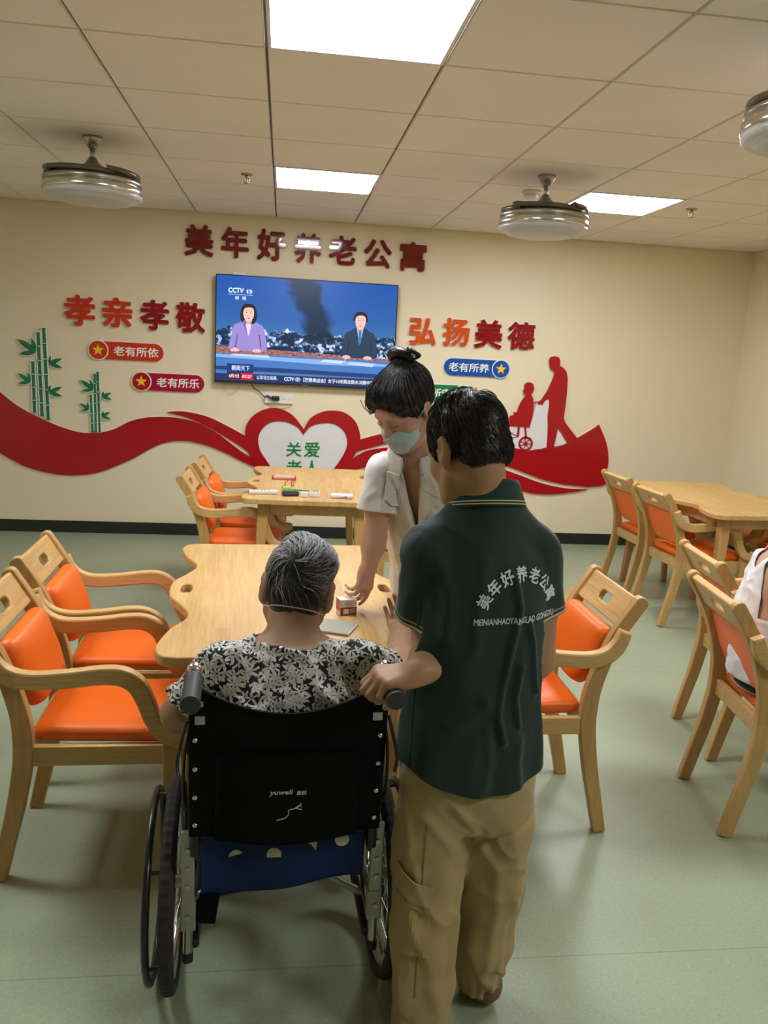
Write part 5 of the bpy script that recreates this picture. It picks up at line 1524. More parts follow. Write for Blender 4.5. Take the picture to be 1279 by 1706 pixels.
B = Body('person', 'person in a dark green polo and khaki cargo trousers holding the wheelchair handle', (0.450, 1.700, 0.0), 8)
L = B.L
SHL, SHR = V3(-0.130, -0.004, 1.165), V3(0.122, -0.004, 1.162)
ELL, WRL = L(0.362, 1.750, 0.885), L(0.291, 1.552, 0.938)
ELR, WRR = L(0.602, 1.745, 0.895), L(0.588, 1.905, 0.745)
HC = L(0.402, 1.725, 1.376)
hf = B.D(-0.46*0.90, 0.89*0.90, -0.43); HR = basis(hf)
def man_body():
    F = Field((-0.32, -0.30, 0.0), (0.30, 0.42, 1.56), 0.0037)
    # trunk
    F.loft((0, 0, 0), (0, 0, 1), (1, 0, 0), [(0.54, 0, 0, 0.12, 0.08), (0.60, 0, 0, 0.140, 0.092), (0.78, 0, 0.005, 0.138, 0.088), (0.95, 0, 0, 0.145, 0.092), (1.08, 0, -0.004, 0.150, 0.092), (1.16, 0, 0, 0.125, 0.075), (1.22, 0, 0.008, 0.075, 0.058), (1.25, 0, 0.012, 0.05, 0.05)])
    F.cone((-0.045, 0.008, 1.205), SHL, 0.040, 0.046, 0.02).cone((0.045, 0.008, 1.205), SHR, 0.040, 0.046, 0.02)
    # neck and head
    F.cone((0, 0.010, 1.21), HC+HR@V3(0, -0.028, -0.045), 0.053, 0.053, 0.02)
    head(F, HC, HR, 0.98)
    # arms
    for sh, el, wr in ((SHL, ELL, WRL), (SHR, ELR, WRR)):
        mid = sh*0.55+el*0.45
        F.chain([sh, mid, el], [0.052, 0.052, 0.044], 0.02)
        m2 = el*0.68+wr*0.32
        F.chain([el, m2, wr], [0.044, 0.044, 0.0275], 0.02)
    # left hand over the grip, fingers curling round it
    y = B.D(-0.985, -0.12, -0.10); y /= np.linalg.norm(y); z = B.D(-0.08, -0.20, 0.97); z -= y*(z@y); z /= np.linalg.norm(z)
    hand(F, WRL, np.stack([np.cross(y, z), y, z], 1), 1, [(42, 78, 48), (46, 80, 48), (50, 82, 48), (54, 82, 46)], (10, -6, -10, 62), 0.95, 0)
    y = (WRR-ELR)/np.linalg.norm(WRR-ELR); z = B.D(0.9, 0.1, 0.3); z -= y*(z@y); z /= np.linalg.norm(z)
    hand(F, WRR, np.stack([np.cross(y, z), y, z], 1), -1, [(18, 26, 18), (22, 30, 20), (26, 32, 20), (30, 34, 22)], (28, 12, 14, 18), 0.95, 3)
    # legs
    for hip, kn, an in ((V3(-0.082, 0, 0.50), V3(-0.095, -0.03, 0.29), L(0.372, 1.590, 0.075)), (V3(0.082, 0, 0.50), V3(0.088, 0.03, 0.29), L(0.540, 1.735, 0.075))):
        F.chain([hip, kn, an], [0.080, 0.055, 0.036], 0.03)
    return F.mesh(1)
V, Q = man_body()
mesh_obj('body', V, Q, ['skin_tan'], B.t)

# hair: short, dark, tousled on the crown
def hair_shell(F, P, HR, s, grow=0.008):
    F.ell(P(0, -0.014, 0.050), np.array([0.075+grow, 0.095+grow, 0.081+grow])*s, HR)
    F.ell(P(0, -0.060, -0.012), np.array([0.063, 0.045, 0.058])*s, HR, 0.02*s)
    for q in (-1, 1): F.ell(P(q*0.060, -0.004, 0.018), np.array([0.020, 0.045, 0.040])*s, HR, 0.015*s)
def man_hair():
    P = lambda x, y, z: HC+HR@(np.array([x, y, z])*0.98)
    F = Field(HC-0.15, HC+0.16, 0.003)
    hair_shell(F, P, HR, 0.98, 0.0015)
    for i, (x, y, z, r) in enumerate([(-0.008, 0.040, 0.108, 0.024), (0.022, 0.034, 0.106, 0.024), (0.040, 0.012, 0.098, 0.022), (-0.005, 0.0, 0.117, 0.028), (-0.025, -0.03, 0.112, 0.024), (0.035, -0.045, 0.100, 0.022)]):
        F.ell(P(x, y, z), np.array([r*1.3, r*1.5, r*0.65]), HR, 0.012)
    F.ell(P(0, 0.108, -0.040), np.array([0.095, 0.075, 0.085]), HR, 0.012, True)          # forehead and face
    for q in (-1, 1): F.ell(P(q*0.088, -0.010, -0.014), np.array([0.028, 0.026, 0.040]), HR, 0.012, True)
    F.ell(P(0, 0.150, 0.050), np.array([0.110, 0.074, 0.085]), HR, 0.015, True)
    F.ell(P(0, -0.075, -0.105), np.array([0.12, 0.10, 0.050]), HR, 0.02, True)
    return F.mesh(1)
hv, hq = man_hair()
N = normals(hv, hq); hl = (hv-HC)@HR
hv = hv+N*(0.0022*ridged(hl, 55, 3, (1, 0.35, 0.35)))[:, None]*np.clip((hl[:, 2]+0.02)/0.05, 0.15, 1)[:, None]
hair = mesh_obj('hair', hv, hq, 'hair_dark', B.t)
def comb(hv, hq, HC, HR, n, whorl, seed, cond, spin=0.7):
    rg = np.random.RandomState(seed); N = normals(hv, hq); hl = (hv-HC)@HR
    ok = np.where(cond(hl))[0]; pk = ok[rg.randint(0, len(ok), n)]
    w = np.array(whorl); d = hl[pk]-w; d = d/(np.linalg.norm(d, axis=1, keepdims=True)+1e-6)
    nl = N[pk]@HR
    d = d-nl*(d*nl).sum(1, keepdims=True); sp = np.cross(nl, d)*spin
    d = d+sp+rg.randn(n, 3)*0.22
    return hv[pk], d@HR.T, hl[pk], rg
bt = bvh(hv, hq)
r0, d0, l0, rg = comb(hv, hq, HC, HR, 2600, (0.01, -0.055, 0.115), 5, lambda p: p[:, 2] > -0.045)
strands(hair, 'hair_locks', 'hair_dark', r0, d0, 0.022+0.020*rg.rand(len(r0))*np.clip((l0[:, 2]+0.05)/0.1, 0.2, 1.3), bt, 0.0045, 0.0010, 5, 0.02, 2, 0.10)

# polo shirt
SLV_L = L(0.322, 1.718, 1.005); SLV_R = L(0.588, 1.722, 1.018)
def seg_gauss(a, z, pts, w):
    """ridge along a polyline in (a, z)"""
    d = np.full_like(a, 9.0)
    for (x0, z0), (x1, z1) in zip(pts[:-1], pts[1:]):
        dx, dz = x1-x0, z1-z0; t = np.clip(((a-x0)*dx+(z-z0)*dz)/(dx*dx+dz*dz), 0, 1)
        d = np.minimum(d, np.hypot(a-x0-t*dx, z-z0-t*dz))
    return np.exp(-(d/w)**2)
POLO_FOLDS = [([(0.028, 1.13), (0.045, 1.06), (0.032, 0.97), (0.018, 0.88), (0.012, 0.82), (0.030, 0.76)], 0.008, 0.0065),
              ([(0.070, 1.03), (0.085, 0.98), (0.100, 0.90), (0.112, 0.86)], 0.007, 0.0055),
              ([(0.060, 0.93), (0.052, 0.86), (0.066, 0.79)], 0.0075, 0.006),
              ([(-0.035, 1.16), (-0.050, 1.05), (-0.048, 0.97)], 0.014, 0.003),
              ([(-0.02, 0.86), (0.02, 0.80), (0.06, 0.77)], 0.014, 0.004),
              ([(-0.085, 0.80), (-0.03, 0.83), (0.0, 0.87)], 0.016, 0.003),
              ([(-0.010, 0.80), (0.0, 0.72), (-0.006, 0.66)], 0.014, 0.004),
              ([(0.075, 0.76), (0.070, 0.70), (0.078, 0.65)], 0.012, 0.004),
              ([(-0.125, 1.15), (-0.105, 1.08), (-0.11, 1.0)], 0.014, 0.005)]
def polo_shape():
    F = Field((-0.30, -0.22, 0.58), (0.30, 0.24, 1.34), 0.0045)
    F.loft((0, 0, 0), (0, 0, 1), (1, 0, 0), [(0.625, 0.004, 0, 0.178, 0.122, 2.2), (0.72, 0.004, 0, 0.174, 0.118, 2.2), (0.85, 0.002, 0, 0.162, 0.108, 2.2), (1.0, 0, -0.004, 0.158, 0.108, 2.2), (1.10, 0, -0.006, 0.154, 0.108, 2.2), (1.17, 0, -0.002, 0.136, 0.094, 2.1), (1.22, 0, 0.006, 0.104, 0.078), (1.26, 0, 0.012, 0.082, 0.075), (1.31, 0, 0.016, 0.068, 0.068)])
    F.cone((-0.055, 0.008, 1.222), SHL, 0.046, 0.055, 0.03).cone((0.055, 0.008, 1.222), SHR, 0.046, 0.055, 0.03)
    for sh, hm, r in ((SHL, SLV_L, 0.066), (SHR, SLV_R, 0.062)):
        d = (hm-sh)/np.linalg.norm(hm-sh)
        F.sleeve(sh, hm+d*0.05, 0.055, r+0.002, hm, d, 0.018)
    return F.mesh(1)
pv, pq = polo_shape()
pn = normals(pv, pq)
disp = np.zeros(len(pv)); backside = np.clip(-pn[:, 1]*1.6, 0, 1)
for pts, w, a in POLO_FOLDS: disp += a*seg_gauss(pv[:, 0], pv[:, 2], pts, w)*backside
disp *= 1.7; arm = np.clip((np.abs(pv[:, 0])-0.135)/0.03, 0, 1)
disp += 0.0028*ridged(pv, 15, 11, (1, 1, 0.55))+0.0022*arm*ridged(pv, 30, 4, (1, 1, 0.5))-0.0012
low = np.clip((0.80-pv[:, 2])/0.15, 0, 1)
disp += 0.004*low*np.sin(np.arctan2(pv[:, 1], pv[:, 0])*9+pv[:, 2]*8)
pv = pv+pn*disp[:, None]
trim = np.full(len(pv), 1.0); gk = pv[:, 2]-0.634-0.050*np.clip(np.abs(pv[:, 0]-0.004)/0.17, 0, 1)**2
for sh, hm in ((SHL, SLV_L), (SHR, SLV_R)):
    d = (hm-sh)/np.linalg.norm(hm-sh); h = -(pv-hm)@d
    near = np.linalg.norm(pv-hm-np.outer((pv-hm)@d, d), axis=1) < 0.085
    side = (np.sign(pv[:, 0]) == np.sign(hm[0])) & (np.abs(pv[:, 0]) > 0.05)
    z = near & side & (h < 0.06); trim[z] = np.clip(h[z]/0.05, 0, 1)
    z = near & side & (h < 0.03); gk[z] = np.minimum(gk[z], h[z]-0.0035)
gk = np.minimum(gk, 1.299-pv[:, 2])
pv, pq, trim = trim_mesh(pv, pq, gk, trim)
seam = np.clip(np.abs(np.abs(pv[:, 0])-0.118-0.16*np.clip(1.16-pv[:, 2], -0.05, 0.12)), 0, 0.05)*100+10*(pv[:, 2] < 1.05)
polo = mesh_obj('polo_shirt', pv, pq, 'polo', B.t, attrs={'trim': trim, 'seam': seam})
so = polo.modifiers.new('cloth', 'SOLIDIFY'); so.thickness = 0.003; so.offset = -1
pb = bvh(pv, pq)
# collar
def collar_ring(name, c, n, prof, mat, parent, gap=0.35, tilt=(0, 0), frame=None):
    """prof: list of (radius, z) closed section swept round the neck, open at the front by gap radians"""
    m = MB(); rings = []
    for i in range(n+1):
        a = PI/2+gap+(2*PI-2*gap)*i/n
        rings.append([(c[0]+r*math.cos(a), c[1]+r*0.94*math.sin(a), c[2]+z+tilt[1]*math.sin(a)+tilt[0]*math.cos(a)) for r, z in prof])
    if frame is not None: rings = [[tuple(frame @ Vector(p)) for p in r] for r in rings]
    m.loft(rings); return m.build(name, mat, parent)
CC = (0.0, 0.014, 1.258)
col = collar_ring('collar', CC, 40, [(0.066, 0.006), (0.063, 0.040), (0.064, 0.050), (0.068, 0.052), (0.073, 0.043), (0.081, 0.021), (0.089, 0.000), (0.086, -0.003), (0.075, 0.012), (0.070, 0.030)], 'polo_collar', B.t, 0.30, (0, -0.020))
for dz, r, mt in ((0.0085, 0.0862, 'cream_stripe'), (0.0025, 0.0885, 'gold_stripe')):
    collar_ring('collar_stripe', CC, 40, [(r-0.002, dz-0.0012), (r+0.0012, dz-0.0012), (r+0.0004, dz+0.0014), (r-0.002, dz+0.0014)], mt, col, 0.30, (0, -0.020))['label'] = 'pale stripe along the collar edge'
# arched back print
cu, cz, Ra = 0.046, 1.085, 0.094
for i, c in enumerate('美年好养老公寓'):
    a = math.radians((i-3)*22)
    vs, fs = text_solid(c, (0.029, 0.032), 0.0006, 0.020)
    ca, sa = math.cos(-a), math.sin(-a)
    vs = [(cu+Ra*math.sin(a)+x*ca-y*sa, cz+(Ra*math.cos(a)-Ra)*0.95+0.05+x*sa+y*ca, z) for x, y, z in vs]
    o = decal('back_lettering', vs, fs, pb, (0, 0, 0), (1, 0, 0), (0, 0, 1), (0, 1, 0), 'print_white', polo, 0.0010)
    if o: o['label'] = 'white character %s on the back of the polo' % c
vs, fs = text_solid('MEINIANHAOYANGLAO GONGYU', (0.205, 0.0140), 0.0006, 0.010)
o = decal('back_lettering', [(cu-0.002+x, 1.037+y, z) for x, y, z in vs], fs, pb, (0, 0, 0), (1, 0, 0), (0, 0, 1), (0, 1, 0), 'print_white', polo, 0.0010)
if o: o['label'] = 'white capital letters under the arched characters on the polo'
# seam on the left side of the shirt
vs, fs = grid_patch(0.004, 0.50, 1, 50, 0.0004)
decal('side_seam', vs, fs, pb, (-0.142, 0, 0.90), (1, 0, 0), (0, 0, 1), (0.35, 0.94, 0), 'polo_collar', polo, 0.0008)

# cargo trousers
HEML, HEMR = L(0.362, 1.595, 0.030), L(0.530, 1.735, 0.052)
def trousers():
    F = Field((-0.28, -0.30, 0.005), (0.28, 0.28, 0.76), 0.0045)
    F.loft((0, 0, 0), (0, 0, 1), (1, 0, 0), [(0.520, 0.002, 0, 0.140, 0.078, 2.3), (0.57, 0.002, 0, 0.160, 0.096, 2.3), (0.62, 0.002, 0, 0.160, 0.106, 2.3), (0.67, 0.0, 0, 0.154, 0.104, 2.2), (0.74, 0, 0, 0.148, 0.095, 2.2)])
    for hip, kn, hm, rs in ((V3(-0.082, 0.0, 0.52), V3(-0.092, -0.035, 0.29), HEML, [0.085, 0.080, 0.074, 0.070]), (V3(0.082, 0.0, 0.52), V3(0.088, 0.025, 0.29), HEMR, [0.085, 0.085, 0.082, 0.058])):
        ks = kn*0.45+hm*0.55
        F.chain([hip+V3(0, -0.006, 0), kn, ks, hm], rs, 0.012, 0.028)
    return F.mesh(1)
tv_, tq = trousers(); tn = normals(tv_, tq)
KH_FOLDS = [([(-0.06, 0.60), (-0.01, 0.54), (0.005, 0.50)], 0.012, 0.007), ([(0.13, 0.59), (0.06, 0.545), (0.005, 0.505)], 0.012, 0.007),
            ([(0.145, 0.545), (0.07, 0.515), (0.02, 0.49)], 0.009, -0.007), ([(-0.12, 0.57), (-0.06, 0.50), (-0.02, 0.44)], 0.014, 0.006),
            ([(0.02, 0.46), (-0.02, 0.36), (-0.04, 0.22)], 0.016, 0.008), ([(0.06, 0.42), (0.075, 0.30), (0.065, 0.15)], 0.014, 0.007),
            ([(0.165, 0.38), (0.12, 0.33), (0.135, 0.28)], 0.014, 0.008), ([(-0.14, 0.44), (-0.15, 0.30), (-0.16, 0.12)], 0.014, 0.006),
            ([(-0.10, 0.18), (-0.08, 0.12)], 0.016, 0.007), ([(-0.05, 0.34), (0.0, 0.28)], 0.012, 0.006), ([(0.10, 0.13), (0.14, 0.08)], 0.010, 0.007), ([(0.06, 0.11), (0.10, 0.055)], 0.010, 0.007),
            ([(-0.165, 0.62), (-0.150, 0.50), (-0.165, 0.40)], 0.0075, 0.006)]
dp = np.zeros(len(tv_))
for pts, w, a in KH_FOLDS: dp += a*seg_gauss(tv_[:, 0], tv_[:, 2], pts, w)*np.clip(-tn[:, 1]*1.5, 0, 1)
dp += (0.007*ridged(tv_, 13, 21, (1, 1, 0.36))+0.0035*ridged(tv_@rotm((0, 1, 0), 35).T, 24, 9, (1, 1, 0.4))-0.002)*np.clip((0.60-tv_[:, 2])/0.12, 0.25, 1)
gath = np.exp(-((tv_[:, 2]-0.055)/0.04)**2)*(tv_[:, 0] > 0)
dp += gath*0.0022*np.sin(np.arctan2(tv_[:, 1]-HEMR[1], tv_[:, 0]-HEMR[0])*16)
tv_ = tv_+tn*dp[:, None]
kz = np.where(tv_[:, 0] < 0.0, 0.014, 0.038)
tv_, tq = trim_mesh(tv_, tq, np.minimum(tv_[:, 2]-kz, 0.735-tv_[:, 2]))
tro = mesh_obj('cargo_trousers', tv_, tq, 'khaki', B.t)
so = tro.modifiers.new('cloth', 'SOLIDIFY'); so.thickness = 0.003; so.offset = -1
tb_ = bvh(tv_, tq)
def patch(name, cx_, cz_, w, h, ang, th, mat, thick, off, parent, sh=None):
    vs, fs = grid_patch(w, h, 14, 14, thick, sh)
    c, s = math.cos(math.radians(th)), math.sin(math.radians(th))
    vs = [(a*c-b*s, a*s+b*c, z) for a, b, z in vs]
    g = math.radians(ang)
    return decal(name, vs, fs, tb_, (cx_, 0 if False else -0.02, cz_), (math.cos(g), -math.sin(g), 0), (0, 0, 1), (math.sin(g), math.cos(g), 0), mat, parent, off, 1.0, True)
pk = patch('cargo_pocket', -0.118, 0.330, 0.088, 0.150, 24, 4, 'khaki', 0.006, 0.002, tro)
fl = patch('pocket_flap', -0.118, 0.402, 0.096, 0.058, 24, -10, 'khaki', 0.004, 0.0095, tro, lambda u, v: (u, v-0.010*u/0.06))
for dz in (0.0, -0.0045):
    patch('flap_stitching', -0.118, 0.383+dz, 0.088, 0.0012, 24, -13, 'khaki_seam', 0.0003, 0.0138, tro)
patch('leg_seam', -0.100, 0.36, 0.003, 0.40, 20, 0, 'khaki_seam', 0.0003, 0.0012, tro)
# shoes
for hm, nm in ((L(0.372, 1.600, 0), 'shoe'), (L(0.540, 1.735, 0), 'shoe')):
    F = Field(hm+V3(-0.08, -0.10, 0.0), hm+V3(0.08, 0.24, 0.14), 0.004)
    F.chain([hm+V3(0, -0.022, 0.046), hm+V3(0, 0.06, 0.045), hm+V3(0, 0.15, 0.036), hm+V3(0, 0.19, 0.032)], [0.040, 0.042, 0.042, 0.030], 0.02)
    F.cone(hm+V3(0, -0.012, 0.05), hm+V3(0, -0.002, 0.085), 0.038, 0.042, 0.015)
    F.plane(hm+V3(0, 0, 0.0045), (0, 0, -1), hm-0.3, hm+0.3)
    sv, sq = F.mesh(1); mesh_obj('shoe', sv, sq, 'shoe_tan', B.t)
# ------------------------------------------------------------------ the nurse
M['coat'] = cloth_mat('white_coat_cotton', (0.68, 0.665, 0.64, 1), 0.8, 800, 0.03, 0.1)
M['coat_seam'] = cloth_mat('coat_seam', (0.50, 0.49, 0.46, 1))
M['mask_blue'] = cloth_mat('pale_blue_mask', (0.42, 0.56, 0.58, 1), 0.75, 600, 0.03, 0.05)
M['gold_clip'] = plain('gold_hair_clip', (0.55, 0.42, 0.18, 1), 0.3, 0.8)
M['trouser_pale'] = cloth_mat('pale_trousers', (0.50, 0.49, 0.47, 1))
M['shoe_white'] = plain('white_shoe', (0.70, 0.69, 0.66, 1), 0.5)
B = Body('person', 'person in a white coat and pale blue face mask leaning over the table', (0.59, 2.76, 0.0), 158.9)
L = B.L
NB = L(0.425, 2.480, 1.272)
SHR, SHL = L(0.318, 2.520, 1.215), L(0.575, 2.425, 1.195)
ELR, WRR = L(0.303, 2.505, 1.005), L(0.288, 2.490, 0.915)
ELL, WRL = L(0.665, 2.420, 0.985), L(0.600, 2.270, 0.830)
HC = L(0.366, 2.430, 1.416)
hf = B.D(-0.78*0.84, -0.62*0.84, -0.54); HR = basis(hf)
AX0, AX1 = L(0.535, 2.675, 0.86), L(0.428, 2.490, 1.255)
LOW = L(0.575, 2.715, 0.40)
AD = (AX1-AX0)/np.linalg.norm(AX1-AX0); AL = np.linalg.norm(AX1-AX0)
def nurse_body():
    F = Field((-0.30, -0.28, 0.0), (0.42, 0.60, 1.62), 0.0038)
    F.loft(AX0, AX1-AX0, (1, 0, 0), [(0.05, 0, 0.012, 0.100, 0.066), (0.12, 0, 0.006, 0.112, 0.078), (AL*0.5, 0, 0, 0.125, 0.085), (AL*0.85, 0, 0, 0.115, 0.075), (AL, 0, 0, 0.07, 0.055)])
    F.loft(LOW, (0, 0, 1), (1, 0, 0), [(0.22, 0, 0, 0.11, 0.075), (0.34, 0, 0.01, 0.110, 0.070), (0.44, 0, 0.02, 0.095, 0.055)], 0.03)
    F.cone(NB-V3(0, 0, 0.008), SHR, 0.036, 0.044, 0.025).cone(NB-V3(0, 0, 0.008), SHL, 0.036, 0.044, 0.025)
    F.cone(NB-AD*0.03, HC+HR@V3(0, -0.030, -0.045), 0.050, 0.047, 0.03)
    head(F, HC, HR, 0.98, True)
    for sh, el, wr in ((SHR, ELR, WRR), (SHL, ELL, WRL)):
        F.chain([sh, sh*0.5+el*0.5, el], [0.046, 0.042, 0.035], 0.02)
        F.chain([el, el*0.65+wr*0.35, wr], [0.035, 0.036, 0.0235], 0.02)
    y = B.D(-0.18, -0.02, -0.98); y /= np.linalg.norm(y); z = B.D(0.62, -0.78, 0.0); z -= y*(z@y); z /= np.linalg.norm(z)
    hand(F, WRR, np.stack([np.cross(y, z), y, z], 1), -1, [(14, 16, 10), (24, 30, 20), (36, 36, 24), (44, 40, 26)], (24, 8, 12, 34), 0.90, 3)
    y = (WRL-ELL)/np.linalg.norm(WRL-ELL); z = B.D(0.3, -0.3, 0.9); z -= y*(z@y); z /= np.linalg.norm(z)
    hand(F, WRL, np.stack([np.cross(y, z), y, z], 1), 1, [(20, 26, 18), (24, 30, 20), (28, 32, 20), (30, 34, 22)], (26, 10, 14, 20), 0.92, 3)
    for s in (-1, 1):
        F.chain([LOW+V3(s*0.075, 0, 0.26), LOW+V3(s*0.080, 0.01, 0.02), V3(s*0.085, 0.0, 0.085)], [0.066, 0.050, 0.036], 0.03)
    return F.mesh(1)
V, Q = nurse_body()
mesh_obj('body', V, Q, ['skin_fair'], B.t)
nb_ = bvh(V, Q)
# hair gathered to a bun on the crown
def nurse_hair():
    P = lambda x, y, z: HC+HR@(np.array([x, y, z])*0.98)
    F = Field(HC-0.20, HC+0.22, 0.0032)
    hair_shell(F, P, HR, 0.98, 0.010)
    F.ell(P(0, 0.045, 0.086), (0.070, 0.050, 0.036), HR, 0.02)
    for q in (-1, 1): F.ell(P(q*0.058, 0.040, 0.052), (0.028, 0.040, 0.035), HR, 0.015)
    F.ell(P(0.012, 0.115, -0.018), np.array([0.090, 0.066, 0.080]), HR, 0.012, True)
    for q in (-1, 1): F.ell(P(q*0.092, -0.006, -0.016), np.array([0.030, 0.026, 0.036]), HR, 0.012, True)
    F.ell(P(0, -0.085, -0.066), np.array([0.12, 0.085, 0.062]), HR, 0.02, True)
    F.cone(P(0, -0.045, 0.105), P(0, -0.058, 0.128), 0.034, 0.028, 0.02)
    return F.mesh(1)
hv, hq = nurse_hair(); N = normals(hv, hq); hl = (hv-HC)@HR
a = np.arctan2(hl[:, 0], hl[:, 1]+0.06)
hv = hv+N*(0.0016*np.sin(a*46+3*np.sin(a*9))+0.0010*np.sin(a*91))[:, None]
hair = mesh_obj('hair', hv, hq, 'hair_black', B.t)
bt = bvh(hv, hq)
rg = np.random.RandomState(3)
pk = rg.randint(0, len(hv), 2200); bunp = HC+HR@V3(0, -0.055, 0.12)
strands(hair, 'hair_locks', 'hair_black', hv[pk], bunp-hv[pk]+rg.randn(2200, 3)*0.012, 0.05+0.04*rg.rand(2200), bt, 0.0018, 0.0009, 7, 0, 4, 0.03)
# the bun: a coiled twist
c0 = HC+HR@V3(0.0, -0.060, 0.138); pts = []
for i in range(75):
    u = i/74; an = u*2*PI*2.3; rr = 0.036*(1-0.55*u)
    p = c0+HR@V3(rr*math.cos(an), 0.35*rr*math.sin(an), 0.020*u+rr*0.75*math.sin(an)); pts.append(tuple(p))
MB().tube(pts, [0.016*(1-0.35*i/74) for i in range(75)], 12).build('hair_bun', 'hair_black', hair)
for q, w in ((0.042, 1), (0.056, 0.8)):
    lp = [tuple(c0+HR@V3(-q-0.016*math.cos(t), 0.006*math.sin(2*t), 0.018+0.018*math.sin(t)*w)) for t in [2*PI*k/24 for k in range(24)]]
    MB().tube(lp, 0.0042, 8, closed=True).build('hair_loop', 'hair_black', hair)
MB().tube([tuple(c0+HR@V3(-0.024+0.004*k, 0.02, -0.022+0.002*k)) for k in range(4)], 0.005, 8).build('hair_clip', 'gold_clip', hair)
# a loose wisp over the brow
for k in range(5):
    s0 = HC+HR@V3(-0.004+0.026*k, 0.085-0.006*abs(k-1), 0.082-0.004*k); s1 = HC+HR@V3(0.035+0.018*k, 0.103-0.012*k, 0.045-0.006*k); s2 = HC+HR@V3(0.066+0.006*k, 0.075-0.014*k, 0.028-0.010*k)
    MB().tube(catmull([tuple(s0), tuple(s1), tuple(s2)], 6), [0.0012]*12+[0.0005], 5).build('loose_lock', 'hair_black', hair)
# face mask
def mask_mesh(HC, HR, s=0.98):
    P = lambda x, y, z: HC+HR@(np.array([x, y, z])*s)
    F = Field(HC-0.16, HC+0.18, 0.003)
    F.ell(P(0, 0.040, -0.048), np.array([0.066, 0.064, 0.060])*s, HR)
    F.cone(P(0, 0.092, -0.006), P(0, 0.108, -0.036), 0.012*s, 0.014*s, 0.02)
    F.ell(P(0, 0.062, -0.085), np.array([0.040, 0.036, 0.034])*s, HR, 0.02)
    F.plane(P(0, 0, -0.002), HR@V3(0, 0.25, 1), HC-0.2, HC+0.2)
    F.plane(P(0, 0.022, -0.05), HR@V3(0, -1, 0.1), HC-0.2, HC+0.2)
    v, q = F.mesh(2); n = normals(v, q); l = (v-HC)@HR
    v = v+n*(0.0012*np.sin(l[:, 2]*420))[:, None]*np.clip((0.02-np.abs(l[:, 2]+0.045))/0.01, 0, 1)[:, None]
    return v, q
mv, mq = mask_mesh(HC, HR)
mask = mesh_obj('face_mask', mv, mq, 'mask_blue', B.t)
for q in (-1, 1):
    for za, zb in ((-0.012, 0.022), (-0.075, -0.024)):
        MB().tube(catmull([tuple(HC+HR@V3(q*0.0665, 0.030, za)), tuple(HC+HR@V3(q*0.080, 0.008, (za+zb)/2)), tuple(HC+HR@V3(q*0.081, -0.016, zb))], 6), 0.0012, 6).build('ear_loop', 'white_plastic', mask)
# eyelids and brows: thin dark arcs above the mask
for q in (-1, 1):
    MB().tube(catmull([tuple(HC+HR@V3(q*0.019, 0.0885, 0.0005)), tuple(HC+HR@V3(q*0.031, 0.0905, -0.002)), tuple(HC+HR@V3(q*0.044, 0.083, 0.001))], 5), 0.0011, 6).build('eyelashes', 'hair_black', B.t)
    MB().tube(catmull([tuple(HC+HR@V3(q*0.017, 0.0895, 0.022)), tuple(HC+HR@V3(q*0.032, 0.0880, 0.027)), tuple(HC+HR@V3(q*0.048, 0.076, 0.023))], 5), [0.0016]*10+[0.0008], 6, flat=(tuple(HR@V3(0, 1, 0)), 0.5)).build('eyebrow', 'hair_black', B.t)
# coat
SLR = SHR*0.38+ELR*0.62; SLL = SHL*0.38+ELL*0.62
FW = lambda v: v@np.array([0, 1, 0])
def coat_shape():
    F = Field((-0.30, -0.26, 0.36), (0.42, 0.50, 1.36), 0.0045)
    F.loft(AX0, AX1-AX0, (1, 0, 0), [(-0.06, 0, 0, 0.150, 0.115, 2.2), (0.06, 0, 0, 0.146, 0.112, 2.2), (AL*0.5, 0, 0, 0.150, 0.115, 2.2), (AL*0.80, 0, 0, 0.142, 0.100), (AL*0.95, 0, 0.002, 0.100, 0.084), (AL+0.06, 0, 0.010, 0.072, 0.070)])
    F.loft(LOW, (0, 0, 1), (1, 0, 0), [(0.0, 0, 0, 0.172, 0.140, 2.2), (0.25, 0, 0, 0.162, 0.130, 2.2), (0.38, 0, 0, 0.154, 0.122, 2.2), (0.46, 0, 0.012, 0.150, 0.112, 2.2), (0.56, 0, 0.035, 0.135, 0.085, 2.2)], 0.07)
    F.cone(NB-V3(0, 0, 0.015), SHR, 0.046, 0.052, 0.03).cone(NB-V3(0, 0, 0.015), SHL, 0.046, 0.052, 0.03)
    for sh, hm in ((SHR, SLR), (SHL, SLL)):
        d = (hm-sh)/np.linalg.norm(hm-sh)
        F.sleeve(sh, hm+d*0.05, 0.056, 0.070, hm, d, 0.02)
    return F.mesh(1)
cv, cq = coat_shape(); cn = normals(cv, cq)
rel = cv-AX0; tt_ = rel@AD; ss = cv[:, 0]-(AX0[0]+AD[0]*tt_)
ww = rel@np.cross(AD, [1, 0, 0])
disp = 0.0045*ridged(cv, 14, 31, (1, 1, 0.45))+0.003*ridged(cv, 30, 32, (1, 1, 0.6))-0.002
for (x0, z0, x1, z1, w, a) in ((0.035, 1.17, 0.020, 0.95, 0.010, 0.006), (0.075, 1.15, 0.060, 0.98, 0.010, 0.006), (-0.05, 1.10, -0.04, 0.90, 0.012, 0.006), (0.10, 1.12, 0.10, 0.85, 0.012, 0.007), (0.13, 1.05, 0.12, 0.75, 0.012, 0.006)):
    disp += a*seg_gauss(ss, cv[:, 2], [(x0, z0), (x1, z1)], w)*np.clip(cn[:, 1]*1.5, 0, 1)
cv = cv+cn*disp[:, None]
gk = cv[:, 2]-0.408
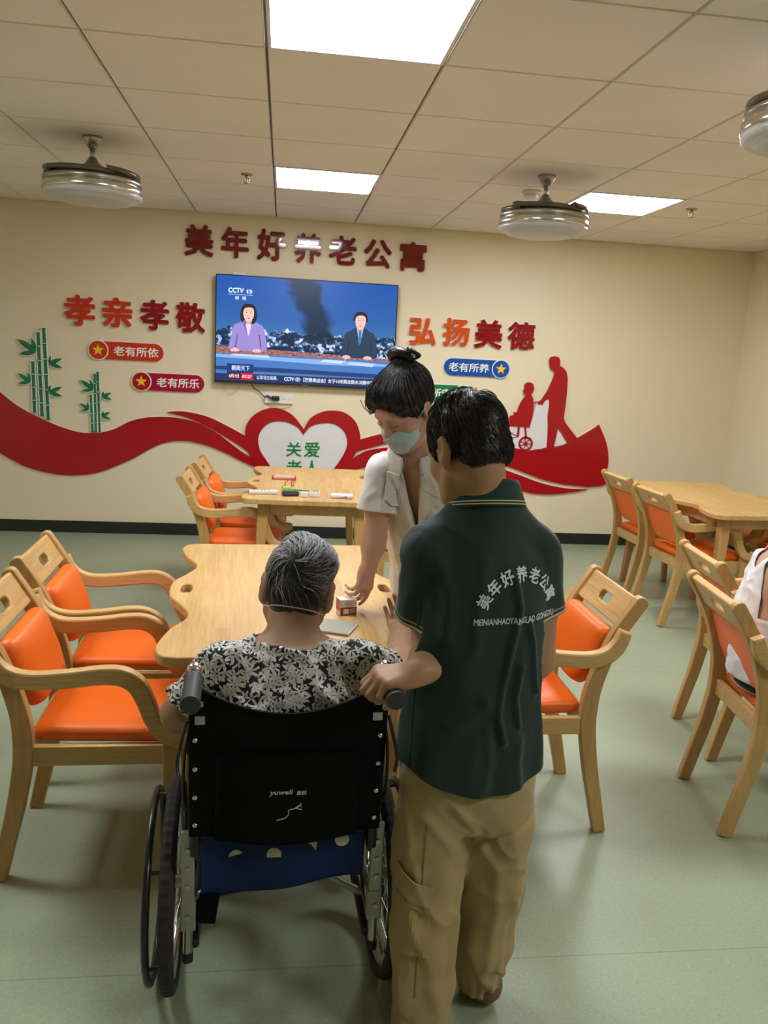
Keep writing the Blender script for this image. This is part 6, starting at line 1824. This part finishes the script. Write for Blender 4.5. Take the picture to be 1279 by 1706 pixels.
for sh, hm in ((SHR, SLR), (SHL, SLL)):
    d = (hm-sh)/np.linalg.norm(hm-sh); h = -(cv-hm)@d
    near = np.linalg.norm(cv-hm-np.outer((cv-hm)@d, d), axis=1) < 0.085
    z = near & (h < 0.03) & (h > -0.03) & (np.hypot(ss, ww*1.25) > 0.160); gk[z] = np.minimum(gk[z], h[z]-0.0035)
nk = np.hypot(ss, ww) < 0.082; gk[nk] = np.minimum(gk[nk], AL+0.045-tt_[nk])
vz0, vz1 = AL*0.56, AL*1.02        # the V opening
vw = 0.028*np.clip((tt_-vz0)/(vz1-vz0), 0, 1)
z = (ww > 0.015) & (tt_ > vz0-0.02); gk[z] = np.minimum(gk[z], np.maximum(np.abs(ss[z]-0.006)-vw[z], vz0-tt_[z]))
cv, cq = trim_mesh(cv, cq, gk)
coat = mesh_obj('white_coat', cv, cq, 'coat', B.t)
so = coat.modifiers.new('cloth', 'SOLIDIFY'); so.thickness = 0.003; so.offset = -1
cb = bvh(cv, cq)
AW = np.cross(AD, [1, 0, 0])
def on_coat(name, shape, mat, off, parent, org=0.0):
    """shape: (s, t, depth) arrays on the leaning front of the coat"""
    vs, fs = shape
    o = AX0+AW*0.30
    return decal(name, vs, fs, cb, tuple(o), (1, 0, 0), tuple(AD), tuple(-AW), mat, parent, off)
def quad_patch(c, nx=10, ny=12, th=0.0045):
    """bilinear patch between four (s, t) corners"""
    c = np.array(c); vs = []
    base, fs = grid_patch(1, 1, nx, ny, th)
    for u, v, z in base:
        a, b = u+0.5, v+0.5
        p = c[0]*(1-a)*(1-b)+c[1]*a*(1-b)+c[2]*a*b+c[3]*(1-a)*b
        vs.append((float(p[0]), float(p[1]), z))
    return vs, fs
for q in (-1, 1):
    x = lambda v: 0.006+q*v
    on_coat('lapel', quad_patch([(x(0.002), AL*0.55), (x(0.040), AL*0.72), (x(0.086), AL*0.84), (x(0.034), AL*0.98)]), 'coat', 0.0050, coat)
    on_coat('coat_collar', quad_patch([(x(0.036), AL*0.90), (x(0.092), AL*0.825), (x(0.080), AL*1.00), (x(0.034), AL*1.01)]), 'coat', 0.0085, coat)
_ax = Vector(tuple(AD)); _sx = Vector((1, 0, 0)); _sx = (_sx-_ax*_sx.dot(_ax)).normalized(); _wx = _ax.cross(_sx)
_fr = Matrix(((_sx.x, _wx.x, _ax.x, AX1[0]), (_sx.y, _wx.y, _ax.y, AX1[1]), (_sx.z, _wx.z, _ax.z, AX1[2]), (0, 0, 0, 1)))
collar_ring('coat_collar', (0.004, 0.006, 0.030), 36, [(0.074, 0.000), (0.070, 0.026), (0.070, 0.040), (0.075, 0.042), (0.081, 0.034), (0.092, 0.010), (0.106, -0.016), (0.103, -0.019), (0.085, 0.004), (0.077, 0.018)], 'coat', coat, 0.40, (0, -0.018), _fr)
on_coat('front_placket', quad_patch([(0.001, -0.03), (0.006, -0.03), (0.0075, AL*0.52), (0.0045, AL*0.52)], 1, 30, 0.0008), 'coat_seam', 0.001, coat)
for k, t in enumerate((0.46, 0.20)):
    on_coat('button', ([(0.022+0.006*math.cos(a)*r, AL*t+0.006*math.sin(a)*r, h) for r, h in ((1, 0), (1, 0.002), (0.5, 0.003), (0.05, 0.003)) for a in [2*PI*j/16 for j in range(16)]],
            [(i*16+j, i*16+(j+1) % 16, (i+1)*16+(j+1) % 16, (i+1)*16+j) for i in range(3) for j in range(16)]), 'white_plastic', 0.001, coat)
pk_ = on_coat('breast_pocket', quad_patch([(-0.118, AL*0.36), (-0.052, AL*0.36), (-0.050, AL*0.60), (-0.116, AL*0.60)]), 'coat', 0.002, coat)
on_coat('pocket_hem', quad_patch([(-0.116, AL*0.565), (-0.050, AL*0.565), (-0.050, AL*0.575), (-0.116, AL*0.575)], 10, 1, 0.0006), 'coat_seam', 0.0055, coat)
# trousers and shoes under the table edge
F = Field((-0.20, -0.16, 0.03), (0.22, 0.20, 0.75), 0.006)
for s in (-1, 1): F.chain([LOW+V3(s*0.070, 0, 0.24), LOW+V3(s*0.078, 0.01, 0.0), V3(s*0.085, 0.0, 0.09)], [0.078, 0.072, 0.062], 0.01)
v, q = F.mesh(1); mesh_obj('trousers', v+normals(v, q)*(0.004*ridged(v, 14, 5, (1, 1, 0.6)))[:, None], q, 'trouser_pale', B.t)
for s in (-1, 1):
    c = V3(s*0.085, 0, 0)
    F = Field(c+V3(-0.08, -0.12, 0.0), c+V3(0.08, 0.24, 0.14), 0.005)
    F.chain([c+V3(0, -0.03, 0.044), c+V3(0, 0.06, 0.044), c+V3(0, 0.15, 0.034)], [0.038, 0.040, 0.036], 0.02).plane(c+V3(0, 0, 0.0045), (0, 0, -1), c-0.3, c+0.3)
    v, q = F.mesh(1); mesh_obj('shoe', v, q, 'shoe_white', B.t)
# ------------------------------------------------------------------ the grey-haired person in the wheelchair
def print_mat():
    t = NT('black_and_white_leaf_print')
    c0 = t.coord('Object')
    wob = t.n('ShaderNodeTexNoise'); t.l(c0, wob.inputs['Vector']); wob.inputs['Scale'].default_value = 38; wob.inputs['Detail'].default_value = 2
    off = t.n('ShaderNodeVectorMath', operation='SUBTRACT'); t.l(wob.outputs['Color'], off.inputs[0]); off.inputs[1].default_value = (0.5, 0.5, 0.5)
    sc = t.n('ShaderNodeVectorMath', operation='SCALE'); t.l(off.outputs[0], sc.inputs[0]); sc.inputs['Scale'].default_value = 0.016
    v = t.n('ShaderNodeVectorMath', operation='ADD'); t.l(c0, v.inputs[0]); t.l(sc.outputs[0], v.inputs[1])
    res = None
    for scale, petals, R, seed in ((25.0, 3.5, 0.60, 0.0), (36.0, 2.5, 0.50, 3.7), (31.0, 2.5, 0.50, 8.1)):
        ad = t.n('ShaderNodeVectorMath', operation='ADD'); t.l(v.outputs[0], ad.inputs[0]); ad.inputs[1].default_value = (seed, seed*1.3, seed*0.7)
        vs = t.n('ShaderNodeVectorMath', operation='SCALE'); t.l(ad.outputs[0], vs.inputs[0]); vs.inputs['Scale'].default_value = scale
        vo = t.n('ShaderNodeTexVoronoi'); t.l(vs.outputs[0], vo.inputs['Vector']); vo.inputs['Scale'].default_value = 1.0
        d = t.n('ShaderNodeVectorMath', operation='SUBTRACT'); t.l(vs.outputs[0], d.inputs[0]); t.l(vo.outputs['Position'], d.inputs[1])
        xyz = t.n('ShaderNodeSeparateXYZ'); t.l(d.outputs[0], xyz.inputs[0])
        rnd = t.n('ShaderNodeSeparateColor'); t.l(vo.outputs['Color'], rnd.inputs[0])
        yz = t.math('ADD', xyz.outputs[2], t.math('MULTIPLY', xyz.outputs[1], 0.5))
        th = t.math('ARCTAN2', yz, xyz.outputs[0])
        ph = t.math('ADD', t.math('MULTIPLY', th, petals), t.math('MULTIPLY', rnd.outputs[0], 6.28))
        pet = t.math('POWER', t.math('ABSOLUTE', t.math('COSINE', ph)), 1.5)
        lim = t.math('MULTIPLY', pet, R)
        r = t.math('SQRT', t.math('ADD', t.math('MULTIPLY', xyz.outputs[0], xyz.outputs[0]), t.math('MULTIPLY', yz, yz)))
        m = t.math('MULTIPLY', t.math('LESS_THAN', r, lim), t.math('GREATER_THAN', r, 0.06))
        m = t.math('MULTIPLY', m, t.math('GREATER_THAN', rnd.outputs[1], 0.08))
        res = m if res is None else t.math('MAXIMUM', res, m)
    wh = t.ramp(t.noise(c0, 60, 2), [(0.3, (0.42, 0.42, 0.36, 1)), (0.7, (0.68, 0.68, 0.64, 1))])
    col = t.mix(res, (0.008, 0.008, 0.012, 1), wh)
    t.set(col, 0.7, spec=0.3)
    t.bump(t.noise(c0, 500, 2), 0.15, 0.0006)
    return t.m
M['leaf_print'] = print_mat()
M['dark_trousers'] = cloth_mat('dark_trousers', (0.014, 0.014, 0.018, 1))
M['cloth_shoe'] = plain('black_cloth_shoe', (0.012, 0.012, 0.013, 1), 0.8)
B = Body('person', 'grey-haired person in a black and white leaf-print shirt seated in the wheelchair', (0.025, 1.83, 0.0), 2.5)
L = B.L
HC = L(0.049, 1.975, 0.974); HR = basis(B.D(-0.02, 0.86, -0.50)); HR = rotm(HR[:, 1], 9)@HR
NB = L(0.036, 1.862, 0.885)
SHL, SHR = L(-0.118, 1.838, 0.835), L(0.196, 1.852, 0.840)
ELL, WRL = L(-0.218, 1.842, 0.715), L(-0.178, 2.065, 0.717)
ELR, WRR = L(0.318, 2.005, 0.735), L(0.362, 2.250, 0.787)
def elder_body():
    F = Field((-0.34, -0.20, 0.02), (0.44, 0.80, 1.14), 0.0038)
    F.loft((0, 0, 0), (0, 0, 1), (1, 0, 0), [(0.49, 0, -0.01, 0.14, 0.10), (0.62, 0, -0.02, 0.14, 0.10), (0.76, 0.01, -0.01, 0.14, 0.09), (0.84, 0.012, 0.01, 0.11, 0.075), (0.89, 0.012, 0.02, 0.07, 0.06)])
    F.cone(NB-V3(0, 0, 0.02), SHL, 0.045, 0.048, 0.03).cone(NB-V3(0, 0, 0.02), SHR, 0.045, 0.048, 0.03)
    F.cone(NB-V3(0, 0.01, 0.03), HC+HR@V3(0, -0.036, -0.040), 0.064, 0.060, 0.03)
    head(F, HC, HR, 1.0, False, 1.28)
    for sh, el, wr in ((SHL, ELL, WRL), (SHR, ELR, WRR)):
        F.chain([sh, sh*0.5+el*0.5, el], [0.050, 0.050, 0.044], 0.02)
        F.chain([el, el*0.65+wr*0.35, wr], [0.044, 0.040, 0.0265], 0.02)
    y = B.D(0.25, 0.96, -0.05); y /= np.linalg.norm(y); z = B.D(0.15, -0.05, 0.98); z -= y*(z@y); z /= np.linalg.norm(z)
    hand(F, WRL, np.stack([np.cross(y, z), y, z], 1), 1, [(20, 26, 16), (24, 28, 18), (26, 30, 18), (28, 32, 20)], (26, 10, 12, 18), 0.95, 3)
    y = B.D(0.06, 0.99, 0.02); y /= np.linalg.norm(y); z = B.D(0.35, 0.05, -0.93); z -= y*(z@y); z /= np.linalg.norm(z)     # palm up
    hand(F, WRR, np.stack([np.cross(y, z), y, z], 1), -1, [(36, 46, 30), (42, 52, 34), (46, 54, 36), (50, 54, 36)], (28, 18, 20, 30), 0.95, 2)
    for s in (-1, 1):
        F.chain([V3(s*0.085, 0.03, 0.545), V3(s*0.105, 0.42, 0.535), V3(s*0.105, 0.60, 0.175)], [0.080, 0.055, 0.036], 0.03)
    return F.mesh(1)
V, Q = elder_body()
mesh_obj('body', V, Q, ['skin_old'], B.t)
def elder_hair():
    P = lambda x, y, z: HC+HR@np.array([x, y, z], float)
    F = Field(HC-0.16, HC+0.17, 0.003)
    hair_shell(F, P, HR, 1.0, 0.0055)
    F.ell(P(0, -0.062, -0.035), (0.060, 0.046, 0.060), HR, 0.02)
    F.ell(P(-0.004, 0.000, 0.118), (0.048, 0.062, 0.034), HR, 0.025)
    F.ell(P(0.040, -0.020, 0.085), (0.048, 0.066, 0.040), HR, 0.02)
    F.ell(P(0, 0.110, -0.040), np.array([0.095, 0.075, 0.085]), HR, 0.012, True)
    for q in (-1, 1): F.ell(P(q*0.094, -0.016, -0.006), np.array([0.034, 0.036, 0.046]), HR, 0.010, True)
    F.ell(P(0, -0.072, -0.132), np.array([0.12, 0.10, 0.046]), HR, 0.02, True)
    return F.mesh(1)
hv, hq = elder_hair(); N = normals(hv, hq); hl = (hv-HC)@HR
hv = hv+N*(0.0013*ridged(hl, 70, 8, (1, 0.4, 0.4)))[:, None]
hair = mesh_obj('hair', hv, hq, 'hair_grey_under', B.t)
bt = bvh(hv, hq)
WH = (-0.018, -0.092, 0.052)
r0, d0, l0, rg = comb(hv, hq, HC, HR, 1500, WH, 15, lambda p: p[:, 2] > -0.030, 0.9)
strands(hair, 'dark_hair_locks', 'hair_grey_under', r0, d0, 0.030+0.02*rg.rand(len(r0)), bt, 0.003, 0.0010, 6, 0.01, 3, 0.06)
r0, d0, l0, rg = comb(hv, hq, HC, HR, 1250, WH, 16, lambda p: (p[:, 2] > 0.045) | ((p[:, 2] > -0.005) & (p[:, 0] > 0.02)), 1.1)
strands(hair, 'silver_hair_locks', 'hair_silver', r0, d0, 0.055+0.035*rg.rand(len(r0)), bt, 0.0050, 0.00085, 9, 0.0, 6, 0.05)
r0, d0, l0, rg = comb(hv, hq, HC, HR, 260, WH, 17, lambda p: (p[:, 2] > -0.02), 0.8)
strands(hair, 'silver_hair_locks', 'hair_silver', r0, d0, 0.04+0.03*rg.rand(len(r0)), bt, 0.0045, 0.0007, 8, 0.0, 9, 0.07)
# face mask with its elastic round the back of the head
mv, mq = mask_mesh(HC, HR, 1.0)
mask = mesh_obj('face_mask', mv, mq, 'mask_blue', B.t)
pts = []
for i in range(41):
    a = -0.30*PI-1.40*PI*i/40+0.0
    d = V3(math.cos(a+PI*0.5+0.0), math.sin(a+PI*0.5), 0)
    z = -0.030-0.030*math.sin(PI*i/40)
    p = HC+HR@(V3(0, 0, z)+d*0.25)
    for tree in (bt,):
        loc, nor, _, _ = bt.ray_cast(Vector(p), Vector(HR@(-d)))
    l2, n2, _, _ = BVHTree.FromPolygons([tuple(x) for x in V], [tuple(int(k) for k in f) for f in Q]).ray_cast(Vector(p), Vector(HR@(-d))) if i == 0 else body_bt.ray_cast(Vector(p), Vector(HR@(-d)))
    if i == 0: body_bt = bvh(V, Q)
    best = None
    for lc in (loc, l2):
        if lc is not None and (best is None or (lc-Vector(p)).length < (best-Vector(p)).length): best = lc
    if best is not None: pts.append(tuple(best+Vector(HR@d)*0.0016))
MB().tube(pts, 0.0014, 6).build('mask_elastic', 'white_plastic', mask)['label'] = 'thin white mask elastic round the back of the head'
# printed shirt
SLL = SHL*0.16+ELL*0.84; SLR = SHR*0.35+ELR*0.65
def elder_shirt():
    F = Field((-0.34, -0.22, 0.47), (0.40, 0.26, 0.96), 0.0045)
    F.loft((0, 0, 0), (0, 0, 1), (1, 0, 0), [(0.485, 0, -0.01, 0.165, 0.130, 2.2), (0.62, 0, -0.025, 0.170, 0.132, 2.3), (0.74, 0.008, -0.02, 0.172, 0.122, 2.3), (0.82, 0.012, 0.0, 0.145, 0.100, 2.1), (0.865, 0.012, 0.016, 0.105, 0.082), (0.90, 0.012, 0.026, 0.078, 0.072)])
    F.cone(NB-V3(0, 0.005, 0.028), SHL+V3(0, 0, -0.002), 0.052, 0.055, 0.03).cone(NB-V3(0, 0.005, 0.028), SHR+V3(0, 0, -0.002), 0.052, 0.055, 0.03)
    for sh, hm in ((SHL, SLL), (SHR, SLR)):
        d = (hm-sh)/np.linalg.norm(hm-sh)
        F.sleeve(sh, hm+d*0.05, 0.060, 0.070, hm, d, 0.02)
    return F.mesh(1)
sv, sq = elder_shirt(); sn = normals(sv, sq)
sv = sv+sn*(0.005*ridged(sv, 15, 41)+0.003*ridged(sv, 32, 42)-0.002)[:, None]
gk = sv[:, 2]-0.49
for sh, hm in ((SHL, SLL), (SHR, SLR)):
    d = (hm-sh)/np.linalg.norm(hm-sh); h = -(sv-hm)@d
    near = np.linalg.norm(sv-hm-np.outer((sv-hm)@d, d), axis=1) < 0.085
    z = near & (h < 0.03) & (h > -0.03); gk[z] = np.minimum(gk[z], h[z]-0.0035)
nk = np.hypot(sv[:, 0]-NB[0], sv[:, 1]-NB[1]+0.005) < 0.090; gk[nk] = np.minimum(gk[nk], (0.900+0.10*np.clip(NB[1]-sv[:, 1], -0.1, 0.1)*0.35-sv[:, 2])[nk])
sv, sq = trim_mesh(sv, sq, gk)
sh_ = mesh_obj('print_shirt', sv, sq, 'leaf_print', B.t)
so = sh_.modifiers.new('cloth', 'SOLIDIFY'); so.thickness = 0.003; so.offset = -1
# trousers and shoes
F = Field((-0.24, -0.16, 0.06), (0.24, 0.76, 0.66), 0.0065)
F.loft((0, 0, 0), (0, 0, 1), (1, 0, 0), [(0.488, 0, 0, 0.165, 0.125, 2.3), (0.60, 0, -0.01, 0.155, 0.115, 2.3)])
for s in (-1, 1): F.chain([V3(s*0.085, 0.03, 0.555), V3(s*0.105, 0.42, 0.54), V3(s*0.105, 0.59, 0.20)], [0.078, 0.070, 0.055], 0.02)
F.plane((0, 0, 0.488), (0, 0, -1), (-0.25, -0.2, 0.3), (0.25, 0.22, 0.6))
v, q = F.mesh(1); mesh_obj('trousers', v, q, 'dark_trousers', B.t)
for s in (-1, 1):
    c = V3(s*0.105, 0.60, 0.130)
    F = Field(c+V3(-0.07, -0.10, -0.03), c+V3(0.07, 0.22, 0.11), 0.005)
    F.chain([c+V3(0, -0.02, 0.040), c+V3(0, 0.06, 0.036), c+V3(0, 0.15, 0.028)], [0.038, 0.038, 0.032], 0.02).plane(c+V3(0, 0, 0.002), (0, 0, -1), c-0.3, c+0.3)
    v, q = F.mesh(1); mesh_obj('shoe', v, q, 'cloth_shoe', B.t)
# ------------------------------------------------------------------ the person in the white vest, cut by the right edge
M['vest'] = cloth_mat('white_cotton_vest', (0.70, 0.69, 0.70, 1), 0.8, 800, 0.03)
M['black_shorts'] = cloth_mat('black_shorts', (0.012, 0.012, 0.014, 1))
B = Body('person', 'person in a white vest sitting with the back to us at the right edge', (1.788, 2.600, 0.0), -111)
L = B.L
HC = V3(0.0, 0.17, 1.20); HR = basis((0.05, 0.93, -0.36)); NB = V3(0, 0.03, 1.02)
SHL, SHR = V3(-0.165, 0.03, 0.945), V3(0.165, 0.03, 0.945)
ELL, WRL = V3(-0.225, 0.15, 0.72), V3(-0.16, 0.37, 0.715)
ELR, WRR = V3(0.225, 0.15, 0.72), V3(0.16, 0.37, 0.715)
def vest_body():
    F = Field((-0.32, -0.24, 0.02), (0.32, 0.76, 1.34), 0.0045)
    F.loft((0, 0, 0), (0, 0, 1), (1, 0, 0), [(0.47, 0, -0.02, 0.165, 0.115, 2.2), (0.60, 0, -0.035, 0.155, 0.110), (0.75, 0, -0.035, 0.155, 0.105), (0.88, 0, -0.01, 0.160, 0.095), (0.96, 0, 0.015, 0.115, 0.075), (1.01, 0, 0.03, 0.07, 0.058)])
    F.cone(NB-V3(0, 0, 0.03), SHL, 0.05, 0.056, 0.04).cone(NB-V3(0, 0, 0.03), SHR, 0.05, 0.056, 0.04)
    for q in (-1, 1): F.ell((q*0.085, -0.070, 0.86), (0.060, 0.026, 0.080), None, 0.03)
    F.cone(NB-V3(0, 0, 0.03), HC+HR@V3(0, -0.034, -0.042), 0.060, 0.056, 0.03)
    head(F, HC, HR, 1.0)
    for sh, el, wr, sd in ((SHL, ELL, WRL, 1), (SHR, ELR, WRR, -1)):
        F.chain([sh, sh*0.5+el*0.5, el], [0.056, 0.050, 0.040], 0.02).chain([el, el*0.65+wr*0.35, wr], [0.040, 0.039, 0.026], 0.02)
        y = np.array([0.25*sd, 0.96, 0.05]); y /= np.linalg.norm(y); z = V3(0, -0.05, 1.0); z -= y*(z@y); z /= np.linalg.norm(z)
        hand(F, wr, np.stack([np.cross(y, z), y, z], 1), sd, [(22, 26, 16), (24, 28, 18), (26, 30, 18), (28, 32, 20)], (26, 10, 12, 18), 0.95, 3)
    for s in (-1, 1):
        F.chain([V3(s*0.090, 0.03, 0.545), V3(s*0.125, 0.42, 0.525), V3(s*0.125, 0.40, 0.10)], [0.078, 0.058, 0.037], 0.03)
        F.chain([V3(s*0.125, 0.40, 0.075), V3(s*0.130, 0.50, 0.045)], [0.036, 0.030], 0.02)
    return F.mesh(1)
V, Q = vest_body(); mesh_obj('body', V, Q, ['skin_fair'], B.t)
F = Field(HC-0.15, HC+0.16, 0.004)
hair_shell(F, lambda x, y, z: HC+HR@np.array([x, y, z], float), HR, 1.0)
F.ell(HC+HR@V3(0, 0.108, -0.040), np.array([0.095, 0.075, 0.085]), HR, 0.012, True)
for q in (-1, 1): F.ell(HC+HR@V3(q*0.088, -0.010, -0.014), np.array([0.028, 0.026, 0.040]), HR, 0.012, True)
v, q = F.mesh(1); mesh_obj('hair', v, q, 'hair_dark', B.t)
F = Field((-0.26, -0.24, 0.44), (0.26, 0.20, 1.06), 0.0045)
F.loft((0, 0, 0), (0, 0, 1), (1, 0, 0), [(0.50, 0, -0.022, 0.178, 0.130, 2.2), (0.62, 0, -0.038, 0.168, 0.122), (0.75, 0, -0.038, 0.165, 0.115), (0.88, 0, -0.012, 0.168, 0.104), (0.96, 0, 0.012, 0.124, 0.084), (1.02, 0, 0.03, 0.080, 0.068)])
F.cone(NB-V3(0, 0, 0.03), SHL, 0.055, 0.060, 0.04).cone(NB-V3(0, 0, 0.03), SHR, 0.055, 0.060, 0.04)
for q in (-1, 1): F.ell((q*0.085, -0.077, 0.86), (0.066, 0.033, 0.089), None, 0.03)
v, q = F.mesh(1); n = normals(v, q); v = v+n*(0.0035*ridged(v, 16, 51)+0.002*ridged(v, 34, 52)-0.001)[:, None]
ax_ = np.abs(v[:, 0]); z = v[:, 2]
rear = -0.100+0.30*np.clip(z-0.93, 0, 0.1)
arm_g = np.maximum(np.maximum(0.745-z, 0.112-ax_+0.02*np.clip((0.9-z)/0.1, -1, 1)), rear-v[:, 1])      # > 0 keeps
neck_g = ((ax_/0.066)**2+((z-1.03)/np.where(v[:, 1] < 0.01, 0.135, 0.19))**2-1)*0.05
v, q = trim_mesh(v, q, np.minimum(np.minimum(z-0.507, arm_g), np.minimum(neck_g, 1.008-z)))
o = mesh_obj('vest', v, q, 'vest', B.t)
so = o.modifiers.new('cloth', 'SOLIDIFY'); so.thickness = 0.003; so.offset = -1
F = Field((-0.26, -0.16, 0.44), (0.26, 0.48, 0.68), 0.006)
F.loft((0, 0, 0), (0, 0, 1), (1, 0, 0), [(0.478, 0, -0.01, 0.178, 0.125, 2.3), (0.60, 0, -0.02, 0.166, 0.118, 2.3)])
for s in (-1, 1): F.chain([V3(s*0.090, 0.03, 0.548), V3(s*0.112, 0.26, 0.545)], [0.086, 0.080], 0.02)
F.plane((0, 0, 0.4785), (0, 0, -1), (-0.3, -0.2, 0.3), (0.3, 0.6, 0.6))
v, q = F.mesh(1); mesh_obj('shorts', v, q, 'black_shorts', B.t)
for s in (-1, 1):
    c = V3(s*0.127, 0.41, 0)
    MB().box((c[0], c[1]+0.06, 0.011), (0.085, 0.24, 0.020)).build('slipper', 'cloth_shoe', B.t, bevel=0.009, segs=3)
# ------------------------------------------------------------------ small things on the tables
M['box_white'] = plain('white_carton', (0.66, 0.62, 0.58, 1), 0.45, var=0.03)
M['box_red'] = plain('dark_red_carton', (0.26, 0.022, 0.014, 1), 0.4)
M['box_orange'] = plain('rust_carton', (0.42, 0.075, 0.030, 1), 0.4)
M['grey_card'] = plain('grey_card', (0.30, 0.28, 0.23, 1), 0.6)
M['lime'] = plain('lime_plastic', (0.20, 0.48, 0.06, 1), 0.35)
M['teal_green'] = plain('green_pen', (0.05, 0.36, 0.16, 1), 0.3)
M['pink'] = plain('pink_paper', (0.62, 0.36, 0.32, 1), 0.6)
M['red_cord'] = plain('red_cord', (0.52, 0.05, 0.03, 1), 0.7)
TZ0 = 0.7502
t = thing('medicine_box', 'small white and dark red medicine box on the near table beside the nurse hand', 'medicine box', (0.222, 2.500, TZ0), math.radians(14))
MB().box((0, 0, 0.0255), (0.056, 0.042, 0.051)).build('carton', 'box_white', t, bevel=0.0012)
m = MB(); m.box((0.0005, -0.02125, 0.0135), (0.054, 0.0006, 0.026)); m.build('front_band', 'box_red', t)['label'] = 'dark red lower half of the front'
m = MB(); m.box((-0.02825, 0, 0.031), (0.0006, 0.040, 0.036)); m.build('side_panel', 'box_orange', t)['label'] = 'rust-red side panel'
for k, (z, w) in enumerate(((0.044, 0.030), (0.038, 0.038), (0.032, 0.024))):
    MB().box((0.004, -0.0213, z), (w, 0.0005, 0.0022)).build('print_line', 'box_orange', t)
MB().box((-0.008, -0.0217, 0.013), (0.018, 0.0004, 0.016)).build('print_block', 'box_white', t)
for z in (0.020, 0.015, 0.010): MB().box((0.014, -0.0217, z), (0.018, 0.0004, 0.0018)).build('print_line', 'box_white', t)
t = thing('card_folder', 'flat grey card folder on the near table beside the seated person', 'folder', (0.150, 2.365, TZ0), math.radians(-22))
MB().box((0, 0, 0.004), (0.17, 0.115, 0.008)).build('cover', 'grey_card', t, bevel=0.002)
MB().box((0.003, 0, 0.0041), (0.169, 0.111, 0.0055)).build('pages', 'box_white', t)

def flat_thing(name, label, cat, x, y, rz): return thing(name, label, cat, (x, y, TZ0), math.radians(rz))
t = flat_thing('remote_control', 'long white remote control at the left corner of the far table', 'remote control', -0.095, 4.655, 6)
MB().box((0, 0, 0.011), (0.165, 0.044, 0.022)).build('casing', 'white_plastic', t, bevel=0.008, segs=3)
for k in range(5): MB().box((-0.05+0.02*k, 0, 0.0225), (0.009, 0.018, 0.0025)).build('button', 'grey_plastic', t, bevel=0.001)
t = flat_thing('tape_roll', 'lime green roll lying on the far table behind the black case', 'roll', 0.035, 4.735, 20)
MB().tube([(-0.022, 0, 0.018), (0.022, 0, 0.018)], 0.0175, 24).build('roll_body', 'lime', t)
MB().tube([(-0.024, 0, 0.018), (0.024, 0, 0.018)], 0.008, 16).build('core', 'white_plastic', t)
t = flat_thing('pen', 'thin green pen on the far table beyond the black case', 'pen', 0.108, 4.79, -14)
MB().tube([(-0.060, 0, 0.0052), (0.058, 0, 0.0052), (0.070, 0, 0.0052)], [0.0048, 0.0048, 0.001], 12).build('barrel', 'teal_green', t)
MB().tube([(-0.074, 0, 0.0054), (-0.036, 0, 0.0054)], 0.0052, 12).build('cap', 'lime', t)
t = flat_thing('glasses_case', 'black elongated case on the far table between white and green things', 'case', 0.060, 4.615, 16)
MB().box((0, 0, 0.013), (0.098, 0.046, 0.026)).build('shell', 'black_plastic', t, bevel=0.011, segs=3)
MB().box((0, -0.0232, 0.014), (0.080, 0.001, 0.0015)).build('hinge_line', 'grey_plastic', t)
t = flat_thing('pill_box', 'small plain white box on the far table beside the white timer', 'box', 0.140, 4.605, -4)
MB().box((0, 0, 0.011), (0.042, 0.044, 0.022)).build('base', 'white_plastic', t, bevel=0.003)
MB().box((0, 0, 0.0235), (0.043, 0.045, 0.005)).build('lid', 'box_white', t, bevel=0.002)
t = flat_thing('desk_timer', 'small white timer with grey keys on the far table', 'timer', 0.200, 4.625, -4)
MB().box((0, 0, 0.014), (0.058, 0.060, 0.028)).build('casing', 'white_plastic', t, bevel=0.004)
MB().box((0, 0.016, 0.0284), (0.044, 0.018, 0.001)).build('display', 'grey_card', t)
for i in range(4):
    for j in range(2): MB().box((-0.018+0.012*i, -0.006-0.013*j, 0.0288), (0.008, 0.008, 0.0022)).build('key', 'grey_plastic', t)
t = flat_thing('tissue_pack', 'white tissue pack near the right end of the far table', 'tissue pack', 0.352, 4.600, -5)
MB().box((0, 0, 0.011), (0.128, 0.070, 0.022)).build('wrapper', 'box_white', t, bevel=0.009, segs=3)
MB().box((0.012, -0.0352, 0.010), (0.030, 0.0006, 0.004)).build('printed_line', 'grey_plastic', t)
MB().box((0.026, -0.0353, 0.0115), (0.006, 0.0007, 0.009)).build('printed_mark', 'box_red', t)
t = flat_thing('paper_roll', 'pink and white paper roll with red cords in the middle of the far table', 'paper roll', 0.025, 5.19, -4)
MB().tube([(-0.075, 0, 0.014), (0.075, 0, 0.014)], 0.0135, 16).build('roll_body', 'pink', t)
for x in (-0.072, 0.070): MB().tube([(x-0.006, 0, 0.014), (x+0.006, 0, 0.014)], 0.0145, 16).build('end_band', 'red_cord', t)
for dx, w in ((0.025, 0.0), (0.045, 0.02), (0.066, 0.01)):
    MB().tube(catmull([(dx, -0.010, 0.014), (dx+w*0.4, -0.06, 0.003), (dx-0.01+w, -0.16, 0.003), (dx+w, -0.25, 0.003)], 8), 0.003, 6).build('cord', 'red_cord', t)
